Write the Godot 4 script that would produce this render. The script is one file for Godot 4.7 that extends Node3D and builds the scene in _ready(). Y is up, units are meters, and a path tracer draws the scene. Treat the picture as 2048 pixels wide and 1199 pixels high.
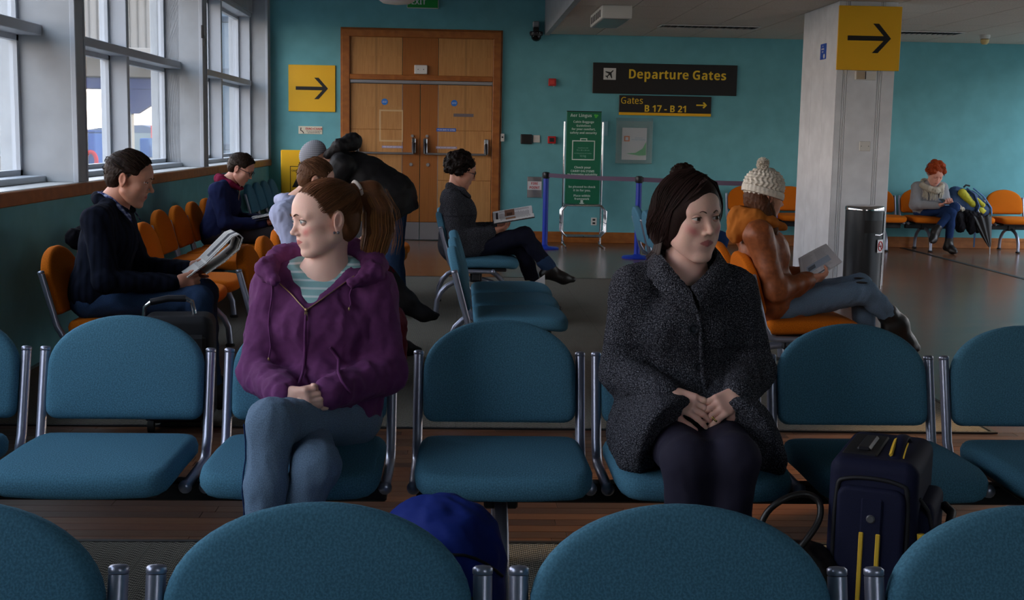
extends Node3D
# An airport departure lounge: beam seating in rows and columns, ten waiting passengers,
# tall windows on the left, a teal end wall with double doors and signs.

# ---------------------------------------------------------------- geometry
class G:
	var v := PackedVector3Array()
	var n := PackedVector3Array()
	var u := PackedVector2Array()
	var c := PackedColorArray()
	var i := PackedInt32Array()
	var col := Color.WHITE
	var colored := false

	func tint(x: Color) -> G:
		col = x
		colored = true
		return self

	func vert(p: Vector3, nn: Vector3, uv := Vector2.ZERO) -> int:
		v.append(p); n.append(nn); u.append(uv); c.append(col)
		return v.size() - 1

	func tri(a: int, b: int, d: int) -> void:
		var x := (v[b] - v[a]).cross(v[d] - v[a])
		if x.dot(n[a] + n[b] + n[d]) > 0.0:
			i.append(a); i.append(d); i.append(b)
		else:
			i.append(a); i.append(b); i.append(d)

	func quad(a: Vector3, b: Vector3, d: Vector3, e: Vector3, nn: Vector3, ua := Vector2(0, 0), ub := Vector2(1, 0), ud := Vector2(1, 1), ue := Vector2(0, 1)) -> void:
		var k := v.size()
		vert(a, nn, ua); vert(b, nn, ub); vert(d, nn, ud); vert(e, nn, ue)
		tri(k, k + 1, k + 2); tri(k, k + 2, k + 3)

	# chamfered box
	func box(x: Transform3D, s: Vector3, b := 0.0) -> G:
		var h := s * 0.5
		b = minf(b, minf(h.x, minf(h.y, h.z)) * 0.9)
		var q := func(axis: int, sg: Vector3) -> Vector3:
			var p := Vector3(sg.x * (h.x - b), sg.y * (h.y - b), sg.z * (h.z - b))
			p[axis] = sg[axis] * h[axis]
			return x * p
		for axis in 3:
			var a1 := (axis + 1) % 3
			var a2 := (axis + 2) % 3
			for sg in [-1.0, 1.0]:
				var nn := Vector3.ZERO
				nn[axis] = sg
				var pts := []
				var uvs := []
				for t in [[-1, -1], [1, -1], [1, 1], [-1, 1]]:
					var w := Vector3.ZERO
					w[axis] = sg; w[a1] = t[0]; w[a2] = t[1]
					pts.append(q.call(axis, w))
					if axis == 0: uvs.append(Vector2(t[1] * h[a2], t[0] * h[a1]))
					elif axis == 1: uvs.append(Vector2(t[1] * h[a2], t[0] * h[a1]))
					else: uvs.append(Vector2(t[0] * h[a1], t[1] * h[a2]))
				quad(pts[0], pts[1], pts[2], pts[3], (x.basis * nn).normalized(), uvs[0], uvs[1], uvs[2], uvs[3])
		if b > 0.0:
			for axis in 3:
				var a1 := (axis + 1) % 3
				var a2 := (axis + 2) % 3
				for s1 in [-1.0, 1.0]:
					for s2 in [-1.0, 1.0]:
						var lo := Vector3.ZERO
						lo[axis] = -1; lo[a1] = s1; lo[a2] = s2
						var hi := lo
						hi[axis] = 1
						var nn := Vector3.ZERO
						nn[a1] = s1; nn[a2] = s2
						quad(q.call(a1, lo), q.call(a1, hi), q.call(a2, hi), q.call(a2, lo), (x.basis * nn).normalized())
			for sx in [-1.0, 1.0]:
				for sy in [-1.0, 1.0]:
					for sz in [-1.0, 1.0]:
						var w := Vector3(sx, sy, sz)
						var nn := (x.basis * w).normalized()
						var k := v.size()
						for axis in 3: vert(q.call(axis, w), nn)
						tri(k, k + 1, k + 2)
		return self

	func bx(x0: float, x1: float, y0: float, y1: float, z0: float, z1: float, b := 0.0) -> G:
		return box(Transform3D(Basis(), Vector3(x0 + x1, y0 + y1, z0 + z1) * 0.5), Vector3(absf(x1 - x0), absf(y1 - y0), absf(z1 - z0)), b)

	# tube along points; r is a number or one number per point; flat squashes it
	func tube(pts: Array, r, sides := 10, caps := true, flat := 1.0, up0 := Vector3.ZERO) -> G:
		var m := pts.size()
		var t0: Vector3 = (pts[1] - pts[0]).normalized()
		var side: Vector3 = up0 if up0 != Vector3.ZERO else (t0.cross(Vector3.UP) if absf(t0.y) < 0.9 else t0.cross(Vector3.RIGHT))
		side = (side - t0 * side.dot(t0)).normalized()
		var first := v.size()
		var along := 0.0
		for k in m:
			var t: Vector3
			if k == 0: t = t0
			elif k == m - 1: t = (pts[k] - pts[k - 1]).normalized()
			else: t = ((pts[k + 1] - pts[k]).normalized() + (pts[k] - pts[k - 1]).normalized()).normalized()
			if k > 0: along += (pts[k] - pts[k - 1]).length()
			side = (side - t * side.dot(t)).normalized()
			var bi := t.cross(side)
			var rad: float = r if (r is float or r is int) else r[k]
			for a in sides + 1:
				var ang := TAU * a / sides
				var dir := side * cos(ang) + bi * sin(ang) * flat
				vert(pts[k] + dir * rad, (side * cos(ang) * flat + bi * sin(ang)).normalized(), Vector2(float(a) / sides, along))
		for k in m - 1:
			for a in sides:
				var p := first + k * (sides + 1) + a
				tri(p, p + 1, p + sides + 2); tri(p, p + sides + 2, p + sides + 1)
		if caps:
			for e in [0, m - 1]:
				var t: Vector3 = (pts[0] - pts[1]).normalized() if e == 0 else (pts[m - 1] - pts[m - 2]).normalized()
				var k := v.size()
				vert(pts[e], t)
				for a in sides + 1: vert(v[first + e * (sides + 1) + a], t)
				for a in sides: tri(k, k + 1 + a, k + 2 + a)
		return self

	# profile of (radius, height) turned about local y
	func lathe(x: Transform3D, prof: Array, seg := 20, sharp := false) -> G:
		for k in prof.size() - 1:
			var p: Vector2 = prof[k]
			var q: Vector2 = prof[k + 1]
			var d := q - p
			if d.length() < 1e-6: continue
			var nf := Vector2(d.y, -d.x).normalized()
			var np := nf
			var nq := nf
			if not sharp:
				if k > 0:
					var e: Vector2 = p - prof[k - 1]
					var ne := Vector2(e.y, -e.x).normalized()
					if ne.dot(nf) > 0.6: np = (ne + nf).normalized()
				if k < prof.size() - 2:
					var e: Vector2 = prof[k + 2] - q
					var ne := Vector2(e.y, -e.x).normalized()
					if ne.dot(nf) > 0.6: nq = (ne + nf).normalized()
			var first := v.size()
			for a in seg + 1:
				var cs := cos(TAU * a / seg)
				var sn := sin(TAU * a / seg)
				vert(x * Vector3(p.x * cs, p.y, p.x * sn), (x.basis * Vector3(np.x * cs, np.y, np.x * sn)).normalized(), Vector2(float(a) / seg, p.y))
				vert(x * Vector3(q.x * cs, q.y, q.x * sn), (x.basis * Vector3(nq.x * cs, nq.y, nq.x * sn)).normalized(), Vector2(float(a) / seg, q.y))
			for a in seg:
				var w := first + a * 2
				tri(w, w + 1, w + 3); tri(w, w + 3, w + 2)
		return self

	func ball(at: Vector3, r: Vector3, seg := 14, rot := Basis()) -> G:
		var rows := seg / 2 + 1
		var first := v.size()
		for a in rows + 1:
			var th := PI * a / rows
			for b in seg + 1:
				var ph := TAU * b / seg
				var d := Vector3(sin(th) * cos(ph), cos(th), sin(th) * sin(ph))
				vert(at + rot * (d * r), (rot * (d / r)).normalized(), Vector2(float(b) / seg, float(a) / rows))
		for a in rows:
			for b in seg:
				var p := first + a * (seg + 1) + b
				tri(p, p + 1, p + seg + 2); tri(p, p + seg + 2, p + seg + 1)
		return self

	# polygon in local xy pulled along local z from -d/2 to d/2
	func prism(x: Transform3D, poly: PackedVector2Array, d: float) -> G:
		var idx := Geometry2D.triangulate_polygon(poly)
		for s in [-0.5, 0.5]:
			var nn := (x.basis * Vector3(0, 0, s)).normalized()
			var k := v.size()
			for p in poly: vert(x * Vector3(p.x, p.y, s * d), nn, p)
			for t in range(0, idx.size(), 3): tri(k + idx[t], k + idx[t + 1], k + idx[t + 2])
		var area := 0.0
		for k in poly.size():
			area += poly[k].cross(poly[(k + 1) % poly.size()])
		for k in poly.size():
			var p := poly[k]
			var q := poly[(k + 1) % poly.size()]
			var e := (q - p).normalized() * signf(area)
			quad(x * Vector3(p.x, p.y, -d / 2), x * Vector3(q.x, q.y, -d / 2), x * Vector3(q.x, q.y, d / 2), x * Vector3(p.x, p.y, d / 2), (x.basis * Vector3(e.y, -e.x, 0)).normalized())
		return self

	# soft cushion: a convex outline in local xy through levels of [z, inset], closed by domed caps
	func pillow(x: Transform3D, line: PackedVector2Array, levels: Array, front: float, back: float) -> G:
		var m := line.size()
		var nor := PackedVector2Array()
		var mid := Vector2.ZERO
		for k in m:
			var e := (line[(k + 1) % m] - line[(k + m - 1) % m]).normalized()
			nor.append(Vector2(e.y, -e.x))
			mid += line[k] / m
		if nor[0].dot(line[0] - mid) < 0.0:
			for k in m: nor[k] = -nor[k]
		var rings := []
		var l0: Array = levels[0]
		var l1: Array = levels[-1]
		for s in [0.0, 0.3, 0.6, 0.85]: rings.append([s, l0[0] - back * (1.0 - s * s), l0[1]])
		for l in levels: rings.append([1.0, l[0], l[1]])
		for s in [0.85, 0.6, 0.3, 0.0]: rings.append([s, l1[0] + front * (1.0 - s * s), l1[1]])
		return loops(rings.size(), m, func(a: int, b: int) -> Vector3:
			var rr: Array = rings[a]
			var p: Vector2 = mid + (line[b] - nor[b] * rr[2] - mid) * rr[0]
			return x * Vector3(p.x, p.y, rr[1]))

	# rows of closed loops, smooth
	func loops(rows: int, m: int, f: Callable, closed := true) -> G:
		var first := v.size()
		for a in rows:
			for b in m: vert(f.call(a, b), Vector3.ZERO, Vector2(float(b) / m, float(a) / rows))
		var faces := []
		for a in rows - 1:
			for b in (m if closed else m - 1):
				var p := first + a * m + b
				var q := first + a * m + (b + 1) % m
				faces.append([p, q, q + m]); faces.append([p, q + m, p + m])
		return smooth(first, faces)

	func smooth(first: int, faces: Array) -> G:
		var ctr := Vector3.ZERO
		for k in range(first, v.size()): ctr += v[k]
		ctr /= maxf(1.0, v.size() - first)
		var vote := 0.0
		for f in faces:
			var x: Vector3 = (v[f[1]] - v[f[0]]).cross(v[f[2]] - v[f[0]])
			vote += x.dot(v[f[0]] - ctr)
			for k in 3: n[f[k]] += x
		var sg := 1.0 if vote >= 0.0 else -1.0
		for k in range(first, v.size()): n[k] = (n[k] * sg).normalized() if n[k].length() > 1e-12 else Vector3.UP
		for f in faces:
			if sg > 0.0: i.append(f[0]); i.append(f[2]); i.append(f[1])
			else: i.append(f[0]); i.append(f[1]); i.append(f[2])
		return self

	# bent sheet with thickness: f(s, t) for s, t in 0..1
	func sheet(f: Callable, ns: int, nt: int, thick: float) -> G:
		var grid := []
		for a in ns + 1:
			for b in nt + 1: grid.append(f.call(float(a) / ns, float(b) / nt))
		var nor := []
		for a in ns + 1:
			for b in nt + 1:
				var p: Vector3 = grid[mini(a + 1, ns) * (nt + 1) + b] - grid[maxi(a - 1, 0) * (nt + 1) + b]
				var q: Vector3 = grid[a * (nt + 1) + mini(b + 1, nt)] - grid[a * (nt + 1) + maxi(b - 1, 0)]
				nor.append(p.cross(q).normalized())
		for s in [0.5, -0.5]:
			var first := v.size()
			for a in ns + 1:
				for b in nt + 1:
					var k := a * (nt + 1) + b
					vert(grid[k] + nor[k] * thick * s, nor[k] * signf(s), Vector2(float(a) / ns, float(b) / nt))
			for a in ns:
				for b in nt:
					var p := first + a * (nt + 1) + b
					tri(p, p + 1, p + nt + 2); tri(p, p + nt + 2, p + nt + 1)
		var rim := []
		for b in nt + 1: rim.append(b)
		for a in range(1, ns + 1): rim.append(a * (nt + 1) + nt)
		for b in range(nt - 1, -1, -1): rim.append(ns * (nt + 1) + b)
		for a in range(ns - 1, -1, -1): rim.append(a * (nt + 1))
		for k in rim.size() - 1:
			var p: int = rim[k]
			var q: int = rim[k + 1]
			var out: Vector3 = ((grid[q] - grid[p]) as Vector3).cross(nor[p])
			if out.length() > 1e-9:
				quad(grid[p] + nor[p] * thick * 0.5, grid[q] + nor[q] * thick * 0.5, grid[q] - nor[q] * thick * 0.5, grid[p] - nor[p] * thick * 0.5, out.normalized())
		return self

	func mesh() -> ArrayMesh:
		var a := []
		a.resize(Mesh.ARRAY_MAX)
		a[Mesh.ARRAY_VERTEX] = v
		a[Mesh.ARRAY_NORMAL] = n
		a[Mesh.ARRAY_TEX_UV] = u
		if colored: a[Mesh.ARRAY_COLOR] = c
		a[Mesh.ARRAY_INDEX] = i
		var m := ArrayMesh.new()
		m.add_surface_from_arrays(Mesh.PRIMITIVE_TRIANGLES, a)
		return m

# ---------------------------------------------------------------- smooth bodies
class S:
	var prims := []
	func cap(a: Vector3, b: Vector3, ra: float, rb: float, k := 0.03) -> S:
		prims.append([0, a, b, ra, rb, k]); return self
	func ell(p: Vector3, r: Vector3, k := 0.03, rot := Basis()) -> S:
		prims.append([1, p, r, rot.transposed(), 0.0, k]); return self
	func cutell(p: Vector3, r: Vector3, k := 0.01, rot := Basis()) -> S:
		prims.append([2, p, r, rot.transposed(), 0.0, k]); return self
	func cutcap(a: Vector3, b: Vector3, ra: float, rb: float, k := 0.01) -> S:
		prims.append([3, a, b, ra, rb, k]); return self
	func chain(pts: Array, rad: Array, k := 0.03) -> S:
		for j in pts.size() - 1: cap(pts[j], pts[j + 1], rad[j], rad[j + 1], k)
		return self
	# plane: keeps the side that p + t * nn, t < 0, points to
	func cutplane(p: Vector3, nn: Vector3, k := 0.004) -> S:
		prims.append([4, p, nn.normalized(), 0.0, 0.0, k]); return self

	# value of the field at one point, and the first surface met from p along dir
	func at(p: Vector3) -> float:
		var o := 1.0
		for q in prims:
			var d := 0.0
			var k: float = q[5]
			if q[0] == 0 or q[0] == 3:
				var ba: Vector3 = q[2] - q[1]
				var h := clampf((p - q[1]).dot(ba) / maxf(ba.dot(ba), 1e-9), 0.0, 1.0)
				d = (p - q[1] - ba * h).length() - lerpf(q[3], q[4], h)
			elif q[0] == 4:
				o = maxf(o, (p - q[1]).dot(q[2]))
				continue
			else:
				var r: Vector3 = q[2]
				var w: Vector3 = ((q[3] as Basis) * (p - q[1])) / r
				d = w.length() * (w.length() - 1.0) / maxf((w / r).length(), 1e-6)
			if q[0] >= 2: d = -d
			var e := maxf(k - absf(d - o), 0.0) / maxf(k, 1e-6)
			o = minf(d, o) - e * e * k * 0.25 if q[0] < 2 else maxf(d, o) + e * e * k * 0.25
		return o

	func hit(p: Vector3, dir: Vector3, off := 0.0) -> Vector3:
		dir = dir.normalized()
		for k in 60:
			var d := at(p)
			if d < 0.0008: break
			p += dir * clampf(d * 0.7, 0.0006, 0.03)
		return p - dir * off

	func mesh(g: G, cell: float, x := Transform3D(), color = null, move = null) -> G:
		var lo := Vector3.ONE * 1e9
		var hi := Vector3.ONE * -1e9
		for q in prims:
			if q[0] >= 2: continue
			if q[0] == 0:
				var m := maxf(q[3], q[4])
				lo = lo.min((q[1] as Vector3).min(q[2]) - Vector3.ONE * m)
				hi = hi.max((q[1] as Vector3).max(q[2]) + Vector3.ONE * m)
			else:
				var m: float = maxf(q[2].x, maxf(q[2].y, q[2].z))
				lo = lo.min(q[1] - Vector3.ONE * m)
				hi = hi.max(q[1] + Vector3.ONE * m)
		lo -= Vector3.ONE * cell * 3.0
		hi += Vector3.ONE * cell * 3.0
		var nx := int((hi.x - lo.x) / cell) + 1
		var ny := int((hi.y - lo.y) / cell) + 1
		var nz := int((hi.z - lo.z) / cell) + 1
		var F := PackedFloat32Array()
		F.resize(nx * ny * nz)
		F.fill(1.0)
		for q in prims:
			var kind: int = q[0]
			var k: float = q[5]
			var a: Vector3 = q[1]
			var r0 := Vector3.ZERO
			var r1 := Vector3.ONE * 1e9
			var b := Vector3.ZERO
			var ba := Vector3.ZERO
			var bl := 1.0
			var ra := 0.0
			var dr := 0.0
			var rr := Vector3.ONE
			var rot := Basis()
			var grow := k + cell * 2.5
			if kind == 0 or kind == 3:
				b = q[2]
				ba = b - a
				bl = maxf(ba.dot(ba), 1e-9)
				ra = q[3]
				dr = q[4] - q[3]
				var m := maxf(q[3], q[4]) + grow
				r0 = a.min(b) - Vector3.ONE * m
				r1 = a.max(b) + Vector3.ONE * m
			elif kind == 1 or kind == 2:
				rr = q[2]
				rot = q[3]
				var m := Vector3(
					sqrt(pow(rot.x.x * rr.x, 2) + pow(rot.x.y * rr.y, 2) + pow(rot.x.z * rr.z, 2)),
					sqrt(pow(rot.y.x * rr.x, 2) + pow(rot.y.y * rr.y, 2) + pow(rot.y.z * rr.z, 2)),
					sqrt(pow(rot.z.x * rr.x, 2) + pow(rot.z.y * rr.y, 2) + pow(rot.z.z * rr.z, 2))) + Vector3.ONE * grow
				r0 = a - m
				r1 = a + m
			else:
				b = q[2]
				r0 = lo
				r1 = hi
			var inv := Vector3(1.0 / rr.x, 1.0 / rr.y, 1.0 / rr.z)
			var x0 := clampi(int((r0.x - lo.x) / cell), 0, nx - 1)
			var x1 := clampi(int((r1.x - lo.x) / cell) + 1, 0, nx)
			var y0 := clampi(int((r0.y - lo.y) / cell), 0, ny - 1)
			var y1 := clampi(int((r1.y - lo.y) / cell) + 1, 0, ny)
			var z0 := clampi(int((r0.z - lo.z) / cell), 0, nz - 1)
			var z1 := clampi(int((r1.z - lo.z) / cell) + 1, 0, nz)
			var ik := 1.0 / maxf(k, 1e-6)
			for zz in range(z0, z1):
				for yy in range(y0, y1):
					var at := (zz * ny + yy) * nx
					var p := Vector3(lo.x + x0 * cell, lo.y + yy * cell, lo.z + zz * cell) - a
					if kind == 0 or kind == 3:
						for xx in range(x0, x1):
							var h := clampf(p.dot(ba) / bl, 0.0, 1.0)
							var d := (p - ba * h).length() - ra - dr * h
							var o := F[at + xx]
							if kind == 0:
								var e := (k - absf(d - o)) * ik
								F[at + xx] = (d if d < o else o) - (e * e * k * 0.25 if e > 0.0 else 0.0)
							else:
								d = -d
								var e := (k - absf(d - o)) * ik
								F[at + xx] = (d if d > o else o) + (e * e * k * 0.25 if e > 0.0 else 0.0)
							p.x += cell
					elif kind == 4:
						for xx in range(x0, x1):
							var d := p.dot(b)
							if d > F[at + xx]: F[at + xx] = d
							p.x += cell
					else:
						for xx in range(x0, x1):
							var w := (rot * p) * inv
							var k0 := w.length()
							var d := k0 * (k0 - 1.0) / maxf((w * inv).length(), 1e-6)
							var o := F[at + xx]
							if kind == 1:
								var e := (k - absf(d - o)) * ik
								F[at + xx] = (d if d < o else o) - (e * e * k * 0.25 if e > 0.0 else 0.0)
							else:
								d = -d
								var e := (k - absf(d - o)) * ik
								F[at + xx] = (d if d > o else o) + (e * e * k * 0.25 if e > 0.0 else 0.0)
							p.x += cell
		# surface nets
		var sy := nx
		var sz := nx * ny
		var at_cell := {}
		var first := g.v.size()
		var far := cell * 4.0
		for zz in nz - 1:
			for yy in ny - 1:
				var row := zz * sz + yy * sy
				for xx in nx - 1:
					var o := row + xx
					var f0 := F[o]
					if f0 > far or f0 < -far: continue
					var f1 := F[o + 1]
					var f2 := F[o + sy]
					var f3 := F[o + sy + 1]
					var f4 := F[o + sz]
					var f5 := F[o + sz + 1]
					var f6 := F[o + sz + sy]
					var f7 := F[o + sz + sy + 1]
					var s0 := f0 < 0.0
					if s0 == (f1 < 0.0) and s0 == (f2 < 0.0) and s0 == (f3 < 0.0) and s0 == (f4 < 0.0) and s0 == (f5 < 0.0) and s0 == (f6 < 0.0) and s0 == (f7 < 0.0): continue
					var sum := Vector3.ZERO
					var cnt := 0
					if s0 != (f1 < 0.0): sum += Vector3(f0 / (f0 - f1), 0, 0); cnt += 1
					if s0 != (f2 < 0.0): sum += Vector3(0, f0 / (f0 - f2), 0); cnt += 1
					if s0 != (f4 < 0.0): sum += Vector3(0, 0, f0 / (f0 - f4)); cnt += 1
					if (f1 < 0.0) != (f3 < 0.0): sum += Vector3(1, f1 / (f1 - f3), 0); cnt += 1
					if (f1 < 0.0) != (f5 < 0.0): sum += Vector3(1, 0, f1 / (f1 - f5)); cnt += 1
					if (f2 < 0.0) != (f3 < 0.0): sum += Vector3(f2 / (f2 - f3), 1, 0); cnt += 1
					if (f2 < 0.0) != (f6 < 0.0): sum += Vector3(0, 1, f2 / (f2 - f6)); cnt += 1
					if (f4 < 0.0) != (f5 < 0.0): sum += Vector3(f4 / (f4 - f5), 0, 1); cnt += 1
					if (f4 < 0.0) != (f6 < 0.0): sum += Vector3(0, f4 / (f4 - f6), 1); cnt += 1
					if (f3 < 0.0) != (f7 < 0.0): sum += Vector3(1, 1, f3 / (f3 - f7)); cnt += 1
					if (f5 < 0.0) != (f7 < 0.0): sum += Vector3(1, f5 / (f5 - f7), 1); cnt += 1
					if (f6 < 0.0) != (f7 < 0.0): sum += Vector3(f6 / (f6 - f7), 1, 1); cnt += 1
					at_cell[o] = g.v.size()
					var p := lo + (Vector3(xx, yy, zz) + sum / cnt) * cell
					g.v.append(p)
					# gradient normal
					var gx := (f1 + f3 + f5 + f7) - (f0 + f2 + f4 + f6)
					var gy := (f2 + f3 + f6 + f7) - (f0 + f1 + f4 + f5)
					var gz := (f4 + f5 + f6 + f7) - (f0 + f1 + f2 + f3)
					g.n.append(Vector3(gx, gy, gz).normalized())
		var own := []
		for o in at_cell:
			var w: int = at_cell[o]
			var s0 := F[o] < 0.0
			for axis in 3:
				var st: int = [1, sy, sz][axis]
				if s0 == (F[o + st] < 0.0): continue
				var d1: int = [sy, sz, 1][axis]
				var d2: int = [sz, 1, sy][axis]
				if not (at_cell.has(o - d1) and at_cell.has(o - d2) and at_cell.has(o - d1 - d2)): continue
				var a: int = at_cell[o - d1]
				var b: int = at_cell[o - d1 - d2]
				var d: int = at_cell[o - d2]
				if s0: own.append_array([w, b, a, w, d, b])
				else: own.append_array([w, a, b, w, b, d])
		# colours and folds, in the figure's own coordinates
		var moved: bool = move != null
		if color != null: g.colored = true
		var last := g.v.size()
		for k in range(first, last):
			var p := g.v[k]
			g.c.append(color.call(p, g.n[k]) if color != null else g.col)
			g.u.append(Vector2(p.x, p.y))
			if moved: g.v[k] = p + g.n[k] * float(move.call(p, g.n[k]))
		# normals from faces
		var acc := PackedVector3Array()
		acc.resize(last - first)
		for t in range(0, own.size(), 3):
			var fn := (g.v[own[t + 2]] - g.v[own[t]]).cross(g.v[own[t + 1]] - g.v[own[t]])
			for e in 3: acc[own[t + e] - first] += fn
		for k in range(first, last):
			var q := acc[k - first]
			if q.length() > 1e-12:
				q = q.normalized()
				g.n[k] = q if q.dot(g.n[k]) >= 0.0 else -q
			g.v[k] = x * g.v[k]
			g.n[k] = (x.basis * g.n[k]).normalized()
		g.i.append_array(PackedInt32Array(own))
		return g

# ---------------------------------------------------------------- scene helpers
var used := {}
var M := {}
var rng := RandomNumberGenerator.new()

# smooth line through points
func curve(pts: Array, n: int) -> Array:
	var out := []
	var m := pts.size()
	for k in n + 1:
		var t := float(k) / n * (m - 1)
		var j := mini(int(t), m - 2)
		var f := t - j
		var p0: Vector3 = pts[maxi(j - 1, 0)]
		var p3: Vector3 = pts[mini(j + 2, m - 1)]
		out.append((pts[j] as Vector3).cubic_interpolate(pts[j + 1], p0, p3, f))
	return out

# rounded block: outline in xy with corner radius r, edges along z rounded by e
func rblock(g: G, at: Transform3D, size: Vector3, r: float, e: float, bulge := 0.004) -> G:
	var line := PackedVector2Array()
	var h := size * 0.5
	for q in [[1, -1, -90], [1, 1, 0], [-1, 1, 90], [-1, -1, 180]]:
		for k in 7:
			var an := deg_to_rad(q[2] + k * 15.0)
			line.append(Vector2(q[0] * (h.x - r) + cos(an) * r, q[1] * (h.y - r) + sin(an) * r))
	var levels := []
	for k in 6:
		var an := PI / 2 * k / 5.0
		levels.append([-h.z + e * (1.0 - cos(an)), e * (1.0 - sin(an))])
	for k in range(5, -1, -1):
		var an := PI / 2 * k / 5.0
		levels.append([h.z - e * (1.0 - cos(an)), e * (1.0 - sin(an))])
	return g.pillow(at, line, levels, bulge, bulge)

func T(x: float, y: float, z: float, ry := 0.0, rx := 0.0, rz := 0.0) -> Transform3D:
	return Transform3D(Basis.from_euler(Vector3(deg_to_rad(rx), deg_to_rad(ry), deg_to_rad(rz))), Vector3(x, y, z))

func numbered(called: String) -> String:
	var k: int = used.get(called, -1) + 1
	used[called] = k
	return called if k == 0 else "%s_%03d" % [called, k]

func thing(called: String, label: String, category: String, at := Vector3.ZERO, turn := 0.0, group := "") -> Node3D:
	var o := Node3D.new()
	o.name = numbered(called)
	add_child(o)
	o.position = at
	o.rotation.y = deg_to_rad(turn)
	o.set_meta("label", label)
	o.set_meta("category", category)
	if group: o.set_meta("group", group)
	return o

func room(called: String) -> Node3D:
	var o := Node3D.new()
	o.name = numbered(called)
	add_child(o)
	o.set_meta("kind", "structure")
	return o

func part(parent: Node3D, called: String, g, m: Material, at := Transform3D()) -> MeshInstance3D:
	var o := MeshInstance3D.new()
	o.name = called
	o.mesh = g.mesh() if g is G else g
	o.material_override = m
	o.transform = at
	parent.add_child(o, true)
	return o

func copy(src: Node3D, label: String, at: Vector3, turn: float) -> Node3D:
	var o: Node3D = src.duplicate()
	o.name = numbered(String(src.name).rstrip("0123456789").trim_suffix("_"))
	add_child(o)
	o.position = at
	o.rotation.y = deg_to_rad(turn)
	o.set_meta("label", label)
	return o

func mt(color: Color, rough := 0.8, metal := 0.0, spec := 0.5) -> StandardMaterial3D:
	var m := StandardMaterial3D.new()
	m.albedo_color = color
	m.roughness = rough
	m.metallic = metal
	m.metallic_specular = spec
	return m

func c8(r: int, g: int, b: int) -> Color:
	return Color8(r, g, b)

func triplanar(m: StandardMaterial3D, s: float) -> StandardMaterial3D:
	m.uv1_triplanar = true
	m.uv1_scale = Vector3.ONE * s
	return m

func tex(w: int, h: int, f: Callable) -> ImageTexture:
	var im := Image.create(w, h, false, Image.FORMAT_RGB8)
	for y in h:
		for x in w: im.set_pixel(x, y, f.call(x, y))
	return ImageTexture.create_from_image(im)

func grey(k: float) -> Color:
	return Color(k, k, k)

func noise_tex(size: int, freq: float, lo: Color, hi: Color, sd := 1, kind := FastNoiseLite.TYPE_SIMPLEX_SMOOTH, oct := 3) -> ImageTexture:
	var nz := FastNoiseLite.new()
	nz.noise_type = kind
	nz.seed = sd
	nz.frequency = freq
	nz.fractal_octaves = oct
	var im := nz.get_seamless_image(size, size)
	var out := Image.create(size, size, false, Image.FORMAT_RGB8)
	for y in size:
		for x in size: out.set_pixel(x, y, lo.lerp(hi, im.get_pixel(x, y).r))
	return ImageTexture.create_from_image(out)

func bump(m: StandardMaterial3D, t: Texture2D, cm: float) -> StandardMaterial3D:
	m.heightmap_enabled = true
	m.heightmap_texture = t
	m.heightmap_scale = cm
	return m

func lettering(parent: Node3D, called: String, words: String, width: float, at: Transform3D, m: Material, bold := true, height := 0.0, family := "Droid Sans") -> MeshInstance3D:
	var f := SystemFont.new()
	f.font_names = PackedStringArray([family])
	f.font_weight = 700 if bold else 400
	var t := TextMesh.new()
	t.text = words
	t.font = f
	t.font_size = 40
	t.pixel_size = 0.01
	t.depth = 0.02
	t.curve_step = 3.0
	var bb := t.get_aabb()
	var s := width / maxf(bb.size.x, 0.001)
	var sh := s if height <= 0.0 else height / maxf(bb.size.y, 0.001)
	var o := MeshInstance3D.new()
	o.name = called
	o.mesh = t
	o.material_override = m
	var ctr := bb.get_center()
	o.transform = at * Transform3D(Basis.from_scale(Vector3(s, sh, 0.1)), Vector3(-ctr.x * s, -ctr.y * sh, 0.0))
	parent.add_child(o, true)
	return o

# ---------------------------------------------------------------- build
func _ready() -> void:
	rng.seed = 7
	var cam := Camera3D.new()
	cam.name = "camera"
	cam.position = Vector3(0, 1.36, 0)
	cam.rotation_order = EULER_ORDER_YXZ
	cam.rotation_degrees = Vector3(-7.441, -2.544, 1.05)
	cam.fov = 26.97
	cam.near = 0.05
	cam.far = 4000
	add_child(cam)
	var sky := ProceduralSkyMaterial.new()
	sky.sky_top_color = c8(186, 202, 222)
	sky.sky_horizon_color = c8(255, 232, 212)
	sky.sky_curve = 0.16
	sky.ground_bottom_color = c8(120, 118, 112)
	sky.ground_horizon_color = c8(214, 208, 200)
	sky.sky_energy_multiplier = 1.0
	sky.ground_energy_multiplier = 1.0
	var env := Environment.new()
	env.background_mode = Environment.BG_SKY
	env.sky = Sky.new()
	env.sky.sky_material = sky
	env.background_energy_multiplier = 6.0
	env.tonemap_mode = Environment.TONE_MAPPER_LINEAR
	env.tonemap_exposure = 1.36
	env.sdfgi_enabled = true
	env.ssao_enabled = true
	env.ssil_enabled = true
	var we := WorldEnvironment.new()
	we.name = "world"
	we.environment = env
	add_child(we)
	var sun := DirectionalLight3D.new()
	sun.name = "sun"
	add_child(sun)
	sun.look_at_from_position(Vector3.ZERO, Vector3(-1.0, -0.156, 0.5))
	sun.light_color = c8(255, 214, 160)
	sun.light_energy = 3.0
	sun.light_angular_distance = 0.8
	sun.shadow_enabled = true
	sun.sky_mode = DirectionalLight3D.SKY_MODE_LIGHT_ONLY

	materials()
	shell()
	windows()
	outside()
	doors()
	wall_fittings()
	ceiling_fittings()
	pillar()
	seating()
	stands()
	people()
	luggage()
	held_things()

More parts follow.
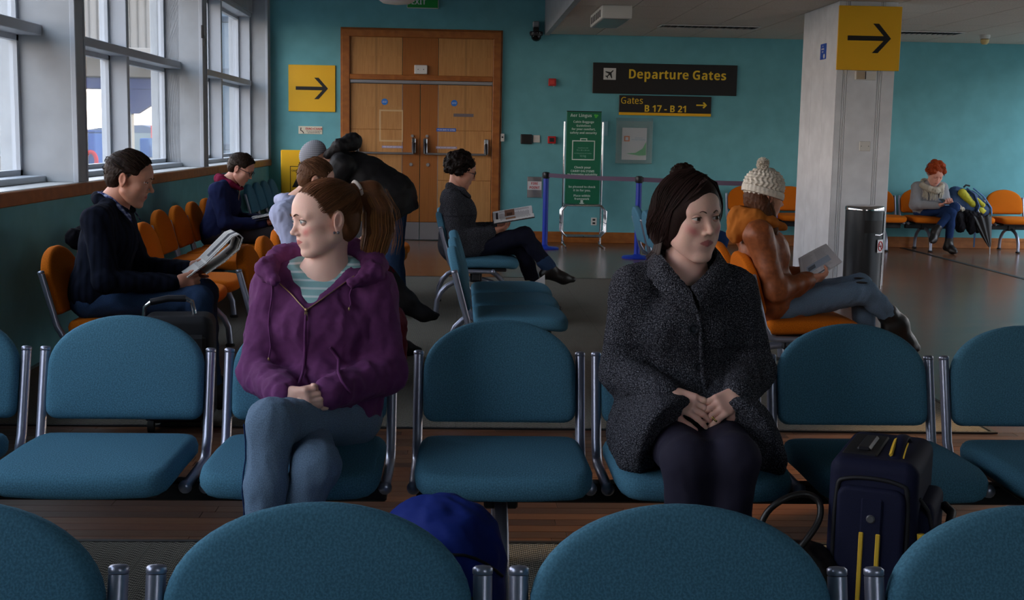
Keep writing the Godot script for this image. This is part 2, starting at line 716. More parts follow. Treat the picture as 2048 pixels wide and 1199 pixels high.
func materials() -> void:
	# chair cloth
	var weave := noise_tex(256, 0.09, grey(0.72), grey(1.0), 3, FastNoiseLite.TYPE_SIMPLEX, 2)
	M.teal = triplanar(mt(c8(90, 144, 170), 0.95, 0, 0.25), 7.0)
	M.teal.albedo_texture = weave
	bump(M.teal, weave, 0.12)
	M.orange = triplanar(mt(c8(226, 118, 24), 0.95, 0, 0.25), 7.0)
	M.orange.albedo_texture = weave
	bump(M.orange, weave, 0.12)
	M.tube = mt(c8(160, 164, 182), 0.34, 0.75)
	M.beam = mt(c8(38, 38, 42), 0.5, 0.3)
	M.chrome = mt(c8(215, 215, 220), 0.12, 1.0)
	M.steel = mt(c8(165, 165, 168), 0.35, 0.9)
	M.black = mt(c8(18, 17, 18), 0.55)
	M.rubber = mt(c8(24, 23, 23), 0.8)
	# walls
	var fleck := noise_tex(256, 0.02, grey(0.93), grey(1.0), 5)
	M.wall = triplanar(mt(c8(116, 182, 190), 0.75, 0, 0.3), 0.6)
	M.wall.albedo_texture = fleck
	M.wall.uv1_world_triplanar = true
	M.white = triplanar(mt(c8(168, 173, 178), 0.55, 0, 0.4), 0.7)
	M.white.albedo_texture = fleck
	M.frame_white = mt(c8(172, 178, 186), 0.45, 0, 0.45)
	M.pillar = triplanar(mt(c8(236, 239, 244), 0.6, 0, 0.35), 0.7)
	M.pillar.albedo_texture = fleck
	M.sill = mt(c8(200, 200, 198), 0.35)
	M.tile = triplanar(mt(c8(222, 216, 204), 0.9, 0, 0.2), 3.0)
	M.tile.albedo_texture = noise_tex(128, 0.12, grey(0.9), grey(1.0), 8)
	M.grid = mt(c8(120, 114, 106), 0.8)
	# glass and clear plastic
	M.glass = mt(Color(0.9, 0.95, 0.95, 0.04), 0.02)
	M.glass.transparency = BaseMaterial3D.TRANSPARENCY_ALPHA
	M.acrylic = mt(Color(0.8, 0.86, 0.86, 0.12), 0.04)
	M.acrylic.transparency = BaseMaterial3D.TRANSPARENCY_ALPHA
	# woods
	var grain := FastNoiseLite.new()
	grain.seed = 21
	grain.frequency = 0.012
	grain.fractal_octaves = 4
	var oak := tex(256, 512, func(x: int, y: int) -> Color:
		var k := grain.get_noise_2d(x * 9.0, y * 0.6) * 0.5 + 0.5
		var l := grain.get_noise_2d(x * 30.0 + 900, y * 1.2) * 0.5 + 0.5
		var e := 1.0 if x > 3 and x < 252 else 0.9
		return c8(164, 112, 62).lerp(c8(206, 152, 92), clampf(k * 0.7 + l * 0.4, 0, 1)) * e)
	M.oak = mt(Color.WHITE, 0.42, 0, 0.45)
	M.oak.albedo_texture = oak
	M.oak.uv1_scale = Vector3(1.1, 0.5, 1)
	M.oak_dark = mt(c8(214, 184, 150), 0.45, 0, 0.4)
	M.oak_dark.albedo_texture = oak
	M.oak_dark.uv1_scale = Vector3(5, 0.5, 1)
	M.timber = triplanar(mt(c8(232, 206, 168), 0.4, 0, 0.45), 1.2)
	M.timber.albedo_texture = tex(512, 64, func(x: int, y: int) -> Color:
		var k := grain.get_noise_2d(x * 0.8, y * 12.0) * 0.5 + 0.5
		return c8(150, 96, 50).lerp(c8(196, 136, 78), k))
	# floor boards: a few tones shared by the boards, and one sheet for the far floor
	M.planks = []
	var tones := [c8(96, 60, 38), c8(82, 50, 33), c8(108, 66, 40), c8(72, 45, 32), c8(102, 58, 35), c8(88, 58, 40)]
	for k in tones.size():
		var tone: Color = tones[k]
		var m := mt(Color.WHITE, 0.36, 0, 0.35)
		m.albedo_texture = tex(256, 32, func(x: int, y: int) -> Color:
			var q := grain.get_noise_2d(x * 1.5 + k * 500, y * 14.0) * 0.5 + 0.5
			var q2 := grain.get_noise_2d(x * 6.0 + k * 300, y * 40.0) * 0.5 + 0.5
			return tone.darkened(0.22).lerp(tone.lightened(0.1), clampf(q * 0.7 + q2 * 0.35, 0, 1)))
		m.uv1_scale = Vector3(1.2, 14, 1)
		M.planks.append(m)
	var boards := PackedFloat32Array()
	var cuts := PackedFloat32Array()
	for k in 28:
		cuts.append(rng.randf())
		for j in 4: boards.append(rng.randf())
	M.boards = mt(Color.WHITE, 0.22, 0, 0.5)
	M.boards.albedo_texture = tex(1024, 1024, func(x: int, y: int) -> Color:
		var row := y * 28 / 1024
		var fx := fposmod(x / 1024.0 + cuts[row], 1.0)
		var seg := int(fx * 3.0)
		var k := boards[row * 4 + seg] * 0.55 + (grain.get_noise_2d(x * 1.2 + seg * 700 + row * 40, y * 9.0) * 0.5 + 0.5) * 0.45
		var gap := 0.62 if (y * 28) % 1024 < 40 or fposmod(fx * 3.0, 1.0) < 0.006 else 1.0
		return c8(82, 54, 40).lerp(c8(134, 88, 58), k) * gap)
	M.boards.uv1_scale = Vector3(0.5, 0.5, 1)
	# carpet: rippled rows of loops
	var loop := FastNoiseLite.new()
	loop.seed = 4
	loop.frequency = 0.05
	var ripple := func(x: int, y: int) -> float:
		var wv := sin(TAU * (y * 26.0 / 512.0 + 0.42 * sin(TAU * x * 9.0 / 512.0) + 0.1 * sin(TAU * x * 3.0 / 512.0)))
		var lp := sin(TAU * x * 74.0 / 512.0) * 0.25
		return clampf(0.5 + wv * 0.42 + lp + loop.get_noise_2d(x * 4.0, y * 4.0) * 0.35, 0.0, 1.0)
	M.carpet = mt(Color.WHITE, 1.0, 0, 0.1)
	M.carpet.albedo_texture = tex(512, 512, func(x: int, y: int) -> Color:
		var s := 0.8 if x < 2 or y < 2 else 1.0
		return c8(74, 71, 66).lerp(c8(152, 146, 134), ripple.call(x, y)) * s)
	bump(M.carpet, tex(512, 512, func(x: int, y: int) -> Color: return grey(ripple.call(x, y))), 0.3)
	M.carpet.uv1_scale = Vector3(2, 2, 1)
	# signs
	M.yellow = mt(c8(246, 186, 20), 0.45)
	M.sign_yellow = mt(c8(238, 196, 40), 0.5)
	M.sign_black = mt(c8(26, 22, 22), 0.4)
	M.paper = mt(c8(226, 226, 230), 0.85)
	M.paper.backlight_enabled = true
	M.paper.backlight = Color(0.25, 0.25, 0.25)
	M.print = mt(c8(50, 50, 54), 0.8)
	M.plastic = mt(c8(220, 218, 212), 0.45)
	M.plastic_dark = mt(c8(30, 30, 36), 0.4)
	M.red = mt(c8(190, 28, 30), 0.45)
	M.blue = mt(c8(34, 62, 176), 0.35)
	M.sticker_blue = mt(c8(40, 120, 205), 0.5)
	M.green = mt(c8(12, 110, 78), 0.4)
	M.lime = mt(c8(80, 190, 70), 0.5)

func arrow_shape(s: float) -> PackedVector2Array:
	# a right-pointing arrow with a slanted open head, about 0.33 of the 0.6 m plate wide
	var p := PackedVector2Array()
	for q in [[-0.205, 0.022], [0.135, 0.022], [0.03, 0.135], [0.085, 0.135], [0.205, 0.0], [0.085, -0.135], [0.03, -0.135], [0.135, -0.022], [-0.205, -0.022]]:
		p.append(Vector2(q[0], q[1]) * s)
	return p

func shell() -> void:
	# floor: sheet of boards with the near strip laid board by board
	var fl := room("floor")
	var g := G.new()
	g.bx(-3.0, 8.5, -0.2, -0.012, -16.6, 2.9)
	part(fl, "slab", g, M.grid)
	g = G.new()
	var face := func(x0: float, x1: float, z0: float, z1: float) -> void:
		g.quad(Vector3(x0, 0, z0), Vector3(x1, 0, z0), Vector3(x1, 0, z1), Vector3(x0, 0, z1), Vector3.UP, Vector2(x0, z0), Vector2(x1, z0), Vector2(x1, z1), Vector2(x0, z1))
		g.quad(Vector3(x0, 0, z1), Vector3(x1, 0, z1), Vector3(x1, -0.012, z1), Vector3(x0, -0.012, z1), Vector3.BACK)
	face.call(-3.0, 8.5, -16.6, -12.05)
	face.call(2.58, 8.5, -12.05, -5.74)
	face.call(3.6, 8.5, -5.74, 2.9)
	face.call(-3.0, -2.4, -12.05, 2.9)
	part(fl, "board_field", g, M.boards).set_meta("kind", "stuff")
	var rows := 24
	var z := -5.74
	var w := 0.07
	var shapes := []
	for k in 4:
		var b := G.new()
		b.bx(-0.5, 0.5, -0.012, 0.0, -w / 2 + 0.0006, w / 2 - 0.0006, 0.0012)
		shapes.append(b.mesh())
	for r in rows:
		var x := -2.4 - rng.randf() * 0.7
		while x < 3.6:
			var l := 0.55 + rng.randf() * 0.75
			var x0 := maxf(x, -2.4)
			var x1 := minf(x + l, 3.6)
			if x1 - x0 > 0.05:
				var m: Material = M.planks[rng.randi() % M.planks.size()]
				part(fl, "plank", shapes[0], m, Transform3D(Basis.from_scale(Vector3(x1 - x0 - 0.001, 1, 1)), Vector3((x0 + x1) / 2, -rng.randf() * 0.0004, z + w * (r + 0.5))))
			x += l
	# carpets
	for q in [["grey rippled carpet under the middle columns of seats", -2.4, 2.56, -12.05, -5.74], ["grey rippled carpet under the front row of teal chairs", -2.4, 3.6, -4.06, 2.5]]:
		var c := thing("carpet", q[0], "carpet", Vector3.ZERO, 0, "carpets let into the board floor")
		g = G.new()
		g.bx(q[1], q[2], -0.012, 0.004, q[3], q[4])
		for k in g.v.size(): g.u[k] = Vector2(g.v[k].x, g.v[k].z)
		part(c, "pile", g, M.carpet)
		g = G.new()
		var e := 0.022
		g.bx(q[1], q[2], -0.011, 0.006, q[3] - e, q[3])
		g.bx(q[1], q[2], -0.011, 0.006, q[4], q[4] + e)
		g.bx(q[2], q[2] + e, -0.011, 0.006, q[3] - e, q[4] + e)
		part(c, "edge_strip", g, M.black)
	var joint := room("trim_1")
	g = G.new()
	g.bx(5.82, 5.88, 0.0, 0.004, -16.2, 2.5)
	part(joint, "floor_joint", g, M.black)
	# end wall, back wall, right wall
	var w1 := room("wall_far")
	part(w1, "plaster", G.new().bx(-2.9, 8.5, 0, 3.5, -16.6, -16.3), M.wall)
	var w2 := room("wall_back")
	g = G.new()
	g.bx(-2.9, 8.5, 0, 1.6, 2.6, 2.9)
	g.bx(-2.9, 8.5, 3.1, 3.5, 2.6, 2.9)
	g.bx(-2.9, 1.6, 1.6, 3.1, 2.6, 2.9)
	g.bx(3.0, 8.5, 1.6, 3.1, 2.6, 2.9)
	part(w2, "plaster", g, M.wall)
	var wb := room("window_5")  # unseen window added to bring light onto the chair fronts
	part(wb, "pane", G.new().bx(1.6, 3.0, 1.6, 3.1, 2.74, 2.75), M.glass)
	part(wb, "mullion", G.new().bx(2.27, 2.33, 1.6, 3.1, 2.7, 2.8, 0.004), M.frame_white)
	var w3 := room("wall_right")
	g = G.new()
	g.bx(8.2, 8.5, 0, 0.12, -16.3, 2.6)
	g.bx(8.2, 8.5, 2.62, 3.5, -16.3, 2.6)
	for zz in [-16.3, -14.2, -12.1, -10.0, -7.9]:
		g.bx(8.2, 8.5, 0.12, 2.62, zz, zz + 0.15)
	g.bx(8.2, 8.5, 0.12, 2.62, -5.9, 2.6)
	part(w3, "plaster", g, M.wall)
	var bb := room("baseboard_far")
	part(bb, "board", G.new().bx(0.53, 8.2, 0, 0.14, -16.3, -16.27, 0.004), M.timber)
	part(bb, "board", G.new().bx(-2.42, -1.5, 0, 0.14, -16.3, -16.27, 0.004), M.timber)
	part(bb, "bead", G.new().bx(0.53, 8.2, 0.098, 0.104, -16.272, -16.264), M.oak_dark)
	# ceilings
	var ce := room("ceiling")
	part(ce, "high_slab", G.new().bx(-2.9, 1.08, 3.3, 3.5, -16.3, 2.6), M.white)
	part(ce, "high_slab", G.new().bx(1.08, 8.5, 3.3, 3.5, -1.0, 2.6), M.white)
	part(ce, "bulkhead", G.new().bx(1.08, 8.5, 2.655, 3.3, -1.06, -1.0), M.white)
	part(ce, "bulkhead", G.new().bx(1.08, 1.14, 2.655, 3.5, -16.3, -1.0), M.white)
	part(ce, "low_deck", G.new().bx(1.14, 8.2, 2.69, 2.8, -16.3, -1.0), M.grid)
	var tl := G.new().bx(-0.296, 0.296, 0.0, 0.016, -0.596, 0.596, 0.003).mesh()
	for a in 11:
		for b in 5:
			part(ce, "ceiling_tile", tl, M.tile, T(1.44 + a * 0.6, 2.67 + rng.randf() * 0.002, -15.7 + b * 1.2))
	part(ce, "tile_field", G.new().bx(1.14, 8.2, 2.672, 2.688, -9.7, -1.0), M.tile)

func windows() -> void:
	# glass plane x -2.79, frame face -2.63, columns and sill front -2.42
	var wl := room("wall_left")
	part(wl, "dado", G.new().bx(-2.9, -2.44, 0, 0.94, -16.3, 2.6), M.wall)
	part(wl, "sill", G.new().bx(-2.86, -2.42, 0.99, 1.02, -16.3, 2.6, 0.004), M.sill)
	part(wl, "sill_core", G.new().bx(-2.86, -2.45, 0.93, 0.99, -16.3, 2.6), M.grid)
	for k in 5:
		part(wl, "sill_fascia", G.new().bx(-2.45, -2.405, 0.935, 1.015, -16.295 + k * 3.6, -16.3 + (k + 1) * 3.6, 0.006), M.timber)
	part(wl, "header", G.new().bx(-2.9, -2.6, 2.83, 3.5, -16.3, 2.6), M.white)
	part(wl, "solid_bay", G.new().bx(-2.9, -2.44, 0.94, 3.5, -0.4, 2.6), M.wall)
	for z in [-16.2, -12.15, -8.2, -4.25, -0.3]:
		var col := G.new().bx(-2.9, -2.42, 1.02, 3.5, z - 0.1, z + 0.1, 0.004)
		part(wl, "column", col, M.white)
		var lip := G.new()
		lip.bx(-2.445, -2.412, 1.02, 3.3, z - 0.108, z - 0.088, 0.003)
		lip.bx(-2.445, -2.412, 1.02, 3.3, z + 0.088, z + 0.108, 0.003)
		part(wl, "column_bead", lip, M.frame_white)
	for b in 4:
		var z0 := -16.1 + b * 3.95 + (0.05 if b > 0 else 0.0)
		var z1 := -12.25 + b * 3.95
		var wn := room("window_%d" % (b + 1))
		var zm := (z0 + z1) / 2
		part(wn, "jamb", G.new().bx(-2.84, -2.63, 1.03, 2.83, z0, z0 + 0.05, 0.004), M.frame_white)
		part(wn, "jamb", G.new().bx(-2.84, -2.63, 1.03, 2.83, z1 - 0.05, z1, 0.004), M.frame_white)
		part(wn, "mullion", G.new().bx(-2.84, -2.63, 1.03, 2.83, zm - 0.035, zm + 0.035, 0.004), M.frame_white)
		part(wn, "bottom_rail", G.new().bx(-2.84, -2.62, 1.02, 1.06, z0, z1, 0.004), M.frame_white)
		part(wn, "transom", G.new().bx(-2.84, -2.62, 1.935, 2.0, z0, z1, 0.004), M.frame_white)
		part(wn, "top_rail", G.new().bx(-2.84, -2.62, 2.78, 2.83, z0, z1, 0.004), M.frame_white)
		for s in 2:
			var a := z0 + 0.05 if s == 0 else zm + 0.035
			var c := zm - 0.035 if s == 0 else z1 - 0.05
			for r in 2:
				var lo := 1.06 if r == 0 else 2.0
				var hi := 1.935 if r == 0 else 2.78
				var sash := G.new()
				var e := 0.035
				sash.bx(-2.815, -2.765, lo, lo + e, a, c); sash.bx(-2.815, -2.765, hi - e, hi, a, c)
				sash.bx(-2.815, -2.765, lo, hi, a, a + e); sash.bx(-2.815, -2.765, lo, hi, c - e, c)
				var so := part(wn, "sash", sash, M.steel_grey if M.has("steel_grey") else M.frame_white)
				part(so, "pane", G.new().bx(-2.792, -2.788, lo + e, hi - e, a + e, c - e), M.glass)
	# window catch on the third column
	var hook := thing("window_catch", "small black window catch on the white column edge", "catch", Vector3(-2.41, 2.28, -12.04))
	part(hook, "plate", G.new().bx(-0.012, 0.006, -0.06, 0.06, -0.012, 0.012, 0.003), M.black)
	part(hook, "lever", G.new().tube([Vector3(0.004, -0.02, 0), Vector3(0.02, -0.07, 0.004), Vector3(0.018, -0.13, 0.004)], 0.006, 6), M.black)

func outside() -> void:
	var ap := thing("apron", "pale concrete apron outside the tall windows", "ground")
	part(ap, "concrete", G.new().bx(-60, -3.2, -0.7, -0.4, -62, 30), triplanar(mt(c8(96, 93, 88), 1.0, 0, 0.1), 0.4))
	var sea := thing("sea", "pale grey blue water beyond the apron", "water")
	part(sea, "water", G.new().bx(-900, 300, -2.2, -1.8, -1500, -62), mt(c8(82, 92, 94), 1.0, 0, 0.05))
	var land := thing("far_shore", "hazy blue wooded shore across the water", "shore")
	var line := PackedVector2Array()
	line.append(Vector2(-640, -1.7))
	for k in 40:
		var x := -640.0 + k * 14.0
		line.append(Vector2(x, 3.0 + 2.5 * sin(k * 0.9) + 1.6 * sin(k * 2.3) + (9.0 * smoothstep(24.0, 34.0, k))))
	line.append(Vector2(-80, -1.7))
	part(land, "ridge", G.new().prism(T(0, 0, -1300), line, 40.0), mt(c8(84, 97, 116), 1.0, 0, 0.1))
	# added walls out of view: block the sun except through one slot
	var nb := thing("sun_blocker", "grey walls added beyond the right hand windows to block sun, out of view", "building", Vector3(20, -0.4, 0))
	var m_ren := triplanar(mt(c8(176, 172, 164), 0.9), 0.5)
	part(nb, "north_blocker", G.new().bx(0, 0.4, 0, 5.2, -60, -15.0, 0.02), m_ren)
	part(nb, "south_blocker", G.new().bx(0, 0.4, 0, 5.2, -13.4, 30, 0.02), m_ren)
	part(nb, "lower_blocker", G.new().bx(0.1, 0.3, 0, 2.95, -15.0, -13.4, 0.02), m_ren)
	part(nb, "upper_blocker", G.new().bx(0.05, 0.35, 3.5, 5.2, -15.0, -13.4, 0.02), m_ren)
	part(ap, "concrete", G.new().bx(8.55, 60, -0.7, -0.4, -62, 30), triplanar(mt(c8(96, 93, 88), 1.0, 0, 0.1), 0.4))
	# pier canopy with ribbed wall above and a navy beam on a pale post
	var pier := thing("covered_pier", "ribbed pale pier building on a navy beam seen through the windows", "pier")
	var m_pale := mt(c8(138, 134, 128), 0.9, 0, 0.2)
	var m_navy := mt(c8(34, 46, 84), 0.8, 0, 0.2)
	var m_fascia := mt(c8(92, 88, 82), 0.9, 0, 0.2)
	part(pier, "cladding", G.new().bx(-24, -8.2, 4.1, 7.5, -44.0, -43.7), m_pale)
	var ribs := G.new()
	for k in 58: ribs.bx(-23.9 + k * 0.27, -23.86 + k * 0.27, 4.1, 7.5, -43.7, -43.62)
	part(pier, "cladding_rib", ribs, m_fascia)
	part(pier, "fascia", G.new().bx(-24, -8.2, 3.1, 3.75, -43.9, -43.2, 0.03), m_fascia)
	part(pier, "deck", G.new().bx(-24, -8.2, 3.75, 4.1, -44.2, -43.4, 0.02), m_pale)
	part(pier, "beam", G.new().bx(-24, -8.6, 2.7, 3.08, -43.8, -43.3, 0.03), m_navy)
	var gus := PackedVector2Array([Vector2(-11.6, 3.1), Vector2(-9.0, 3.1), Vector2(-10.2, 2.35), Vector2(-10.9, 1.9), Vector2(-11.5, 1.9)])
	part(pier, "gusset", G.new().prism(T(0, 0, -43.5), gus, 0.36), m_navy)
	part(pier, "post", G.new().bx(-11.5, -11.1, -0.4, 1.95, -43.7, -43.3, 0.03), mt(c8(112, 120, 126), 0.9, 0, 0.2))
	var duct := thing("drainpipe", "grey blue round downpipe outside the far window", "pipe", Vector3(-3.9, -0.4, -21.5))
	part(duct, "pipe", G.new().lathe(T(0, 0, 0), [Vector2(0.15, 0), Vector2(0.15, 5)], 20), mt(c8(96, 110, 124), 0.8, 0, 0.2))
	for y in [1.5, 2.75, 3.6]: part(duct, "bracket", G.new().lathe(T(0, y, 0), [Vector2(0.15, -0.05), Vector2(0.175, -0.04), Vector2(0.175, 0.04), Vector2(0.15, 0.05)], 20), mt(c8(66, 76, 88), 0.8, 0, 0.2))
	# fences and quayside things
	var m_rail := mt(c8(124, 124, 122), 0.9, 0, 0.2)
	var fence := thing("slatted_fence", "grey slatted fence panel beyond the second window", "fence", Vector3(-11.36, -0.4, -36.5))
	for k in 9: part(fence, "slat", G.new().bx(-1.1 + k * 0.17, -0.98 + k * 0.17, 0.35, 1.55, -0.02, 0.02), m_rail)
	part(fence, "rail", G.new().bx(-1.2, 0.6, 1.5, 1.58, -0.05, 0.05), m_rail)
	part(fence, "rail", G.new().bx(-1.2, 0.6, 0.3, 0.38, -0.05, 0.05), m_rail)
	part(fence, "post", G.new().bx(0.5, 0.6, 0, 1.7, -0.06, 0.06), m_rail)
	part(fence, "kerb", G.new().bx(-1.4, 0.7, 0, 0.3, -0.2, 0.2), m_fascia)
	var tank := thing("blue_container", "blue container beside the slatted fence outside", "container", Vector3(-10.35, -0.4, -36.8))
	part(tank, "body", G.new().bx(-0.22, -0.02, 0, 1.65, -0.4, 0.4, 0.03), mt(c8(30, 66, 128), 0.9, 0, 0.2))
	part(tank, "lid", G.new().bx(-0.24, 0.0, 1.65, 1.72, -0.42, 0.42, 0.02), mt(c8(26, 56, 108), 0.9, 0, 0.2))
	var buoy := thing("lifebuoy", "red lifebuoy hung on the blue container outside", "lifebuoy", Vector3(-10.47, 0.45, -36.3))
	var ring := []
	for k in 17: ring.append(Vector3(cos(TAU * k / 16) * 0.16, sin(TAU * k / 16) * 0.26, 0))
	part(buoy, "ring", G.new().tube(ring, 0.06, 8, false), mt(c8(150, 20, 24), 0.9, 0, 0.2))
	var cart := thing("service_cart", "small blue and white quayside cart with rails", "cart", Vector3(-9.75, -0.4, -40))
	part(cart, "box", G.new().bx(-0.25, 0.35, 0.35, 0.9, -0.3, 0.3, 0.03), mt(c8(126, 124, 120), 0.9, 0, 0.2))
	part(cart, "cab", G.new().bx(-0.2, 0.1, 0.9, 1.5, -0.25, 0.25, 0.03), mt(c8(36, 76, 130), 0.9, 0, 0.2))
	part(cart, "lamp_post", G.new().bx(0.3, 0.42, 0.4, 1.35, -0.1, 0.1, 0.01), m_rail)
	part(cart, "beacon", G.new().bx(0.1, 0.22, 1.5, 1.9, -0.05, 0.05, 0.02), M.red)
	var rl := G.new()
	for y in [0.55, 0.8]: rl.tube([Vector3(-0.6, y, 0.4), Vector3(0.6, y, 0.4)], 0.02, 6)
	for k in 6: rl.tube([Vector3(-0.6 + k * 0.24, 0, 0.4), Vector3(-0.6 + k * 0.24, 0.8, 0.4)], 0.015, 6)
	part(cart, "rail", rl, mt(c8(30, 38, 60), 0.9, 0, 0.2))
	var gang := thing("gangway", "white railed gangway with a navy wheel beyond the nearest window", "gangway", Vector3(-11.4, -0.4, -31))
	var gr := G.new()
	for q in [[0.0, 0.95], [0.0, 0.45]]: gr.tube([Vector3(-2.4, q[1] + 0.25, 0), Vector3(1.4, q[1] + 0.05, 0)], 0.035, 6)
	for k in 9: gr.tube([Vector3(-2.4 + k * 0.45, 0, 0), Vector3(-2.4 + k * 0.45, 1.15 - k * 0.02, 0)], 0.03, 6)
	for k in 7: gr.tube([Vector3(-2.4 + k * 0.45, 0.35, 0), Vector3(-1.95 + k * 0.45, 1.05, 0)], 0.02, 6)
	part(gang, "railing", gr, m_rail)
	part(gang, "deck", G.new().bx(-2.5, 1.5, 0.0, 0.3, -0.6, 0.5), m_fascia)
	part(gang, "wheel", G.new().lathe(T(-1.15, 0.8, -0.4, 0, 90), [Vector2(0, -0.1), Vector2(0.42, -0.1), Vector2(0.5, -0.05), Vector2(0.5, 0.05), Vector2(0.42, 0.1), Vector2(0, 0.1)], 18), m_navy)

func doors() -> void:
	var z := -16.3
	var d := room("door_1")
	# frame
	part(d, "frame_post", G.new().bx(-1.5, -1.4, 0, 2.68, z, z + 0.07, 0.008), M.timber)
	part(d, "frame_post", G.new().bx(0.425, 0.525, 0, 2.68, z, z + 0.07, 0.008), M.timber)
	part(d, "frame_head", G.new().bx(-1.5, 0.525, 2.585, 2.68, z, z + 0.072, 0.008), M.timber)
	part(d, "frame_stop", G.new().bx(-1.52, -1.5, 0, 2.7, z, z + 0.03, 0.004), M.timber)
	part(d, "frame_stop", G.new().bx(0.525, 0.545, 0, 2.7, z, z + 0.03, 0.004), M.timber)
	part(d, "frame_stop", G.new().bx(-1.52, 0.545, 2.68, 2.7, z, z + 0.03, 0.004), M.timber)
	part(d, "transom_rail", G.new().bx(-1.4, 0.425, 2.05, 2.115, z, z + 0.07, 0.006), M.timber)
	part(d, "top_panel", G.new().bx(-1.4, -0.735, 2.115, 2.585, z, z + 0.03, 0.002), M.oak)
	part(d, "top_panel", G.new().bx(-0.27, 0.425, 2.115, 2.585, z, z + 0.03, 0.002), M.oak)
	part(d, "top_veneer", G.new().bx(-0.73, -0.275, 2.115, 2.585, z, z + 0.028, 0.002), M.oak_dark)
	part(d, "closer_rail", G.new().bx(-1.395, 0.42, 2.005, 2.048, z, z + 0.06, 0.004), M.steel)
	var m_box := thing("junction_box", "pale grey junction box above the double doors", "box", Vector3(-0.497, 2.187, z + 0.028))
	part(m_box, "case", G.new().bx(-0.082, 0.082, -0.056, 0.056, 0, 0.045, 0.006), M.plastic)
	for s in [-0.035, 0.035]: part(m_box, "screw", G.new().lathe(T(s, 0, 0.045, 0, 90), [Vector2(0, 0.002), Vector2(0.006, 0.002), Vector2(0.006, 0)], 8), M.black)
	for s in 2:
		var x0 := -1.395 if s == 0 else -0.497
		var x1 := -0.505 if s == 0 else 0.42
		var sg := 1.0 if s == 0 else -1.0
		var lf := part(d, "leaf", G.new().bx(x0, x1, 0.008, 2.0, z + 0.002, z + 0.018), M.oak_dark)
		var inner := x1 - 0.225 if s == 0 else x0 + 0.225
		var pa := x0 if s == 0 else inner + 0.003
		var pb := inner - 0.003 if s == 0 else x1
		for q in [[0.24, 0.78], [0.784, 1.42], [1.424, 2.0]]:
			part(lf, "leaf_panel", G.new().bx(pa, pb, q[0], q[1], z + 0.01, z + 0.03, 0.002), M.oak)
		part(lf, "stile", G.new().bx(inner, x1 if s == 0 else inner, 0.24, 2.0, z + 0.01, z + 0.029, 0.002) if s == 0 else G.new().bx(x0, inner, 0.24, 2.0, z + 0.01, z + 0.029, 0.002), M.oak_dark)
		part(lf, "edge_strip", G.new().bx(inner - 0.003, inner + 0.003, 0.24, 2.0, z + 0.01, z + 0.031), M.steel)
		part(lf, "kick_plate", G.new().bx(x0, x1, 0.01, 0.236, z + 0.01, z + 0.032, 0.002), M.steel)
		part(lf, "lock", G.new().lathe(T(x1 - 0.11 if s == 0 else x0 + 0.1, 0.98, z + 0.03, 0, 90), [Vector2(0, 0.014), Vector2(0.02, 0.014), Vector2(0.024, 0.008), Vector2(0.024, 0)], 14), M.steel)
		# panic bar
		var a := Vector3(x1 - 0.075 if s == 0 else x0 + 0.065, 1.22, z + 0.03)
		var b := Vector3(x0 + 0.09 if s == 0 else x1 - 0.07, 1.22, z + 0.03)
		for q in [a, b]:
			part(lf, "bar_housing", G.new().bx(q.x - 0.026, q.x + 0.026, 1.12, 1.32, q.z, q.z + 0.05, 0.01), M.chrome)
			part(lf, "bar_arm", G.new().tube([Vector3(q.x, 1.25, q.z + 0.04), Vector3(q.x, 1.19, q.z + 0.1), Vector3(q.x, 1.12, q.z + 0.1)], 0.02, 8), M.plastic_dark)
		part(lf, "push_bar", G.new().tube([Vector3(a.x, 1.12, z + 0.13), Vector3(b.x, 1.12, z + 0.13)], 0.016, 10), M.steel)
		part(lf, "top_pull", G.new().lathe(T(a.x - sg * 0.02, 1.345, z + 0.03, 0, 90), [Vector2(0, 0.02), Vector2(0.018, 0.02), Vector2(0.02, 0)], 12), M.steel)
	# stickers on the leaves
	for q in [[-0.958, "left"], [-0.066, "right"]]:
		var st := thing("door_sticker", "round blue fire door sticker on the %s door leaf" % q[1], "sticker", Vector3(q[0], 1.772, z + 0.031), 0, "round blue door stickers")
		part(st, "disc", G.new().lathe(T(0, 0, 0, 0, 90), [Vector2(0, 0.0015), Vector2(0.041, 0.0015), Vector2(0.041, 0)], 24), M.sticker_blue)
		lettering(st, "lettering", "FIRE DOOR\nKEEP SHUT", 0.055, T(0, 0, 0.002), M.paper)
	var tape := thing("tape_outline", "pale tape rectangle left on the left door leaf", "tape", Vector3(-0.873, 1.47, z + 0.031))
	for q in [[-0.152, 0.152, 0.183, 0.203], [-0.152, 0.152, -0.203, -0.183], [-0.152, -0.132, -0.183, 0.183], [0.136, 0.152, -0.183, 0.183]]:
		part(tape, "strip", G.new().bx(q[0], q[1], q[2], q[3], 0, 0.001), mt(c8(206, 172, 128), 0.5))
	for q in [["grey notice strip on the right door leaf", 0.055, 1.62, 0.258, 0.04, c8(110, 100, 104), ""], ["bright blue notice strip on the right door leaf", -0.165, 1.43, 0.252, 0.042, c8(44, 98, 190), "PUSH BAR TO OPEN"], ["lilac notice strip under the right push bar", -0.16, 1.203, 0.271, 0.03, c8(150, 140, 170), "FIRE ESCAPE KEEP CLEAR"], ["lilac notice strip under the left tape outline", -0.855, 1.2, 0.27, 0.03, c8(150, 140, 176), "FIRE ESCAPE KEEP CLEAR"]]:
		var st := thing("notice_strip", q[0], "sign", Vector3(q[1], q[2], z + 0.031), 0, "notice strips on the doors")
		part(st, "plate", G.new().bx(-q[3] / 2, q[3] / 2, -q[4] / 2, q[4] / 2, 0, 0.002), mt(q[5], 0.5))
		if q[6]: lettering(st, "lettering", q[6], q[3] * 0.88, T(0, 0, 0.002), M.paper)

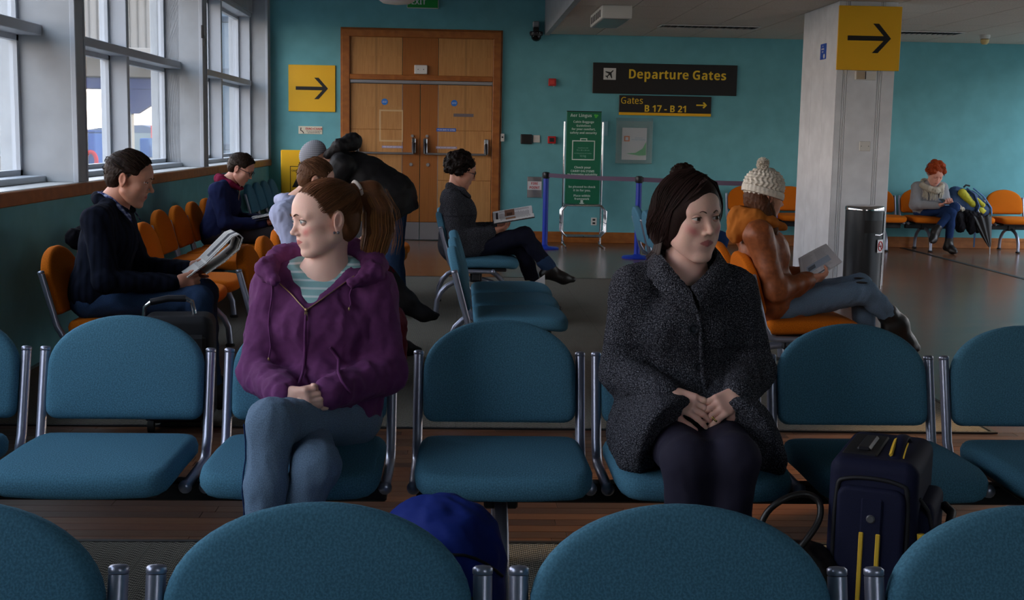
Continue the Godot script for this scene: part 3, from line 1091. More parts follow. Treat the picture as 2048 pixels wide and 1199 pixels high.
func plate(called: String, label: String, cat: String, at: Vector3, w: float, h: float, d: float, m: Material, bevel := 0.004, group := "") -> Node3D:
	var o := thing(called, label, cat, at, 0, group)
	part(o, "plate", G.new().bx(-w / 2, w / 2, -h / 2, h / 2, 0, d, bevel), m)
	return o

func wall_fittings() -> void:
	var z := -16.3
	var o := plate("arrow_sign", "square yellow arrow sign on the teal wall left of doors", "sign", Vector3(-1.885, 1.924, z), 0.596, 0.588, 0.02, M.yellow)
	part(o, "arrow", G.new().prism(T(0, 0.0, 0.021), arrow_shape(1.0), 0.003), M.sign_black)
	o = plate("evacuation_notice", "small cream notice with red lettering under yellow arrow sign", "sign", Vector3(-1.907, 1.395, z), 0.305, 0.1, 0.006, mt(c8(226, 218, 196), 0.6))
	lettering(o, "lettering", "EVAC+CHAIR", 0.21, T(0.045, 0.018, 0.007), M.red)
	lettering(o, "lettering", "for use in an emergency\nby trained staff only", 0.19, T(0.045, -0.022, 0.007), M.print, false)
	part(o, "pictogram", G.new().tube([Vector3(-0.12, 0.03, 0.007), Vector3(-0.125, -0.005, 0.007), Vector3(-0.1, -0.015, 0.007), Vector3(-0.085, -0.04, 0.007)], 0.005, 5), M.print)
	o = thing("exit_sign", "green exit sign high above the doors", "sign", Vector3(-0.48, 3.03, z + 0.02))
	part(o, "case", G.new().bx(-0.2, 0.2, -0.077, 0.08, -0.02, 0.05, 0.006), M.plastic)
	var sign_green := mt(c8(20, 150, 60), 0.4)  # plain green face without emission
	part(o, "face", G.new().bx(-0.192, 0.192, -0.072, 0.074, 0.05, 0.053), sign_green)
	lettering(o, "lettering", "EXIT", 0.18, T(-0.05, 0, 0.053), M.paper)
	# small devices
	for q in [["red fire call point high on wall left of departures sign", 1.19, 2.062, 0.097, 0.094, "red"], ["red fire call point beside the green baggage panel", 1.2, 1.327, 0.104, 0.094, "red"]]:
		o = plate("call_point", q[0], "alarm", Vector3(q[1], q[2], z), q[3], q[4], 0.05, M.red, 0.006, "red call points")
		part(o, "glass_face", G.new().bx(-0.03, 0.03, -0.025, 0.025, 0.05, 0.054, 0.002), M.plastic_dark if q[2] < 1.5 else mt(c8(220, 60, 50), 0.3))
		part(o, "cover_tab", G.new().bx(0.01, 0.03, -0.055, -0.045, 0.02, 0.04), M.plastic)
	o = plate("card_reader", "black square card reader beside the white switch", "reader", Vector3(0.87, 1.331, z), 0.15, 0.125, 0.04, M.plastic_dark, 0.008)
	part(o, "rim", G.new().bx(-0.06, 0.06, -0.05, 0.05, 0.04, 0.043, 0.002), M.black)
	o = plate("wall_switch", "white wall switch between black reader and red call point", "switch", Vector3(1.003, 1.337, z), 0.092, 0.094, 0.012, M.plastic)
	part(o, "rocker", G.new().bx(-0.012, 0.012, -0.022, 0.022, 0.012, 0.018, 0.003), M.plastic)
	o = plate("door_release", "small white release switch at the right door frame", "switch", Vector3(0.56, 1.345, z), 0.05, 0.1, 0.05, M.plastic)
	part(o, "button", G.new().lathe(T(0, 0.005, 0.05, 0, 90), [Vector2(0, 0.006), Vector2(0.012, 0.006), Vector2(0.012, 0)], 12), M.plastic_dark)
	o = plate("blank_plate", "pale teal blank plate right of the green baggage panel", "plate", Vector3(1.88, 1.485, z), 0.1, 0.19, 0.01, mt(c8(134, 184, 196), 0.6))
	o = plate("fire_point_sign", "white fire point sign on steel plate behind the blue post", "sign", Vector3(0.99, 0.713, z), 0.19, 0.27, 0.012, M.steel)
	part(o, "card", G.new().bx(-0.09, 0.09, -0.035, 0.075, 0.012, 0.014), M.paper)
	lettering(o, "lettering", "FIRE\nPOINT", 0.13, T(0, 0.022, 0.015), M.red)
	for q in [["grey double socket low on wall behind the baggage sizer", 1.777, 0.279, z]]:
		o = plate("wall_socket", q[0], "socket", Vector3(q[1], q[2], q[3]), 0.076, 0.1, 0.012, M.plastic)
		for y in [-0.022, 0.022]: part(o, "outlet", G.new().bx(-0.018, 0.018, y - 0.012, y + 0.012, 0.012, 0.015, 0.002), M.plastic_dark)
	# departures sign
	o = plate("departures_sign", "wide black departures sign with yellow lettering and plane symbol", "sign", Vector3(2.649, 2.1285, z), 1.874, 0.389, 0.03, M.sign_black)
	part(o, "symbol_plate", G.new().bx(-0.8, -0.64, -0.02, 0.128, 0.03, 0.033), M.plastic)
	var pl := PackedVector2Array()
	for q in [[0.0, 1.0], [0.1, 0.9], [0.13, 0.35], [0.9, -0.2], [0.9, -0.38], [0.13, -0.12], [0.09, -0.6], [0.32, -0.82], [0.32, -0.95], [0.0, -0.85], [-0.32, -0.95], [-0.32, -0.82], [-0.09, -0.6], [-0.13, -0.12], [-0.9, -0.38], [-0.9, -0.2], [-0.13, 0.35], [-0.1, 0.9]]:
		pl.append(Vector2(q[0], q[1]) * 0.066)
	part(o, "plane_symbol", G.new().prism(T(-0.72, 0.054, 0.035, 0, 0, -45), pl, 0.003), M.sign_black)
	lettering(o, "lettering", "Departure Gates", 1.262, T(0.161, 0.04, 0.031), M.sign_yellow)
	o = plate("gates_sign", "smaller black gates sign with yellow bar below departures sign", "sign", Vector3(2.662, 1.79, z), 1.2, 0.253, 0.03, M.sign_black)
	part(o, "yellow_bar", G.new().bx(-0.6, 0.6, -0.1265, -0.092, 0.03, 0.034, 0.001), M.yellow)
	lettering(o, "lettering", "Gates", 0.283, T(-0.434, 0.06, 0.031), M.sign_yellow, false)
	lettering(o, "lettering", "B 17 - B 21", 0.538, T(0.003, -0.037, 0.031), M.sign_yellow)
	part(o, "arrow", G.new().prism(T(0.474, 0.016, 0.033), PackedVector2Array([Vector2(-0.07, 0.009), Vector2(0.03, 0.009), Vector2(0.012, 0.032), Vector2(0.03, 0.04), Vector2(0.07, 0), Vector2(0.03, -0.04), Vector2(0.012, -0.032), Vector2(0.03, -0.009), Vector2(-0.07, -0.009)]), 0.003), M.sign_yellow)
	# clear leaflet holder
	o = thing("leaflet_holder", "clear acrylic wall holder with a leaflet below gates sign", "holder", Vector3(2.27, 1.336, z))
	part(o, "back_panel", G.new().bx(-0.235, 0.235, -0.292, 0.292, 0, 0.004), M.acrylic)
	part(o, "front_panel", G.new().bx(-0.235, 0.235, -0.292, 0.25, 0.05, 0.054), M.acrylic)
	part(o, "side", G.new().bx(-0.237, -0.233, -0.292, 0.292, 0, 0.054), M.acrylic)
	part(o, "side", G.new().bx(0.233, 0.237, -0.292, 0.292, 0, 0.054), M.acrylic)
	part(o, "bottom", G.new().bx(-0.237, 0.237, -0.296, -0.29, 0, 0.054), M.acrylic)
	o = thing("leaflet", "white leaflet with orange logo and green swoosh in clear holder", "leaflet", Vector3(2.275, 1.295, z + 0.02))
	part(o, "page", G.new().bx(-0.16, 0.16, -0.206, 0.206, 0, 0.004), M.paper)
	part(o, "logo", G.new().bx(-0.135, -0.062, 0.03, 0.1, 0.004, 0.006), mt(c8(222, 112, 44), 0.6))
	part(o, "logo_mark", G.new().bx(-0.118, -0.08, 0.045, 0.085, 0.006, 0.008, 0.002), M.paper)
	lettering(o, "lettering", "A service of\nthe airport authority", 0.18, T(0.055, 0.065, 0.005), mt(c8(90, 150, 200), 0.6), false)
	part(o, "swoosh", G.new().prism(T(0, 0, 0.006), PackedVector2Array([Vector2(-0.105, -0.125), Vector2(0.02, -0.115), Vector2(0.11, -0.06), Vector2(0.155, 0.03), Vector2(0.155, -0.145), Vector2(0.06, -0.15)]), 0.003), mt(c8(96, 190, 120), 0.6))
	# yellow floor board notice by the window corner
	o = thing("yellow_notice_board", "yellow notice board with black triangle standing in the corner", "notice", Vector3(-2.1, 0.0, -16.12), 4)
	part(o, "board", G.new().bx(-0.16, 0.14, 0.05, 1.14, -0.012, 0.012, 0.01), M.yellow)
	part(o, "foot", G.new().bx(-0.15, 0.13, 0, 0.05, -0.12, 0.12, 0.01), M.yellow)
	var fr := G.new()
	for q in [[-0.045, 0.125, 0.93, 0.937], [-0.045, 0.125, 0.6, 0.607], [-0.045, -0.038, 0.6, 0.937], [0.118, 0.125, 0.6, 0.937]]: fr.bx(q[0], q[1], q[2], q[3], 0.012, 0.014)
	part(o, "border", fr, M.sign_black)
	part(o, "triangle", G.new().prism(T(0.04, 0.72, 0.013), PackedVector2Array([Vector2(-0.06, -0.05), Vector2(0.06, -0.05), Vector2(0, 0.07)]), 0.003), M.sign_black)
	lettering(o, "lettering", "CAUTION", 0.13, T(0.04, 0.88, 0.013), M.sign_black)
	# camera on the bulkhead corner
	o = thing("security_camera", "black dome security camera on a grey wall bracket", "camera", Vector3(0.972, 2.68, z))
	part(o, "bracket", G.new().bx(-0.05, 0.03, 0.06, 0.14, 0, 0.12, 0.01), M.steel)
	part(o, "arm", G.new().bx(-0.045, 0.025, -0.01, 0.06, 0.03, 0.12, 0.006), M.plastic_dark)
	part(o, "housing", G.new().lathe(T(-0.005, -0.04, 0.1), [Vector2(0, 0.05), Vector2(0.08, 0.05), Vector2(0.088, 0.03), Vector2(0.08, 0.0), Vector2(0.066, -0.005)], 20), M.plastic_dark)
	part(o, "dome", G.new().lathe(T(-0.005, -0.04, 0.1), [Vector2(0.066, -0.005), Vector2(0.06, -0.04), Vector2(0.035, -0.066), Vector2(0, -0.074)], 20), mt(c8(10, 10, 12), 0.08))
	for x in [-0.05, 0.0, 0.035]: part(o, "bolt", G.new().ball(Vector3(x, -0.01, 0.18), Vector3.ONE * 0.009, 8), M.steel)

func ceiling_fittings() -> void:
	# grille unit under the low ceiling
	var o := thing("ceiling_grille_unit", "cream box unit with slotted side hanging under the ceiling", "unit", Vector3(1.55, 2.67, -12.9))
	part(o, "case", G.new().bx(-0.15, 0.15, -0.13, 0, -0.8, 0.3, 0.006), M.plastic)
	part(o, "base_panel", G.new().bx(-0.13, 0.13, -0.135, -0.128, -0.78, 0.28, 0.003), M.steel)
	for k in 6: part(o, "slot", G.new().bx(-0.153, -0.147, -0.105, -0.035, -0.72 + k * 0.16, -0.64 + k * 0.16), M.plastic_dark)
	for q in [[2.3, 3.46, -14.69, "between grille unit and pillar"], [5.0, 5.92, -14.82, "right of the pillar"]]:
		var vt := thing("ceiling_vent", "long slatted ceiling vent %s" % q[3], "vent", Vector3((q[0] + q[1]) / 2, 2.668, q[2]), 0, "long ceiling vents")
		var w: float = (q[1] - q[0]) / 2
		part(vt, "frame", G.new().bx(-w, w, -0.012, 0, -0.16, -0.14, 0.002).bx(-w, w, -0.012, 0, 0.14, 0.16, 0.002).bx(-w, -w + 0.02, -0.012, 0, -0.14, 0.14, 0.002).bx(w - 0.02, w, -0.012, 0, -0.14, 0.14, 0.002), M.plastic)
		part(vt, "duct", G.new().bx(-w, w, 0.0, 0.002, -0.14, 0.14), M.black)
		for k in 14: part(vt, "slat", G.new().box(T(-w + 0.05 + k * (w * 2 - 0.1) / 13.0, -0.008, 0, 0, 0, 35), Vector3(0.03, 0.003, 0.27)), M.steel)
	o = thing("heat_detector", "small cream heat detector on the low ceiling", "detector", Vector3(6.29, 2.67, -15.03))
	part(o, "base", G.new().lathe(T(0, 0, 0), [Vector2(0.06, 0), Vector2(0.06, -0.03), Vector2(0.05, -0.045)], 18), M.plastic)
	part(o, "sensor", G.new().lathe(T(0, 0, 0), [Vector2(0.035, -0.045), Vector2(0.052, -0.055), Vector2(0.046, -0.09), Vector2(0.03, -0.11), Vector2(0, -0.11)], 18), mt(c8(214, 190, 130), 0.5))
	o = thing("dome_lamp", "unlit white dome lamp hanging at the top edge by exit sign", "lamp", Vector3(-0.75, 2.86, -15.0))
	part(o, "bowl", G.new().lathe(T(0, 0, 0), [Vector2(0, -0.0), Vector2(0.16, 0.02), Vector2(0.23, 0.07), Vector2(0.24, 0.11), Vector2(0.2, 0.12)], 28), M.plastic)
	part(o, "stem", G.new().tube([Vector3(0, 0.1, 0), Vector3(0, 0.44, 0)], 0.02, 8), M.plastic)
	o = thing("wall_sensor", "tiny cream sensor high on the wall near the windows", "sensor", Vector3(-2.06, 3.16, -16.3))
	part(o, "case", G.new().bx(-0.04, 0.04, -0.03, 0.05, 0, 0.05, 0.01), M.plastic)
	part(o, "lens", G.new().ball(Vector3(0, -0.005, 0.05), Vector3(0.022, 0.016, 0.012), 10), M.white)

func pillar() -> void:
	var p := room("trim_2")
	p.name = "pillar"
	part(p, "core", G.new().bx(3.545, 4.09, 0, 2.67, -13.0, -11.8, 0.006), M.pillar)
	# cladding boards that leave narrow grooves
	for q in [[3.545, 3.60], [3.606, 3.618], [3.624, 3.636], [3.642, 3.93], [3.936, 3.948], [3.954, 3.966], [3.972, 4.09]]:
		part(p, "cladding_board", G.new().bx(q[0], q[1], 0, 2.67, -11.8, -11.79, 0.003), M.pillar)
	for q in [[-13.0, -12.62], [-12.614, -12.2], [-12.194, -11.79]]:
		part(p, "cladding_board", G.new().bx(3.537, 3.545, 0, 2.67, q[0], q[1], 0.003), M.pillar)
	var o := thing("arrow_sign", "square yellow arrow sign hung on the white pillar", "sign", Vector3(3.818, 2.33, -11.76))
	part(o, "plate", G.new().bx(-0.298, 0.298, -0.295, 0.295, 0, 0.015, 0.003), M.yellow)
	part(o, "arrow", G.new().prism(T(0, 0, 0.016), arrow_shape(1.0), 0.003), M.sign_black)
	o = plate("steel_switch", "beige and white switch plate under the pillar arrow sign", "switch", Vector3(3.81, 1.99, -11.79), 0.2, 0.085, 0.03, M.plastic)
	part(o, "beige_half", G.new().bx(-0.09, -0.01, -0.036, 0.036, 0.03, 0.034, 0.002), mt(c8(186, 166, 140), 0.5))
	part(o, "seam", G.new().bx(-0.006, 0.0, -0.036, 0.036, 0.03, 0.033), M.plastic_dark)
	o = plate("blank_socket", "white blank socket plate at mid height on the pillar", "socket", Vector3(3.843, 1.33, -11.79), 0.105, 0.092, 0.012, M.plastic)
	for x in [-0.035, 0.035]: part(o, "screw", G.new().ball(Vector3(x, 0, 0.012), Vector3.ONE * 0.004, 6), M.plastic_dark)
	o = thing("pillar_sticker", "blue sticker with white print on the pillar side", "sticker", Vector3(3.536, 2.235, -12.25), -90)
	part(o, "film", G.new().bx(-0.1, 0.1, -0.075, 0.075, 0, 0.001), mt(c8(36, 84, 190), 0.5))
	lettering(o, "lettering", "no\nsmoking\narea", 0.09, T(-0.02, 0.025, 0.001), M.paper)
	part(o, "hand_mark", G.new().ball(Vector3(0.03, -0.045, 0.001), Vector3(0.03, 0.022, 0.001), 12), M.paper)
	# litter bin with a lid ring and a no smoking card
	o = thing("litter_bin", "dark round litter bin with chrome lid in front of the pillar", "bin", Vector3(3.755, 0, -11.42))
	var gun := mt(c8(66, 70, 74), 0.34, 0.6)
	part(o, "drum", G.new().lathe(T(0, 0, 0), [Vector2(0, 0.0), Vector2(0.16, 0.0), Vector2(0.165, 0.012), Vector2(0.172, 0.745)], 36), gun)
	part(o, "lid", G.new().lathe(T(0, 0, 0), [Vector2(0.172, 0.745), Vector2(0.178, 0.748), Vector2(0.179, 0.775), Vector2(0.165, 0.788), Vector2(0.06, 0.8), Vector2(0, 0.802)], 36), M.chrome)
	part(o, "opening", G.new().loops(2, 9, func(a: int, b: int) -> Vector3:
		var ang := deg_to_rad(38.0 + b * 8.5)
		return Vector3(cos(ang) * 0.1735, 0.545 + a * 0.115, sin(ang) * 0.1735), false), M.black)
	part(o, "flap_rim", G.new().tube([Vector3(0.136, 0.535, 0.112), Vector3(0.1, 0.525, 0.146), Vector3(0.05, 0.53, 0.168)], 0.009, 6), M.chrome)
	part(o, "side_strip", G.new().tube([Vector3(0.165, 0.02, 0.06), Vector3(0.168, 0.74, 0.06)], 0.008, 6), M.chrome)
	var card := part(o, "no_smoking_card", G.new().box(T(0.118, 0.425, 0.132, 41), Vector3(0.09, 0.12, 0.003)), M.paper)
	var ring := []
	for k in 21: ring.append(Vector3(cos(TAU * k / 20) * 0.034, sin(TAU * k / 20) * 0.042, 0.003))
	part(card, "ring", G.new().tube(ring, 0.005, 5, false), M.red, T(0.118, 0.425, 0.132, 41))
	part(card, "bar", G.new().tube([Vector3(-0.024, 0.03, 0.003), Vector3(0.024, -0.03, 0.003)], 0.004, 5), M.red, T(0.118, 0.425, 0.132, 41))
	part(card, "cigarette", G.new().bx(-0.024, 0.02, -0.006, 0.004, 0.001, 0.003), M.sign_black, T(0.118, 0.425, 0.132, 41))

# ---------------------------------------------------------------- seating
func back_outline() -> PackedVector2Array:
	var p := PackedVector2Array()
	var w := 0.238
	# bottom corners
	for k in 5:
		var a := deg_to_rad(270.0 + k * 22.5)
		p.append(Vector2(w - 0.035 + cos(a) * 0.035, 0.035 + sin(a) * 0.035))
	p.append(Vector2(w + 0.001, 0.1))
	# dome
	for k in 25:
		var a := PI * k / 24.0
		var cx := cos(a)
		var sy := sin(a)
		p.append(Vector2(cx * w, 0.158 + pow(absf(sy), 0.97) * 0.164))
	p.append(Vector2(-w - 0.001, 0.1))
	for k in 5:
		var a := deg_to_rad(180.0 + k * 22.5)
		p.append(Vector2(-w + 0.035 + cos(a) * 0.035, 0.035 + sin(a) * 0.035))
	return p

func make_chair(called: String, label: String, cloth: Material, group: String) -> Node3D:
	# origin on the floor under the post tops; faces +z
	var o := thing(called, label, "chair", Vector3.ZERO, 0, group)
	var rec := deg_to_rad(15.0)
	var bt := Transform3D(Basis(Vector3.RIGHT, -rec), Vector3(0, 0.474, 0.062))
	part(o, "backrest", G.new().pillow(bt, back_outline(), [[-0.024, 0.016], [-0.019, 0.006], [-0.01, 0.0], [0.014, 0.0], [0.024, 0.007], [0.03, 0.02]], 0.008, 0.004), cloth)
	# seat: outline seen from above, thick with a rolled front
	var line := PackedVector2Array()
	for q in [[-0.1, 0.0], [0.0, 0.0], [0.1, 0.0], [0.18, 0.0], [0.215, 0.008], [0.236, 0.028], [0.245, 0.06], [0.248, 0.2], [0.25, 0.38], [0.244, 0.43], [0.225, 0.465], [0.19, 0.485], [0.1, 0.495], [0.0, 0.498], [-0.1, 0.495], [-0.19, 0.485], [-0.225, 0.465], [-0.244, 0.43], [-0.25, 0.38], [-0.248, 0.2], [-0.245, 0.06], [-0.236, 0.028], [-0.215, 0.008], [-0.18, 0.0]]:
		line.append(Vector2(q[0], q[1]))
	var seat := G.new().pillow(Transform3D(Basis(Vector3(1, 0, 0), Vector3(0, 0, 1), Vector3(0, 1, 0)), Vector3(0, 0.372, 0.1)), line, [[0.0, 0.03], [0.008, 0.012], [0.022, 0.002], [0.045, 0.0], [0.06, 0.006], [0.069, 0.016], [0.073, 0.03]], 0.008, 0.0)
	for k in seat.v.size():
		var p := seat.v[k]
		var t := clampf((p.z - 0.4) / 0.2, 0.0, 1.0)
		seat.v[k].y -= t * t * 0.022
		seat.v[k].y += 0.012 * clampf((p.z - 0.1) / 0.3, 0, 1)
	part(o, "seat", seat, cloth)
	for s in [-1.0, 1.0]:
		var x: float = s * 0.2545
		var pts := []
		pts.append(Vector3(x, 0.674, 0.002))
		pts.append(Vector3(x, 0.42, 0.07))
		for k in 7:
			var a := k / 6.0 * (PI / 2 - 0.26)
			pts.append(Vector3(x, 0.358 + 0.05 * (1.0 - sin(a + 0.26)) , 0.135 - 0.05 * cos(a + 0.26)))
		pts.append(Vector3(x, 0.356, 0.39))
		var fr := part(o, "frame_tube", G.new().tube(pts, 0.0155, 14), M.tube)
		part(fr, "cap", G.new().lathe(Transform3D(Basis(Vector3.RIGHT, -rec), Vector3(x, 0.675, 0.0015)), [Vector2(0.0148, 0), Vector2(0.0162, 0.002), Vector2(0.0162, 0.01), Vector2(0.012, 0.0135), Vector2(0, 0.015)], 14), M.tube)
		part(fr, "end_ball", G.new().ball(Vector3(x, 0.356, 0.395), Vector3(0.02, 0.02, 0.017), 12), M.tube)
	part(o, "seat_pan", G.new().bx(-0.2, 0.2, 0.352, 0.376, 0.14, 0.5, 0.006), M.beam)
	return o

func make_beam(n: int, pitch: float, label: String, at: Vector3, turn: float) -> Node3D:
	var o := thing("seat_beam", label, "beam", at, turn, "beams and legs that carry the seats")
	var w := n * pitch / 2.0
	part(o, "beam", G.new().bx(-w + 0.03, w - 0.03, 0.285, 0.343, 0.24, 0.3, 0.006), M.beam)
	for s in ([-1.0, 1.0] if n > 1 else [0.0]):
		var x: float = s * (w - pitch * (0.5 if n > 2 else 0.25))
		var pts := []
		for k in 13:
			var a := PI * k / 12.0
			pts.append(Vector3(x, 0.02 + 0.27 * pow(sin(a), 0.7), 0.25 - cos(a) * 0.28))
		var lg := part(o, "leg", G.new().tube(pts, 0.02, 10), M.tube)
		for e in [pts[0], pts[12]]:
			part(lg, "foot", G.new().lathe(Transform3D(Basis(), Vector3(x, 0.004, e.z)), [Vector2(0, 0), Vector2(0.03, 0), Vector2(0.03, 0.012), Vector2(0.022, 0.02)], 12), M.rubber)
		part(lg, "bracket", G.new().bx(x - 0.05, x + 0.05, 0.27, 0.352, 0.225, 0.315, 0.006), M.beam)
	return o

func seating() -> void:
	var g_row := "teal chairs of the two rows nearest the camera"
	var proto := make_chair("teal_chair", "teal chair at the left edge of the second row", M.teal, g_row)
	proto.position = Vector3(-1.5875, 0, -3.89)
	var names := {
		"left edge": 0}
	var rows := [
		[-1.0205, -3.89, "empty teal chair left of the girl in purple"],
		[-0.4535, -3.89, "teal chair the girl in the purple hoodie sits on"],
		[0.137, -3.89, "empty teal chair between the two seated women"],
		[0.697, -3.89, "teal chair the woman in the grey coat sits on"],
		[1.257, -3.89, "empty teal chair behind the navy suitcase"],
		[1.817, -3.89, "empty teal chair at the right edge of the second row"],
		[-0.7755, -1.9, "teal chair at the left edge of the nearest row"],
		[-0.2085, -1.9, "teal chair of the nearest row in front of the girl"],
		[0.3575, -1.9, "teal chair of the nearest row in front of the woman"],
		[0.926, -1.9, "teal chair at the right edge of the nearest row"]]
	for q in rows: copy(proto, q[2], Vector3(q[0], 0, q[1]), 0)
	make_beam(3, 0.567, "black seat beam and legs under the girl's row", Vector3(-1.0205, 0, -3.89), 0)
	make_beam(4, 0.56, "black seat beam and legs under the woman's row", Vector3(0.977, 0, -3.89), 0)
	make_beam(4, 0.567, "black seat beam and legs under the nearest row", Vector3(0.075, 0, -1.9), 0)
	# columns that face right
	var col := [
		[-0.014, -6.52, "nearest teal chair of the middle column, empty", 1], [-0.014, -7.085, "second teal chair of the middle column, empty", 1], [-0.014, -7.65, "third teal chair of the middle column, empty", 1],
		[-0.129, -9.54, "teal chair the magazine reader sits on", 1], [-0.129, -10.105, "teal chair behind the magazine reader", 1],
		[1.55, -10.15, "pale teal chair left of the woman's head, nearer one", 1], [1.55, -10.75, "pale teal chair left of the woman's head, farther one", 1],
		[-2.31, -13.95, "teal chair by the windows just beyond the young man", 1], [-2.31, -14.52, "second teal chair beyond the young man", 1], [-2.31, -15.08, "third teal chair beyond the young man", 1], [-2.31, -15.65, "teal chair nearest the corner by the windows", 1]]
	for q in col:
		var o := copy(proto, q[2], Vector3(q[0], 0, q[1]), 90)
		o.set_meta("group", "teal chairs of the columns")
	make_beam(3, 0.565, "seat beam and legs under the near middle column", Vector3(-0.014, 0, -7.085), 90)
	make_beam(2, 0.565, "seat beam and legs under the magazine reader", Vector3(-0.129, 0, -9.82), 90)
	make_beam(2, 0.6, "seat beam and legs under the pale teal chairs", Vector3(1.55, 0, -10.45), 90)
	make_beam(4, 0.567, "seat beam and legs under the teal chairs by the corner", Vector3(-2.31, 0, -14.8), 90)
	var og := make_chair("orange_chair", "orange chair the man with the newspaper sits on", M.orange, "orange chairs")
	og.position = Vector3(-1.97, 0, -6.23)
	og.rotation.y = PI / 2
	var oc := [
		[-1.97, -6.8, "orange chair behind the newspaper man, hidden by him", 90], [-1.97, -7.365, "second orange chair behind the newspaper man", 90], [-1.97, -7.93, "large orange chair right of the newspaper man's chest", 90],
		[-2.17, -9.2, "orange chair against the dado, first of three in front of the young man", 90], [-2.17, -9.77, "orange chair against the dado, middle of three in front of the young man", 90], [-2.17, -10.34, "orange chair against the dado next to the young man", 90], [-2.17, -10.9, "orange chair the young man with glasses sits on", 90],
		[-1.076, -6.43, "orange chair beside the folded newspaper, nearest of its column", 90], [-1.076, -7.0, "second orange chair of the column behind the girl", 90], [-1.076, -7.57, "orange chair the person in the pale hoodie sits on", 90],
		[-1.0, -10.0, "orange chair beyond the pale hoodie, mostly hidden", 90], [-1.0, -10.57, "orange chair beside the bending person", 90],
		[1.5, -6.5, "orange chair the woman in the leather jacket sits on", 90], [1.5, -7.07, "orange chair just beyond the leather jacket", 90], [1.5, -7.64, "third orange chair of the leather jacket column", 90],
		[3.73, -16.12, "orange wall chair behind the white hat", 0], [4.297, -16.12, "orange wall chair just left of the pillar", 0], [4.864, -16.12, "orange wall chair hidden behind the pillar", 0], [5.431, -16.12, "orange wall chair just right of the litter bin", 0],
		[6.0, -16.12, "orange wall chair the red haired person sits on", 0], [6.567, -16.12, "orange wall chair under the yellow and blue backpack", 0], [7.134, -16.12, "empty orange wall chair at the right edge", 0]]
	for q in oc: copy(og, q[2], Vector3(q[0], 0, q[1]), q[3])
	make_beam(4, 0.567, "seat beam and legs under the newspaper man", Vector3(-1.97, 0, -7.08), 90)
	make_beam(4, 0.567, "seat beam and legs under the young man with glasses", Vector3(-2.17, 0, -10.05), 90)
	make_beam(3, 0.567, "seat beam and legs under the pale hoodie", Vector3(-1.076, 0, -7.0), 90)
	make_beam(2, 0.567, "seat beam and legs beside the bending person", Vector3(-1.0, 0, -10.285), 90)
	make_beam(3, 0.567, "seat beam and legs under the leather jacket", Vector3(1.5, 0, -7.07), 90)
	make_beam(4, 0.567, "seat beam and legs on the end wall left of the bin", Vector3(4.58, 0, -16.12), 0)
	make_beam(3, 0.567, "seat beam and legs on the end wall under the backpack", Vector3(6.567, 0, -16.12), 0)

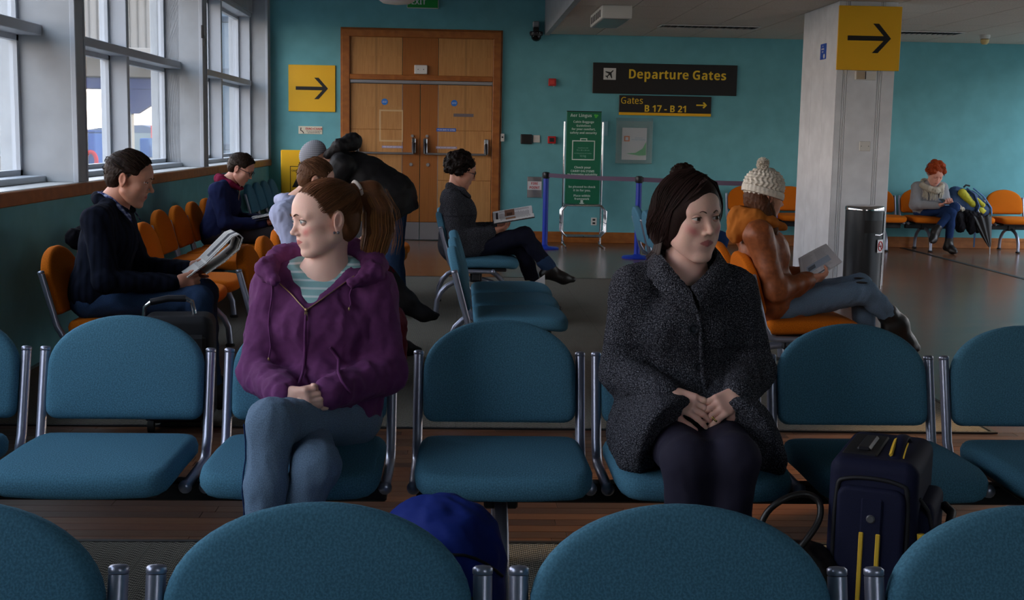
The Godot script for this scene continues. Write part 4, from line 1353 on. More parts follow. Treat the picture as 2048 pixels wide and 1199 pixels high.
# ---------------------------------------------------------------- stands
func stands() -> void:
	# stanchions with belts
	var posts := [[1.07, -15.3, "blue barrier post left of the baggage sizer"], [2.06, -14.25, "blue barrier post left of the woman's head"], [3.42, -13.4, "blue barrier post behind the white hat"]]
	for q in posts:
		var o := thing("barrier_post", q[2], "barrier", Vector3(q[0], 0, q[1]), 0, "blue barrier posts")
		part(o, "base", G.new().lathe(T(0, 0, 0), [Vector2(0, 0.0), Vector2(0.17, 0.0), Vector2(0.175, 0.012), Vector2(0.16, 0.024), Vector2(0.05, 0.034), Vector2(0.036, 0.05)], 28), M.blue)
		part(o, "pole", G.new().lathe(T(0, 0, 0), [Vector2(0.034, 0.03), Vector2(0.034, 0.86)], 18), M.blue)
		part(o, "cassette", G.new().lathe(T(0, 0, 0), [Vector2(0.034, 0.86), Vector2(0.04, 0.865), Vector2(0.04, 0.93), Vector2(0.034, 0.938), Vector2(0, 0.942)], 18), M.plastic_dark)
		for a in [60.0, 150.0, 240.0]:
			part(o, "belt_clip", G.new().box(T(0, 0.9, 0, a) * T(0, 0, 0.042), Vector3(0.022, 0.06, 0.014), 0.003), M.plastic_dark)
	var m_belt := mt(c8(86, 70, 92), 0.8)
	for k in 2:
		var a := Vector3(posts[k][0], 0.902, posts[k][1])
		var b := Vector3(posts[k + 1][0], 0.902, posts[k + 1][1])
		var o := thing("barrier_belt", "purple grey belt between the %s barrier posts" % ["left two", "right two"][k], "belt", Vector3.ZERO, 0, "barrier belts")
		part(o, "webbing", G.new().sheet(func(s: float, t: float) -> Vector3:
			var p := a.lerp(b, 0.03 + s * 0.94)
			return p + Vector3(0, -0.025 + t * 0.05 - 0.008 * sin(PI * s), 0), 12, 1, 0.002), m_belt)
	# baggage sizer
	var o := thing("baggage_sizer", "green cabin baggage panel in a chrome tube frame with sizer cage", "stand", Vector3(1.576, 0, -15.9))
	for s in [-1.0, 1.0]:
		part(o, "upright", G.new().tube([Vector3(s * 0.243, 0.02, 0), Vector3(s * 0.243, 1.56, 0)], 0.014, 10), M.chrome)
		part(o, "foot", G.new().tube([Vector3(s * 0.23, 0.05, 0), Vector3(s * 0.23, 0.015, 0.02), Vector3(s * 0.235, 0.012, 0.5), Vector3(s * 0.24, 0.014, 0.53)], 0.013, 8), M.chrome)
	for zz in [0.06, 0.17, 0.28]:
		var loop := []
		for q in [[-0.22, 0.13], [-0.28, 0.2], [-0.28, 0.45], [-0.22, 0.52], [0.22, 0.52], [0.28, 0.45], [0.28, 0.2], [0.22, 0.13], [-0.22, 0.13]]: loop.append(Vector3(q[0], q[1], zz))
		part(o, "cage_loop", G.new().tube(loop, 0.011, 8, false), M.chrome)
	for x in [-0.2, 0.0, 0.2]: part(o, "cage_rail", G.new().tube([Vector3(x, 0.13, 0), Vector3(x, 0.13, 0.29)], 0.009, 8), M.chrome)
	part(o, "cage_rail", G.new().tube([Vector3(-0.28, 0.3, 0), Vector3(-0.28, 0.3, 0.29)], 0.009, 8), M.chrome)
	part(o, "cage_rail", G.new().tube([Vector3(0.28, 0.3, 0), Vector3(0.28, 0.3, 0.29)], 0.009, 8), M.chrome)
	part(o, "cage_shelf", G.new().bx(-0.22, 0.22, 0.122, 0.13, 0.0, 0.29, 0.002), M.black)
	var pn := part(o, "panel", G.new().bx(-0.219, 0.219, 0.5, 1.69, -0.012, 0.012, 0.004), M.green)
	part(o, "panel_edge", G.new().bx(-0.221, 0.221, 1.685, 1.695, -0.014, 0.014), M.black)
	var pale := mt(c8(206, 226, 216), 0.6)
	var dim := mt(c8(150, 200, 182), 0.6)
	lettering(pn, "lettering", "Aer Lingus", 0.27, T(-0.04, 1.635, 0.0125), pale)
	for k in 3:
		var a := TAU * k / 3.0 + 0.4
		part(pn, "leaf_mark", G.new().ball(Vector3(0.15 + cos(a) * 0.014, 1.637 + sin(a) * 0.014, 0.013), Vector3(0.016, 0.013, 0.001), 10), M.lime)
	for q in [["Cabin Baggage", 0.26, 1.557, 0], ["Guidelines", 0.18, 1.513, 0], ["for your comfort,", 0.3, 1.466, 0], ["safety and security", 0.34, 1.42, 0], ["maximum size", 0.13, 1.235, 1], ["55 x 40 x 20 cm", 0.16, 1.205, 1], ["including wheels and handles", 0.22, 1.165, 1], ["10 kg", 0.08, 1.13, 1], ["Check your", 0.21, 0.985, 0], ["CARRY ON ITEMS", 0.3, 0.942, 0], ["to determine suitability", 0.38, 0.898, 0], ["including further garment holders", 0.36, 0.856, 1], ["be pleased to check", 0.34, 0.74, 0], ["it in for you.", 0.22, 0.695, 0], ["Place within", 0.21, 0.632, 0], ["framework", 0.19, 0.592, 0]]:
		lettering(pn, "lettering", q[0], q[1], T(-0.005, q[2], 0.0125), dim if q[3] else pale, q[3] == 0)
	var bag := G.new()
	for q in [[-0.145, 0.145, 1.315, 1.328], [-0.145, 0.145, 1.08, 1.093], [-0.145, -0.133, 1.08, 1.328], [0.133, 0.145, 1.08, 1.328], [-0.045, -0.033, 1.328, 1.352], [0.033, 0.045, 1.328, 1.352], [-0.045, 0.045, 1.345, 1.356]]: bag.bx(q[0], q[1], q[2], q[3], 0.0125, 0.0145)
	part(pn, "bag_outline", bag, pale)
	part(pn, "down_arrow", G.new().prism(T(-0.005, 0.54, 0.0135), PackedVector2Array([Vector2(-0.016, 0.035), Vector2(0.016, 0.035), Vector2(0.016, 0.0), Vector2(0.034, 0.0), Vector2(0, -0.038), Vector2(-0.034, 0.0), Vector2(-0.016, 0.0)]), 0.003), pale)

# ---------------------------------------------------------------- people
var folds: FastNoiseLite
var fine: FastNoiseLite

func v3(x: float, y: float, z: float) -> Vector3:
	return Vector3(x, y, z)

func turned(yaw: float, pitch := 0.0, roll := 0.0) -> Basis:
	return Basis.from_euler(Vector3(deg_to_rad(pitch), deg_to_rad(yaw), deg_to_rad(roll)))

func cloth_folds(amp: float, freq := 1.0, seed_shift := 0.0) -> Variant:
	return func(p: Vector3, _n: Vector3) -> float:
		var a := folds.get_noise_3d(p.x * 9.0 * freq + seed_shift, p.y * 5.0 * freq, p.z * 9.0 * freq)
		var b := folds.get_noise_3d(p.x * 20.0 * freq + 40.0, p.y * 14.0 * freq + seed_shift, p.z * 20.0 * freq)
		return amp * ((0.35 - absf(a) * 1.6) + b * 0.45)

# a head in its own coordinates: y up, z towards the face, origin between the ears
func head_shape(s: S, male: float, nose := 1.0) -> void:
	var j := 1.0 + 0.1 * male
	s.ell(v3(0, 0.04, -0.008), v3(0.074, 0.084, 0.099), 0.02)
	s.ell(v3(0, 0.045, 0.036), v3(0.059, 0.056, 0.057), 0.03)
	s.ell(v3(0, -0.03, 0.042), v3(0.056, 0.072, 0.05), 0.03)
	s.ell(v3(0, -0.05, 0.0), v3(0.052, 0.045, 0.06), 0.03)
	for x in [-1.0, 1.0]:
		s.ell(v3(0.039 * x, -0.016, 0.06), v3(0.022, 0.018, 0.022), 0.022)
		s.ell(v3(0.04 * x, -0.046, 0.04), v3(0.024, 0.03, 0.03), 0.02)
		s.cap(v3(0.051 * j * x, -0.05, 0.006), v3(0.018 * j * x, -0.096, 0.062), 0.017, 0.014, 0.025)
	s.ell(v3(0, -0.097, 0.072), v3(0.018 * j, 0.0145, 0.015), 0.018)
	for x in [-1.0, 1.0]:
		s.cap(v3(0.012 * x, 0.031, 0.089), v3(0.044 * x, 0.031, 0.073), 0.009, 0.008, 0.014)
		s.cutell(v3(0.0315 * x, 0.0135, 0.106), v3(0.0225, 0.0135, 0.0195), 0.012)
	s.cap(v3(0, 0.02, 0.087), v3(0, -0.018, 0.088 + 0.021 * nose), 0.006, 0.0072, 0.012)
	s.ell(v3(0, -0.0215, 0.09 + 0.019 * nose), v3(0.0098, 0.0088, 0.0098), 0.007)
	for x in [-1.0, 1.0]: s.ell(v3(0.0112 * x, -0.027, 0.0965), v3(0.0066, 0.0062, 0.0088), 0.006)
	s.ell(v3(0, -0.055, 0.077), v3(0.028, 0.021, 0.0155), 0.018)
	for x in [-1.0, 1.0]:
		s.cap(v3(0.022 * x, -0.0535, 0.0845), v3(0.003 * x, -0.0505, 0.0935), 0.0026, 0.0038, 0.004)
		s.cap(v3(0.019 * x, -0.0568, 0.085), v3(0.0, -0.0592, 0.0925), 0.003, 0.0048, 0.004)
		s.cutcap(v3(0.026 * x, -0.0543, 0.089), v3(0, -0.0542, 0.1005), 0.0013, 0.0013, 0.002)
		var er := Basis.from_euler(Vector3(-0.15, 0.35 * x, 0.1 * -x))
		s.ell(v3(0.077 * x, 0.003, -0.01), v3(0.0085, 0.032, 0.019), 0.006, er)
		s.cutell(v3(0.0855 * x, 0.007, -0.005), v3(0.006, 0.02, 0.0115), 0.004, er)
		s.ell(v3(0.0755 * x, -0.024, -0.004), v3(0.006, 0.009, 0.008), 0.006)

# height (as an angle above the middle of the skull) where the hair begins, by angle round from the face
func hairline(a: float) -> float:
	var t := [[0.0, 0.66], [0.35, 0.62], [0.7, 0.46], [0.95, 0.2], [1.12, -0.1], [1.28, -0.42], [1.42, -0.2], [1.58, 0.04], [1.8, -0.3], [2.0, -0.66], [2.6, -0.94], [3.2, -0.96]]
	for k in t.size() - 1:
		if a <= t[k + 1][0]: return lerpf(t[k][1], t[k + 1][1], (a - t[k][0]) / (t[k + 1][0] - t[k][0]))
	return -0.96

func face_colors(skin: Color, lip: Color, blush: Color, amount: float, stubble := 0.0, scalp = null) -> Variant:
	var dark := Color(skin.r * 0.62, skin.g * 0.6, skin.b * 0.62)
	return func(p: Vector3, _n: Vector3) -> Color:
		var c := skin
		var ax := absf(p.x)
		if p.z > 0.03:
			var d := Vector2((ax - 0.044) / 0.02, (p.y + 0.02 - (ax - 0.044) * 0.5) / 0.015).length()
			c = c.lerp(blush, clampf(1.25 - d, 0.0, 1.0) * amount)
			if stubble > 0.0 and p.y < -0.035: c = c.lerp(dark, stubble * clampf((-0.035 - p.y) / 0.03, 0, 1) * (0.75 + 0.5 * fine.get_noise_3d(p.x * 900, p.y * 900, p.z * 900)))
		if p.z > 0.076:
			var e := pow(ax / 0.022, 2.0) + pow((p.y + 0.0548) / (0.0095 - ax * 0.2), 2.0)
			if e < 1.25: c = c.lerp(lip, clampf((1.25 - e) * 3.0, 0.0, 1.0))
		if ax > 0.0745 and p.z < 0.015 and p.y < 0.04: c = c.lerp(Color(skin.r, skin.g * 0.86, skin.b * 0.84), 0.6)
		if scalp != null:
			var q := p - v3(0, 0.042, -0.01)
			var over := atan2(q.y, Vector2(q.x, q.z).length()) - hairline(absf(atan2(q.x, q.z))) + 0.05 * fine.get_noise_3d(p.x * 300, p.y * 300, p.z * 300)
			if over > -0.03: c = c.lerp(scalp, clampf((over + 0.03) / 0.1, 0.0, 1.0))
		return c * (1.0 + 0.05 * fine.get_noise_3d(p.x * 260, p.y * 260, p.z * 260))

# eyes with lids, lashes and brows, added under the person
func eyes(o: Node3D, body: G, hx: Transform3D, face: S, skin: Color, iris: Color, brow: Color, gaze: Vector2, open := 1.0, seg := 20) -> void:
	var hair := G.new()
	for x in [-1.0, 1.0]:
		var c := v3(0.0315 * x, 0.0138, 0.0785)
		var r := 0.0142
		# ball with iris and pupil as rings of colour about the gaze
		var ge := G.new().tint(Color.WHITE)
		var look := turned(gaze.x, gaze.y)
		var first := ge.v.size()
		var rings := 14
		for a in rings + 1:
			var th := PI * 0.62 * pow(float(a) / rings, 1.3)
			var col := Color(0.72, 0.70, 0.68)
			if th < 0.19: col = Color(0.01, 0.01, 0.012)
			elif th < 0.47: col = iris * (0.75 + th)
			elif th < 0.53: col = iris * 0.4
			ge.col = col
			for b in seg + 1:
				var ph := TAU * b / seg
				var d := look * v3(sin(th) * cos(ph), sin(th) * sin(ph), cos(th))
				ge.vert(hx * (c + d * r), (hx.basis * d).normalized())
		for a in rings:
			for b in seg:
				var p := first + a * (seg + 1) + b
				ge.tri(p, p + 1, p + seg + 2); ge.tri(p, p + seg + 2, p + seg + 1)
		part(o, "eye", ge, M.eye)
		# lids: patches of a slightly larger sphere
		body.tint(skin * Color(0.94, 0.88, 0.88))
		var lash := []
		for upper in [true, false]:
			var f0 := body.v.size()
			var na := 12
			var nb := 7
			for a in na + 1:
				var az := lerpf(-78.0, 78.0, float(a) / na)
				var edge := cos(deg_to_rad(az * 90.0 / 80.0))
				var lo: float = (gaze.y * -0.4 + 24.0 * open) * pow(edge, 0.8) - 3.0 + az * 0.05 * x if upper else (-17.0 * open) * pow(edge, 0.9) - 3.0 + az * 0.05 * x
				for b in nb + 1:
					var el := lerpf(lo, 84.0 if upper else -84.0, float(b) / nb)
					var d := v3(sin(deg_to_rad(az)) * cos(deg_to_rad(el)), sin(deg_to_rad(el)), cos(deg_to_rad(az)) * cos(deg_to_rad(el)))
					body.vert(hx * (c + d * (r + 0.0012)), (hx.basis * d).normalized())
					if b == 0 and upper: lash.append(hx * (c + d * (r + 0.0021)))
			for a in na:
				for b in nb:
					var p := f0 + a * (nb + 1) + b
					body.tri(p, p + 1, p + nb + 2); body.tri(p, p + nb + 2, p + nb + 1)
		hair.tube(lash, 0.0011, 5)
		var bw := []
		var br := []
		for k in 9:
			var t := k / 8.0
			bw.append(hx * face.hit(v3(x * lerpf(0.012, 0.047, t), 0.0305 + 0.0085 * sin(t * 2.3) - 0.004 * t, 0.16), v3(-0.25 * x * t, 0, -1), 0.0016))
			br.append(lerpf(0.0029, 0.0012, t) * (1.0 if k > 0 else 0.6))
		hair.tube(bw, br, 6, true, 0.7)
	part(o, "eyebrows", hair, mt(brow, 0.9))

# one hand: palm, four fingers, thumb
func hand(s: S, wrist: Vector3, dir: Vector3, palm: Vector3, thumb: float, curl: Array, size := 1.0, spread := 0.12, thumb_out := 0.8) -> void:
	dir = dir.normalized()
	palm = (palm - dir * palm.dot(dir)).normalized()
	var side := dir.cross(palm).normalized() * thumb
	s.cap(wrist - dir * 0.03 * size, wrist + dir * 0.02 * size, 0.024 * size, 0.026 * size, 0.02)
	for k in 4:
		var off := (1.5 - k) * 0.0185 * size
		s.cap(wrist + dir * 0.02 * size + side * off * 0.8, wrist + dir * (0.078 - absf(k - 1.2) * 0.004) * size + side * off, 0.0145 * size, 0.0108 * size, 0.012)
	var lens := [0.072, 0.08, 0.074, 0.058]
	for k in 4:
		var off := (1.5 - k) * 0.0185 * size
		var p := wrist + dir * (0.078 - absf(k - 1.2) * 0.004) * size + side * off
		var d := (dir + side * (1.5 - k) * spread).normalized()
		var cu: float = curl[k]
		var ax := d.cross(palm).normalized()
		var l: float = lens[k] * size
		for ph in 3:
			d = d.rotated(ax, deg_to_rad(cu * [0.8, 1.1, 0.7][ph]))
			var q: Vector3 = p + d * l * [0.45, 0.31, 0.24][ph]
			s.cap(p, q, [0.0095, 0.0086, 0.0078][ph] * size, [0.0088, 0.008, 0.0068][ph] * size, 0.004)
			p = q
	var tp := wrist + dir * 0.022 * size + side * 0.026 * size + palm * 0.006
	var td := (dir * 0.75 + side * thumb_out + palm * 0.35).normalized()
	var tq := tp + td * 0.042 * size
	s.cap(tp, tq, 0.0145 * size, 0.011 * size, 0.012)
	td = (td + dir * 0.5 - side * 0.25).normalized()
	s.cap(tq, tq + td * 0.032 * size, 0.0105 * size, 0.0095 * size, 0.004)
	td = (td + dir * 0.2).normalized()
	s.cap(tq + td * 0.03 * size, tq + td * 0.055 * size, 0.0095 * size, 0.007 * size, 0.004)

# torso and arms of the upper garment
func upper(s: S, d: Dictionary, b := 1.0, arm := 1.0) -> void:
	var up: Vector3 = (d.neck - d.hip).normalized()
	var ax: Vector3 = (d.sh[0] - d.sh[1]).normalized()
	ax = (ax - up * ax.dot(up)).normalized()
	var rot := Basis(ax, up, ax.cross(up))
	var len: float = (d.neck - d.hip).length()
	var wid: float = (d.sh[0] - d.sh[1]).length() / 2.0
	s.ell(d.hip + up * 0.03, v3(0.168, 0.12, 0.13) * b, 0.06, rot)
	s.ell(d.hip.lerp(d.neck, 0.38), v3(0.148, len * 0.36, 0.115) * b, 0.06, rot)
	s.ell(d.hip.lerp(d.neck, 0.68) + rot.z * 0.012, v3(wid * 0.98, len * 0.3, 0.118) * v3(1, 1, b), 0.06, rot)
	if d.get("bust", 0.0) > 0.0:
		for x in [-1.0, 1.0]: s.ell(d.hip.lerp(d.neck, 0.62) + ax * 0.07 * x + rot.z * 0.075, v3(0.068, 0.062, 0.055) * d.bust, 0.05, rot)
	s.cap(d.sh[0], d.neck + ax * 0.05, 0.06 * b, 0.052, 0.05)
	s.cap(d.sh[1], d.neck - ax * 0.05, 0.06 * b, 0.052, 0.05)
	for k in 2:
		s.cap(d.sh[k], d.el[k], 0.062 * arm, 0.053 * arm, 0.04)
		s.cap(d.el[k], d.wr[k], 0.053 * arm, 0.04 * arm, 0.025)

func lower(s: S, d: Dictionary, b := 1.0, ankle := 0.045, only := -1) -> void:
	s.ell(d.hip + v3(0, -0.01, 0.0), v3(0.17, 0.1, 0.13) * b, 0.06)
	for k in 2:
		if only >= 0 and k != only: continue
		s.cap(d.hp[k], d.kn[k], 0.088 * b, 0.064 * b, 0.04)
		s.cap(d.kn[k], d.kn[k].lerp(d.an[k], 0.4), 0.064 * b, 0.055 * b, 0.03)
		s.cap(d.kn[k].lerp(d.an[k], 0.4), d.an[k], 0.055 * b, ankle, 0.03)

func shoe(s: S, an: Vector3, toe: Vector3, shaft: float, w := 1.0) -> void:
	var f := (toe - an)
	var up := Vector3.UP - f.normalized() * Vector3.UP.dot(f.normalized())
	up = up.normalized()
	var heel := an - f.normalized() * 0.035 - up * 0.05
	var ball := an + f * 0.62 - up * 0.055
	var tip := toe - up * 0.05
	heel.y = maxf(heel.y, 0.045)
	ball.y = maxf(ball.y, 0.05)
	tip.y = maxf(tip.y, 0.036)
	s.cap(an, heel, 0.045 * w, 0.034 * w, 0.03)
	s.cap(heel, ball, 0.036 * w, 0.04 * w, 0.03)
	s.cap(ball, tip, 0.04 * w, 0.026 * w, 0.03)
	s.cap(an, ball, 0.042 * w, 0.034 * w, 0.04)

func strand(g: G, pts: Array, r: float, col: Color) -> void:
	g.tint(col)
	var rad := []
	for k in pts.size(): rad.append(r * (0.25 if k == pts.size() - 1 else (0.6 if k == 0 else 1.0)))
	g.tube(pts, rad, 3, false)

func hair_mat(spec := 0.28, rough := 0.55) -> StandardMaterial3D:
	var m := mt(Color.WHITE, rough, 0, spec)
	m.vertex_color_use_as_albedo = true
	return m

func lin(r: int, g: int, b: int) -> Color:
	return Color8(r, g, b).srgb_to_linear()

# strands over a skull-shaped shell, each from a start direction to an end direction
func swept(g: G, hx: Transform3D, ctr: Vector3, rad: Vector3, from: Vector3, to: Vector3, lift: float, r: float, col: Color, n := 8) -> void:
	var pts := []
	for k in n:
		var t := float(k) / (n - 1)
		var d := from.normalized().slerp(to.normalized(), t)
		pts.append(hx * (ctr + d * rad * (1.0 + lift * sin(PI * t))))
	strand(g, pts, r, col)

# a strand whose points are laid on the surface of a hair volume, from outside towards its core
func laid(g: G, vol: S, hx: Transform3D, pts: Array, core: Vector3, off: float, r: float, col: Color) -> void:
	var out := []
	for p in pts:
		var c := v3(core.x, clampf(p.y, core.y - 0.07, core.y + 0.02), core.z)
		var dir: Vector3 = (c - p).normalized()
		out.append(hx * vol.hit(p - dir * 0.09, dir, off))
	strand(g, out, r, col)

func noisy_hair(amp: float, f := 60.0) -> Variant:
	return func(p: Vector3, _n: Vector3) -> float:
		return amp * fine.get_noise_3d(p.x * f, p.y * f * 0.5, p.z * f)

func hair_tones(base: Color, amt := 0.35) -> Variant:
	return func(p: Vector3, _n: Vector3) -> Color:
		return base * (1.0 + amt * fine.get_noise_3d(p.x * 420, p.y * 90, p.z * 420))

# close hair: a cap behind the hairline with short strands combed from the brow backwards
func short_hair(o: Node3D, hx: Transform3D, base: Color, n: int, vol: float, sd: int, comb := 0.5, strand_r := 0.0016) -> void:
	var ctr := v3(0, 0.042, -0.01)
	var rad := v3(0.0785, 0.088, 0.1045) * vol
	var g := G.new()
	var s := S.new()
	s.ell(ctr, rad, 0.01)
	s.ell(v3(0, 0.0, -0.045), v3(0.066, 0.065, 0.06) * vol, 0.02)
	s.cutell(v3(0, -0.012, 0.1), v3(0.088, 0.106, 0.098), 0.01)
	for x in [-1.0, 1.0]: s.cutell(v3(0.085 * x, -0.03, 0.02), v3(0.05, 0.065, 0.058), 0.012)
	s.mesh(g, 0.006, hx, hair_tones(base, 0.3), noisy_hair(0.003, 90.0))
	var r := RandomNumberGenerator.new()
	r.seed = sd
	for k in n:
		var a := r.randf_range(-PI, PI)
		var el := hairline(absf(a)) + (r.randf_range(0.0, 0.08) if k % 2 == 0 else r.randf() * 1.4)
		el = minf(el, 1.5)
		var from := v3(sin(a) * cos(el), sin(el), cos(a) * cos(el))
		var to := (from + v3(r.randf_range(-0.25, 0.25), 0.25 * comb, -0.55 * comb)).normalized()
		if absf(a) > 0.9 and absf(a) < 1.55 and el < 0.12: continue
		if el < 0.0: to = (from + v3(0, -0.12, -0.1)).normalized()
		swept(g, hx, ctr, rad * (1.01 + 0.05 * r.randf()), from, to, 0.03, strand_r, base * r.randf_range(0.5, 1.7), 5)
	part(o, "hair", g, M.hair)

# loose curls: a soft cloud of rolls
func curly_hair(o: Node3D, hx: Transform3D, base: Color, sd: int, low: float, size: float) -> void:
	var g := G.new()
	var s := S.new()
	var r := RandomNumberGenerator.new()
	r.seed = sd
	s.ell(v3(0, 0.05, -0.015), v3(0.085, 0.09, 0.108), 0.02)
	for k in 60:
		var a := r.randf_range(0.75, TAU - 0.75)
		var el := r.randf_range(low, 1.4)
		if absf(angle_difference(a, 0.0)) < 1.3: el = maxf(el, 0.35)
		var p := v3(0, 0.045, -0.012) + v3(sin(a) * cos(el) * 0.087, sin(el) * 0.095, cos(a) * cos(el) * 0.11)
		s.ell(p, Vector3.ONE * r.randf_range(0.016, 0.028) * size, 0.012)
	s.cutell(v3(0, -0.025, 0.1), v3(0.068, 0.1, 0.078), 0.01)
	s.mesh(g, 0.006, hx, hair_tones(base, 0.5), noisy_hair(0.006, 70.0))
	for k in 240:
		var a := r.randf_range(0.6, TAU - 0.6)
		var el := r.randf_range(low, 1.4)
		if absf(angle_difference(a, 0.0)) < 1.2: el = maxf(el, 0.45)
		var p := v3(0, 0.045, -0.012) + v3(sin(a) * cos(el) * 0.097, sin(el) * 0.107, cos(a) * cos(el) * 0.12) * lerpf(0.95, 1.08, r.randf() * size)
		var curl := []
		for t in 7: curl.append(hx * (p + v3(cos(t * 1.2 + a), -0.25 * t, sin(t * 1.2 + a)) * 0.009))
		strand(g, curl, 0.0022, base * r.randf_range(0.5, 1.7))
	part(o, "hair", g, M.hair)

func glasses(o: Node3D, hx: Transform3D) -> void:
	var gl := G.new()
	for x in [-1.0, 1.0]:
		var rim := []
		for k in 13: rim.append(hx * v3(x * 0.032 + cos(TAU * k / 12) * 0.024, 0.012 + sin(TAU * k / 12) * 0.017, 0.108 - 0.006 * absf(cos(TAU * k / 12))))
		gl.tube(rim, 0.0022, 5, false)
		gl.tube([hx * v3(x * 0.056, 0.018, 0.1), hx * v3(x * 0.074, 0.016, 0.05), hx * v3(x * 0.08, 0.014, -0.012)], 0.002, 5)
	gl.tube([hx * v3(-0.009, 0.018, 0.11), hx * v3(0.009, 0.018, 0.11)], 0.002, 5)
	part(o, "glasses", gl, M.plastic_dark)

func body_of(o: Node3D, d: Dictionary) -> G:
	# skin: head, neck and arms under the sleeves as one figure; hands on their own grids
	var g := G.new()
	var s := S.new()
	var up: Vector3 = (d.neck - d.hip).normalized()
	var hx := Transform3D((d.hb as Basis) * Basis.from_scale(Vector3.ONE * d.get("hs", 1.0)), d.head)
	var nw: float = d.get("nw", 0.05)
	s.cap(hx * v3(0, -0.035, -0.02), d.neck, nw, nw * 1.06, 0.02)
	s.cap(d.neck, d.hip.lerp(d.neck, 0.74), nw * 1.12, 0.075, 0.06)
	s.cap(d.sh[0].lerp(d.neck, 0.25), d.sh[1].lerp(d.neck, 0.25), 0.045, 0.045, 0.05)
	s.ell(d.hip.lerp(d.neck, 0.35), v3(0.11, 0.2, 0.08), 0.05)
	for k in 2:
		s.chain([d.sh[k], d.el[k], d.wr[k]], [0.04, 0.036, 0.026], 0.03)
	var skin: Color = d.skin
	s.mesh(g, 0.014, Transform3D(), func(_p: Vector3, _n: Vector3) -> Color: return skin)
	s = S.new()
	head_shape(s, d.get("male", 0.0), d.get("nose", 1.0))
	var t := G.new()
	s.mesh(t, d.get("hc", 0.005), Transform3D(), face_colors(skin, d.get("lip", skin * Color(0.85, 0.55, 0.55)), d.get("blush", skin), d.get("blush_amount", 0.0), d.get("stubble", 0.0), d.get("scalp")))
	# length of the lower face
	var fl: float = d.get("fl", 1.0)
	var at := g.v.size()
	for k in t.v.size():
		var p := t.v[k]
		if p.y < 0.002: p.y = 0.002 + (p.y - 0.002) * fl
		g.v.append(hx * p)
		g.n.append((hx.basis * t.n[k]).normalized())
	g.u.append_array(t.u)
	g.c.append_array(t.c)
	for k in t.i: g.i.append(k + at)
	eyes(o, g, hx, s, skin, d.get("iris", lin(70, 50, 36)), d.get("brow", c8(40, 28, 22)), d.get("gaze", Vector2(0, 0)), d.get("open", 0.8), d.get("eseg", 12))
	for q in d.get("hands", []):
		s = S.new()
		hand(s, q[0], q[1], q[2], q[3], q[4], d.get("hsize", 1.0), q[5] if q.size() > 5 else 0.1, q[6] if q.size() > 6 else 0.8)
		s.mesh(g, d.get("hand_cell", 0.005), Transform3D(), func(_p: Vector3, _n: Vector3) -> Color: return skin * Color(1.0, 0.94, 0.92))
	var b := part(o, "body", g, M.skin)
	return g

func garment(o: Node3D, called: String, s: S, m: Material, cell: float, amp := 0.004, freq := 1.0, shift := 0.0, color = null) -> MeshInstance3D:
	return part(o, called, s.mesh(G.new(), cell, Transform3D(), color, cloth_folds(amp, freq, shift) if amp > 0.0 else null), m)

# trousers whose legs cross: each leg on its own grid, so that they stay apart
func trousers(o: Node3D, called: String, d: Dictionary, b: float, ankle: float, m: Material, cell: float, amp: float, shift := 0.0) -> MeshInstance3D:
	var g := G.new()
	for k in 2:
		var s := S.new()
		lower(s, d, b * (1.0 if k == 0 else 0.985), ankle, k)
		s.mesh(g, cell, Transform3D(), null, cloth_folds(amp, 1.4, shift + k * 5.0))
	return part(o, called, g, m)

func people() -> void:
	folds = FastNoiseLite.new()
	folds.seed = 11
	folds.frequency = 1.0
	folds.noise_type = FastNoiseLite.TYPE_SIMPLEX_SMOOTH
	folds.fractal_octaves = 2
	fine = FastNoiseLite.new()
	fine.seed = 12
	fine.frequency = 1.0
	fine.fractal_octaves = 2
	M.skin = mt(Color.WHITE, 0.5, 0, 0.4)
	M.skin.vertex_color_use_as_albedo = true
	M.skin.subsurf_scatter_enabled = true
	M.skin.subsurf_scatter_strength = 0.12
	M.eye = mt(Color.WHITE, 0.08, 0, 0.6)
	M.eye.vertex_color_use_as_albedo = true
	M.hair = hair_mat()
	var t_denim := noise_tex(256, 0.16, grey(0.7), grey(1.0), 31, FastNoiseLite.TYPE_SIMPLEX, 2)
	M.denim = triplanar(mt(c8(126, 152, 180), 0.9, 0, 0.25), 5.0)
	M.denim.albedo_texture = t_denim
	M.denim_dark = triplanar(mt(c8(36, 60, 106), 0.9, 0, 0.25), 5.0)
	M.denim_dark.albedo_texture = t_denim
	M.denim_mid = triplanar(mt(c8(54, 78, 114), 0.9, 0, 0.25), 5.0)
	M.denim_mid.albedo_texture = t_denim
	M.leather_black = mt(c8(26, 22, 22), 0.42)
	M.suede_black = mt(c8(30, 24, 24), 0.9)
	girl()
	woman()
	newspaper_man()
	young_man()
	hoodie_person()
	bending_person()
	magazine_woman()
	hidden_person()
	jacket_woman()
	redhead()

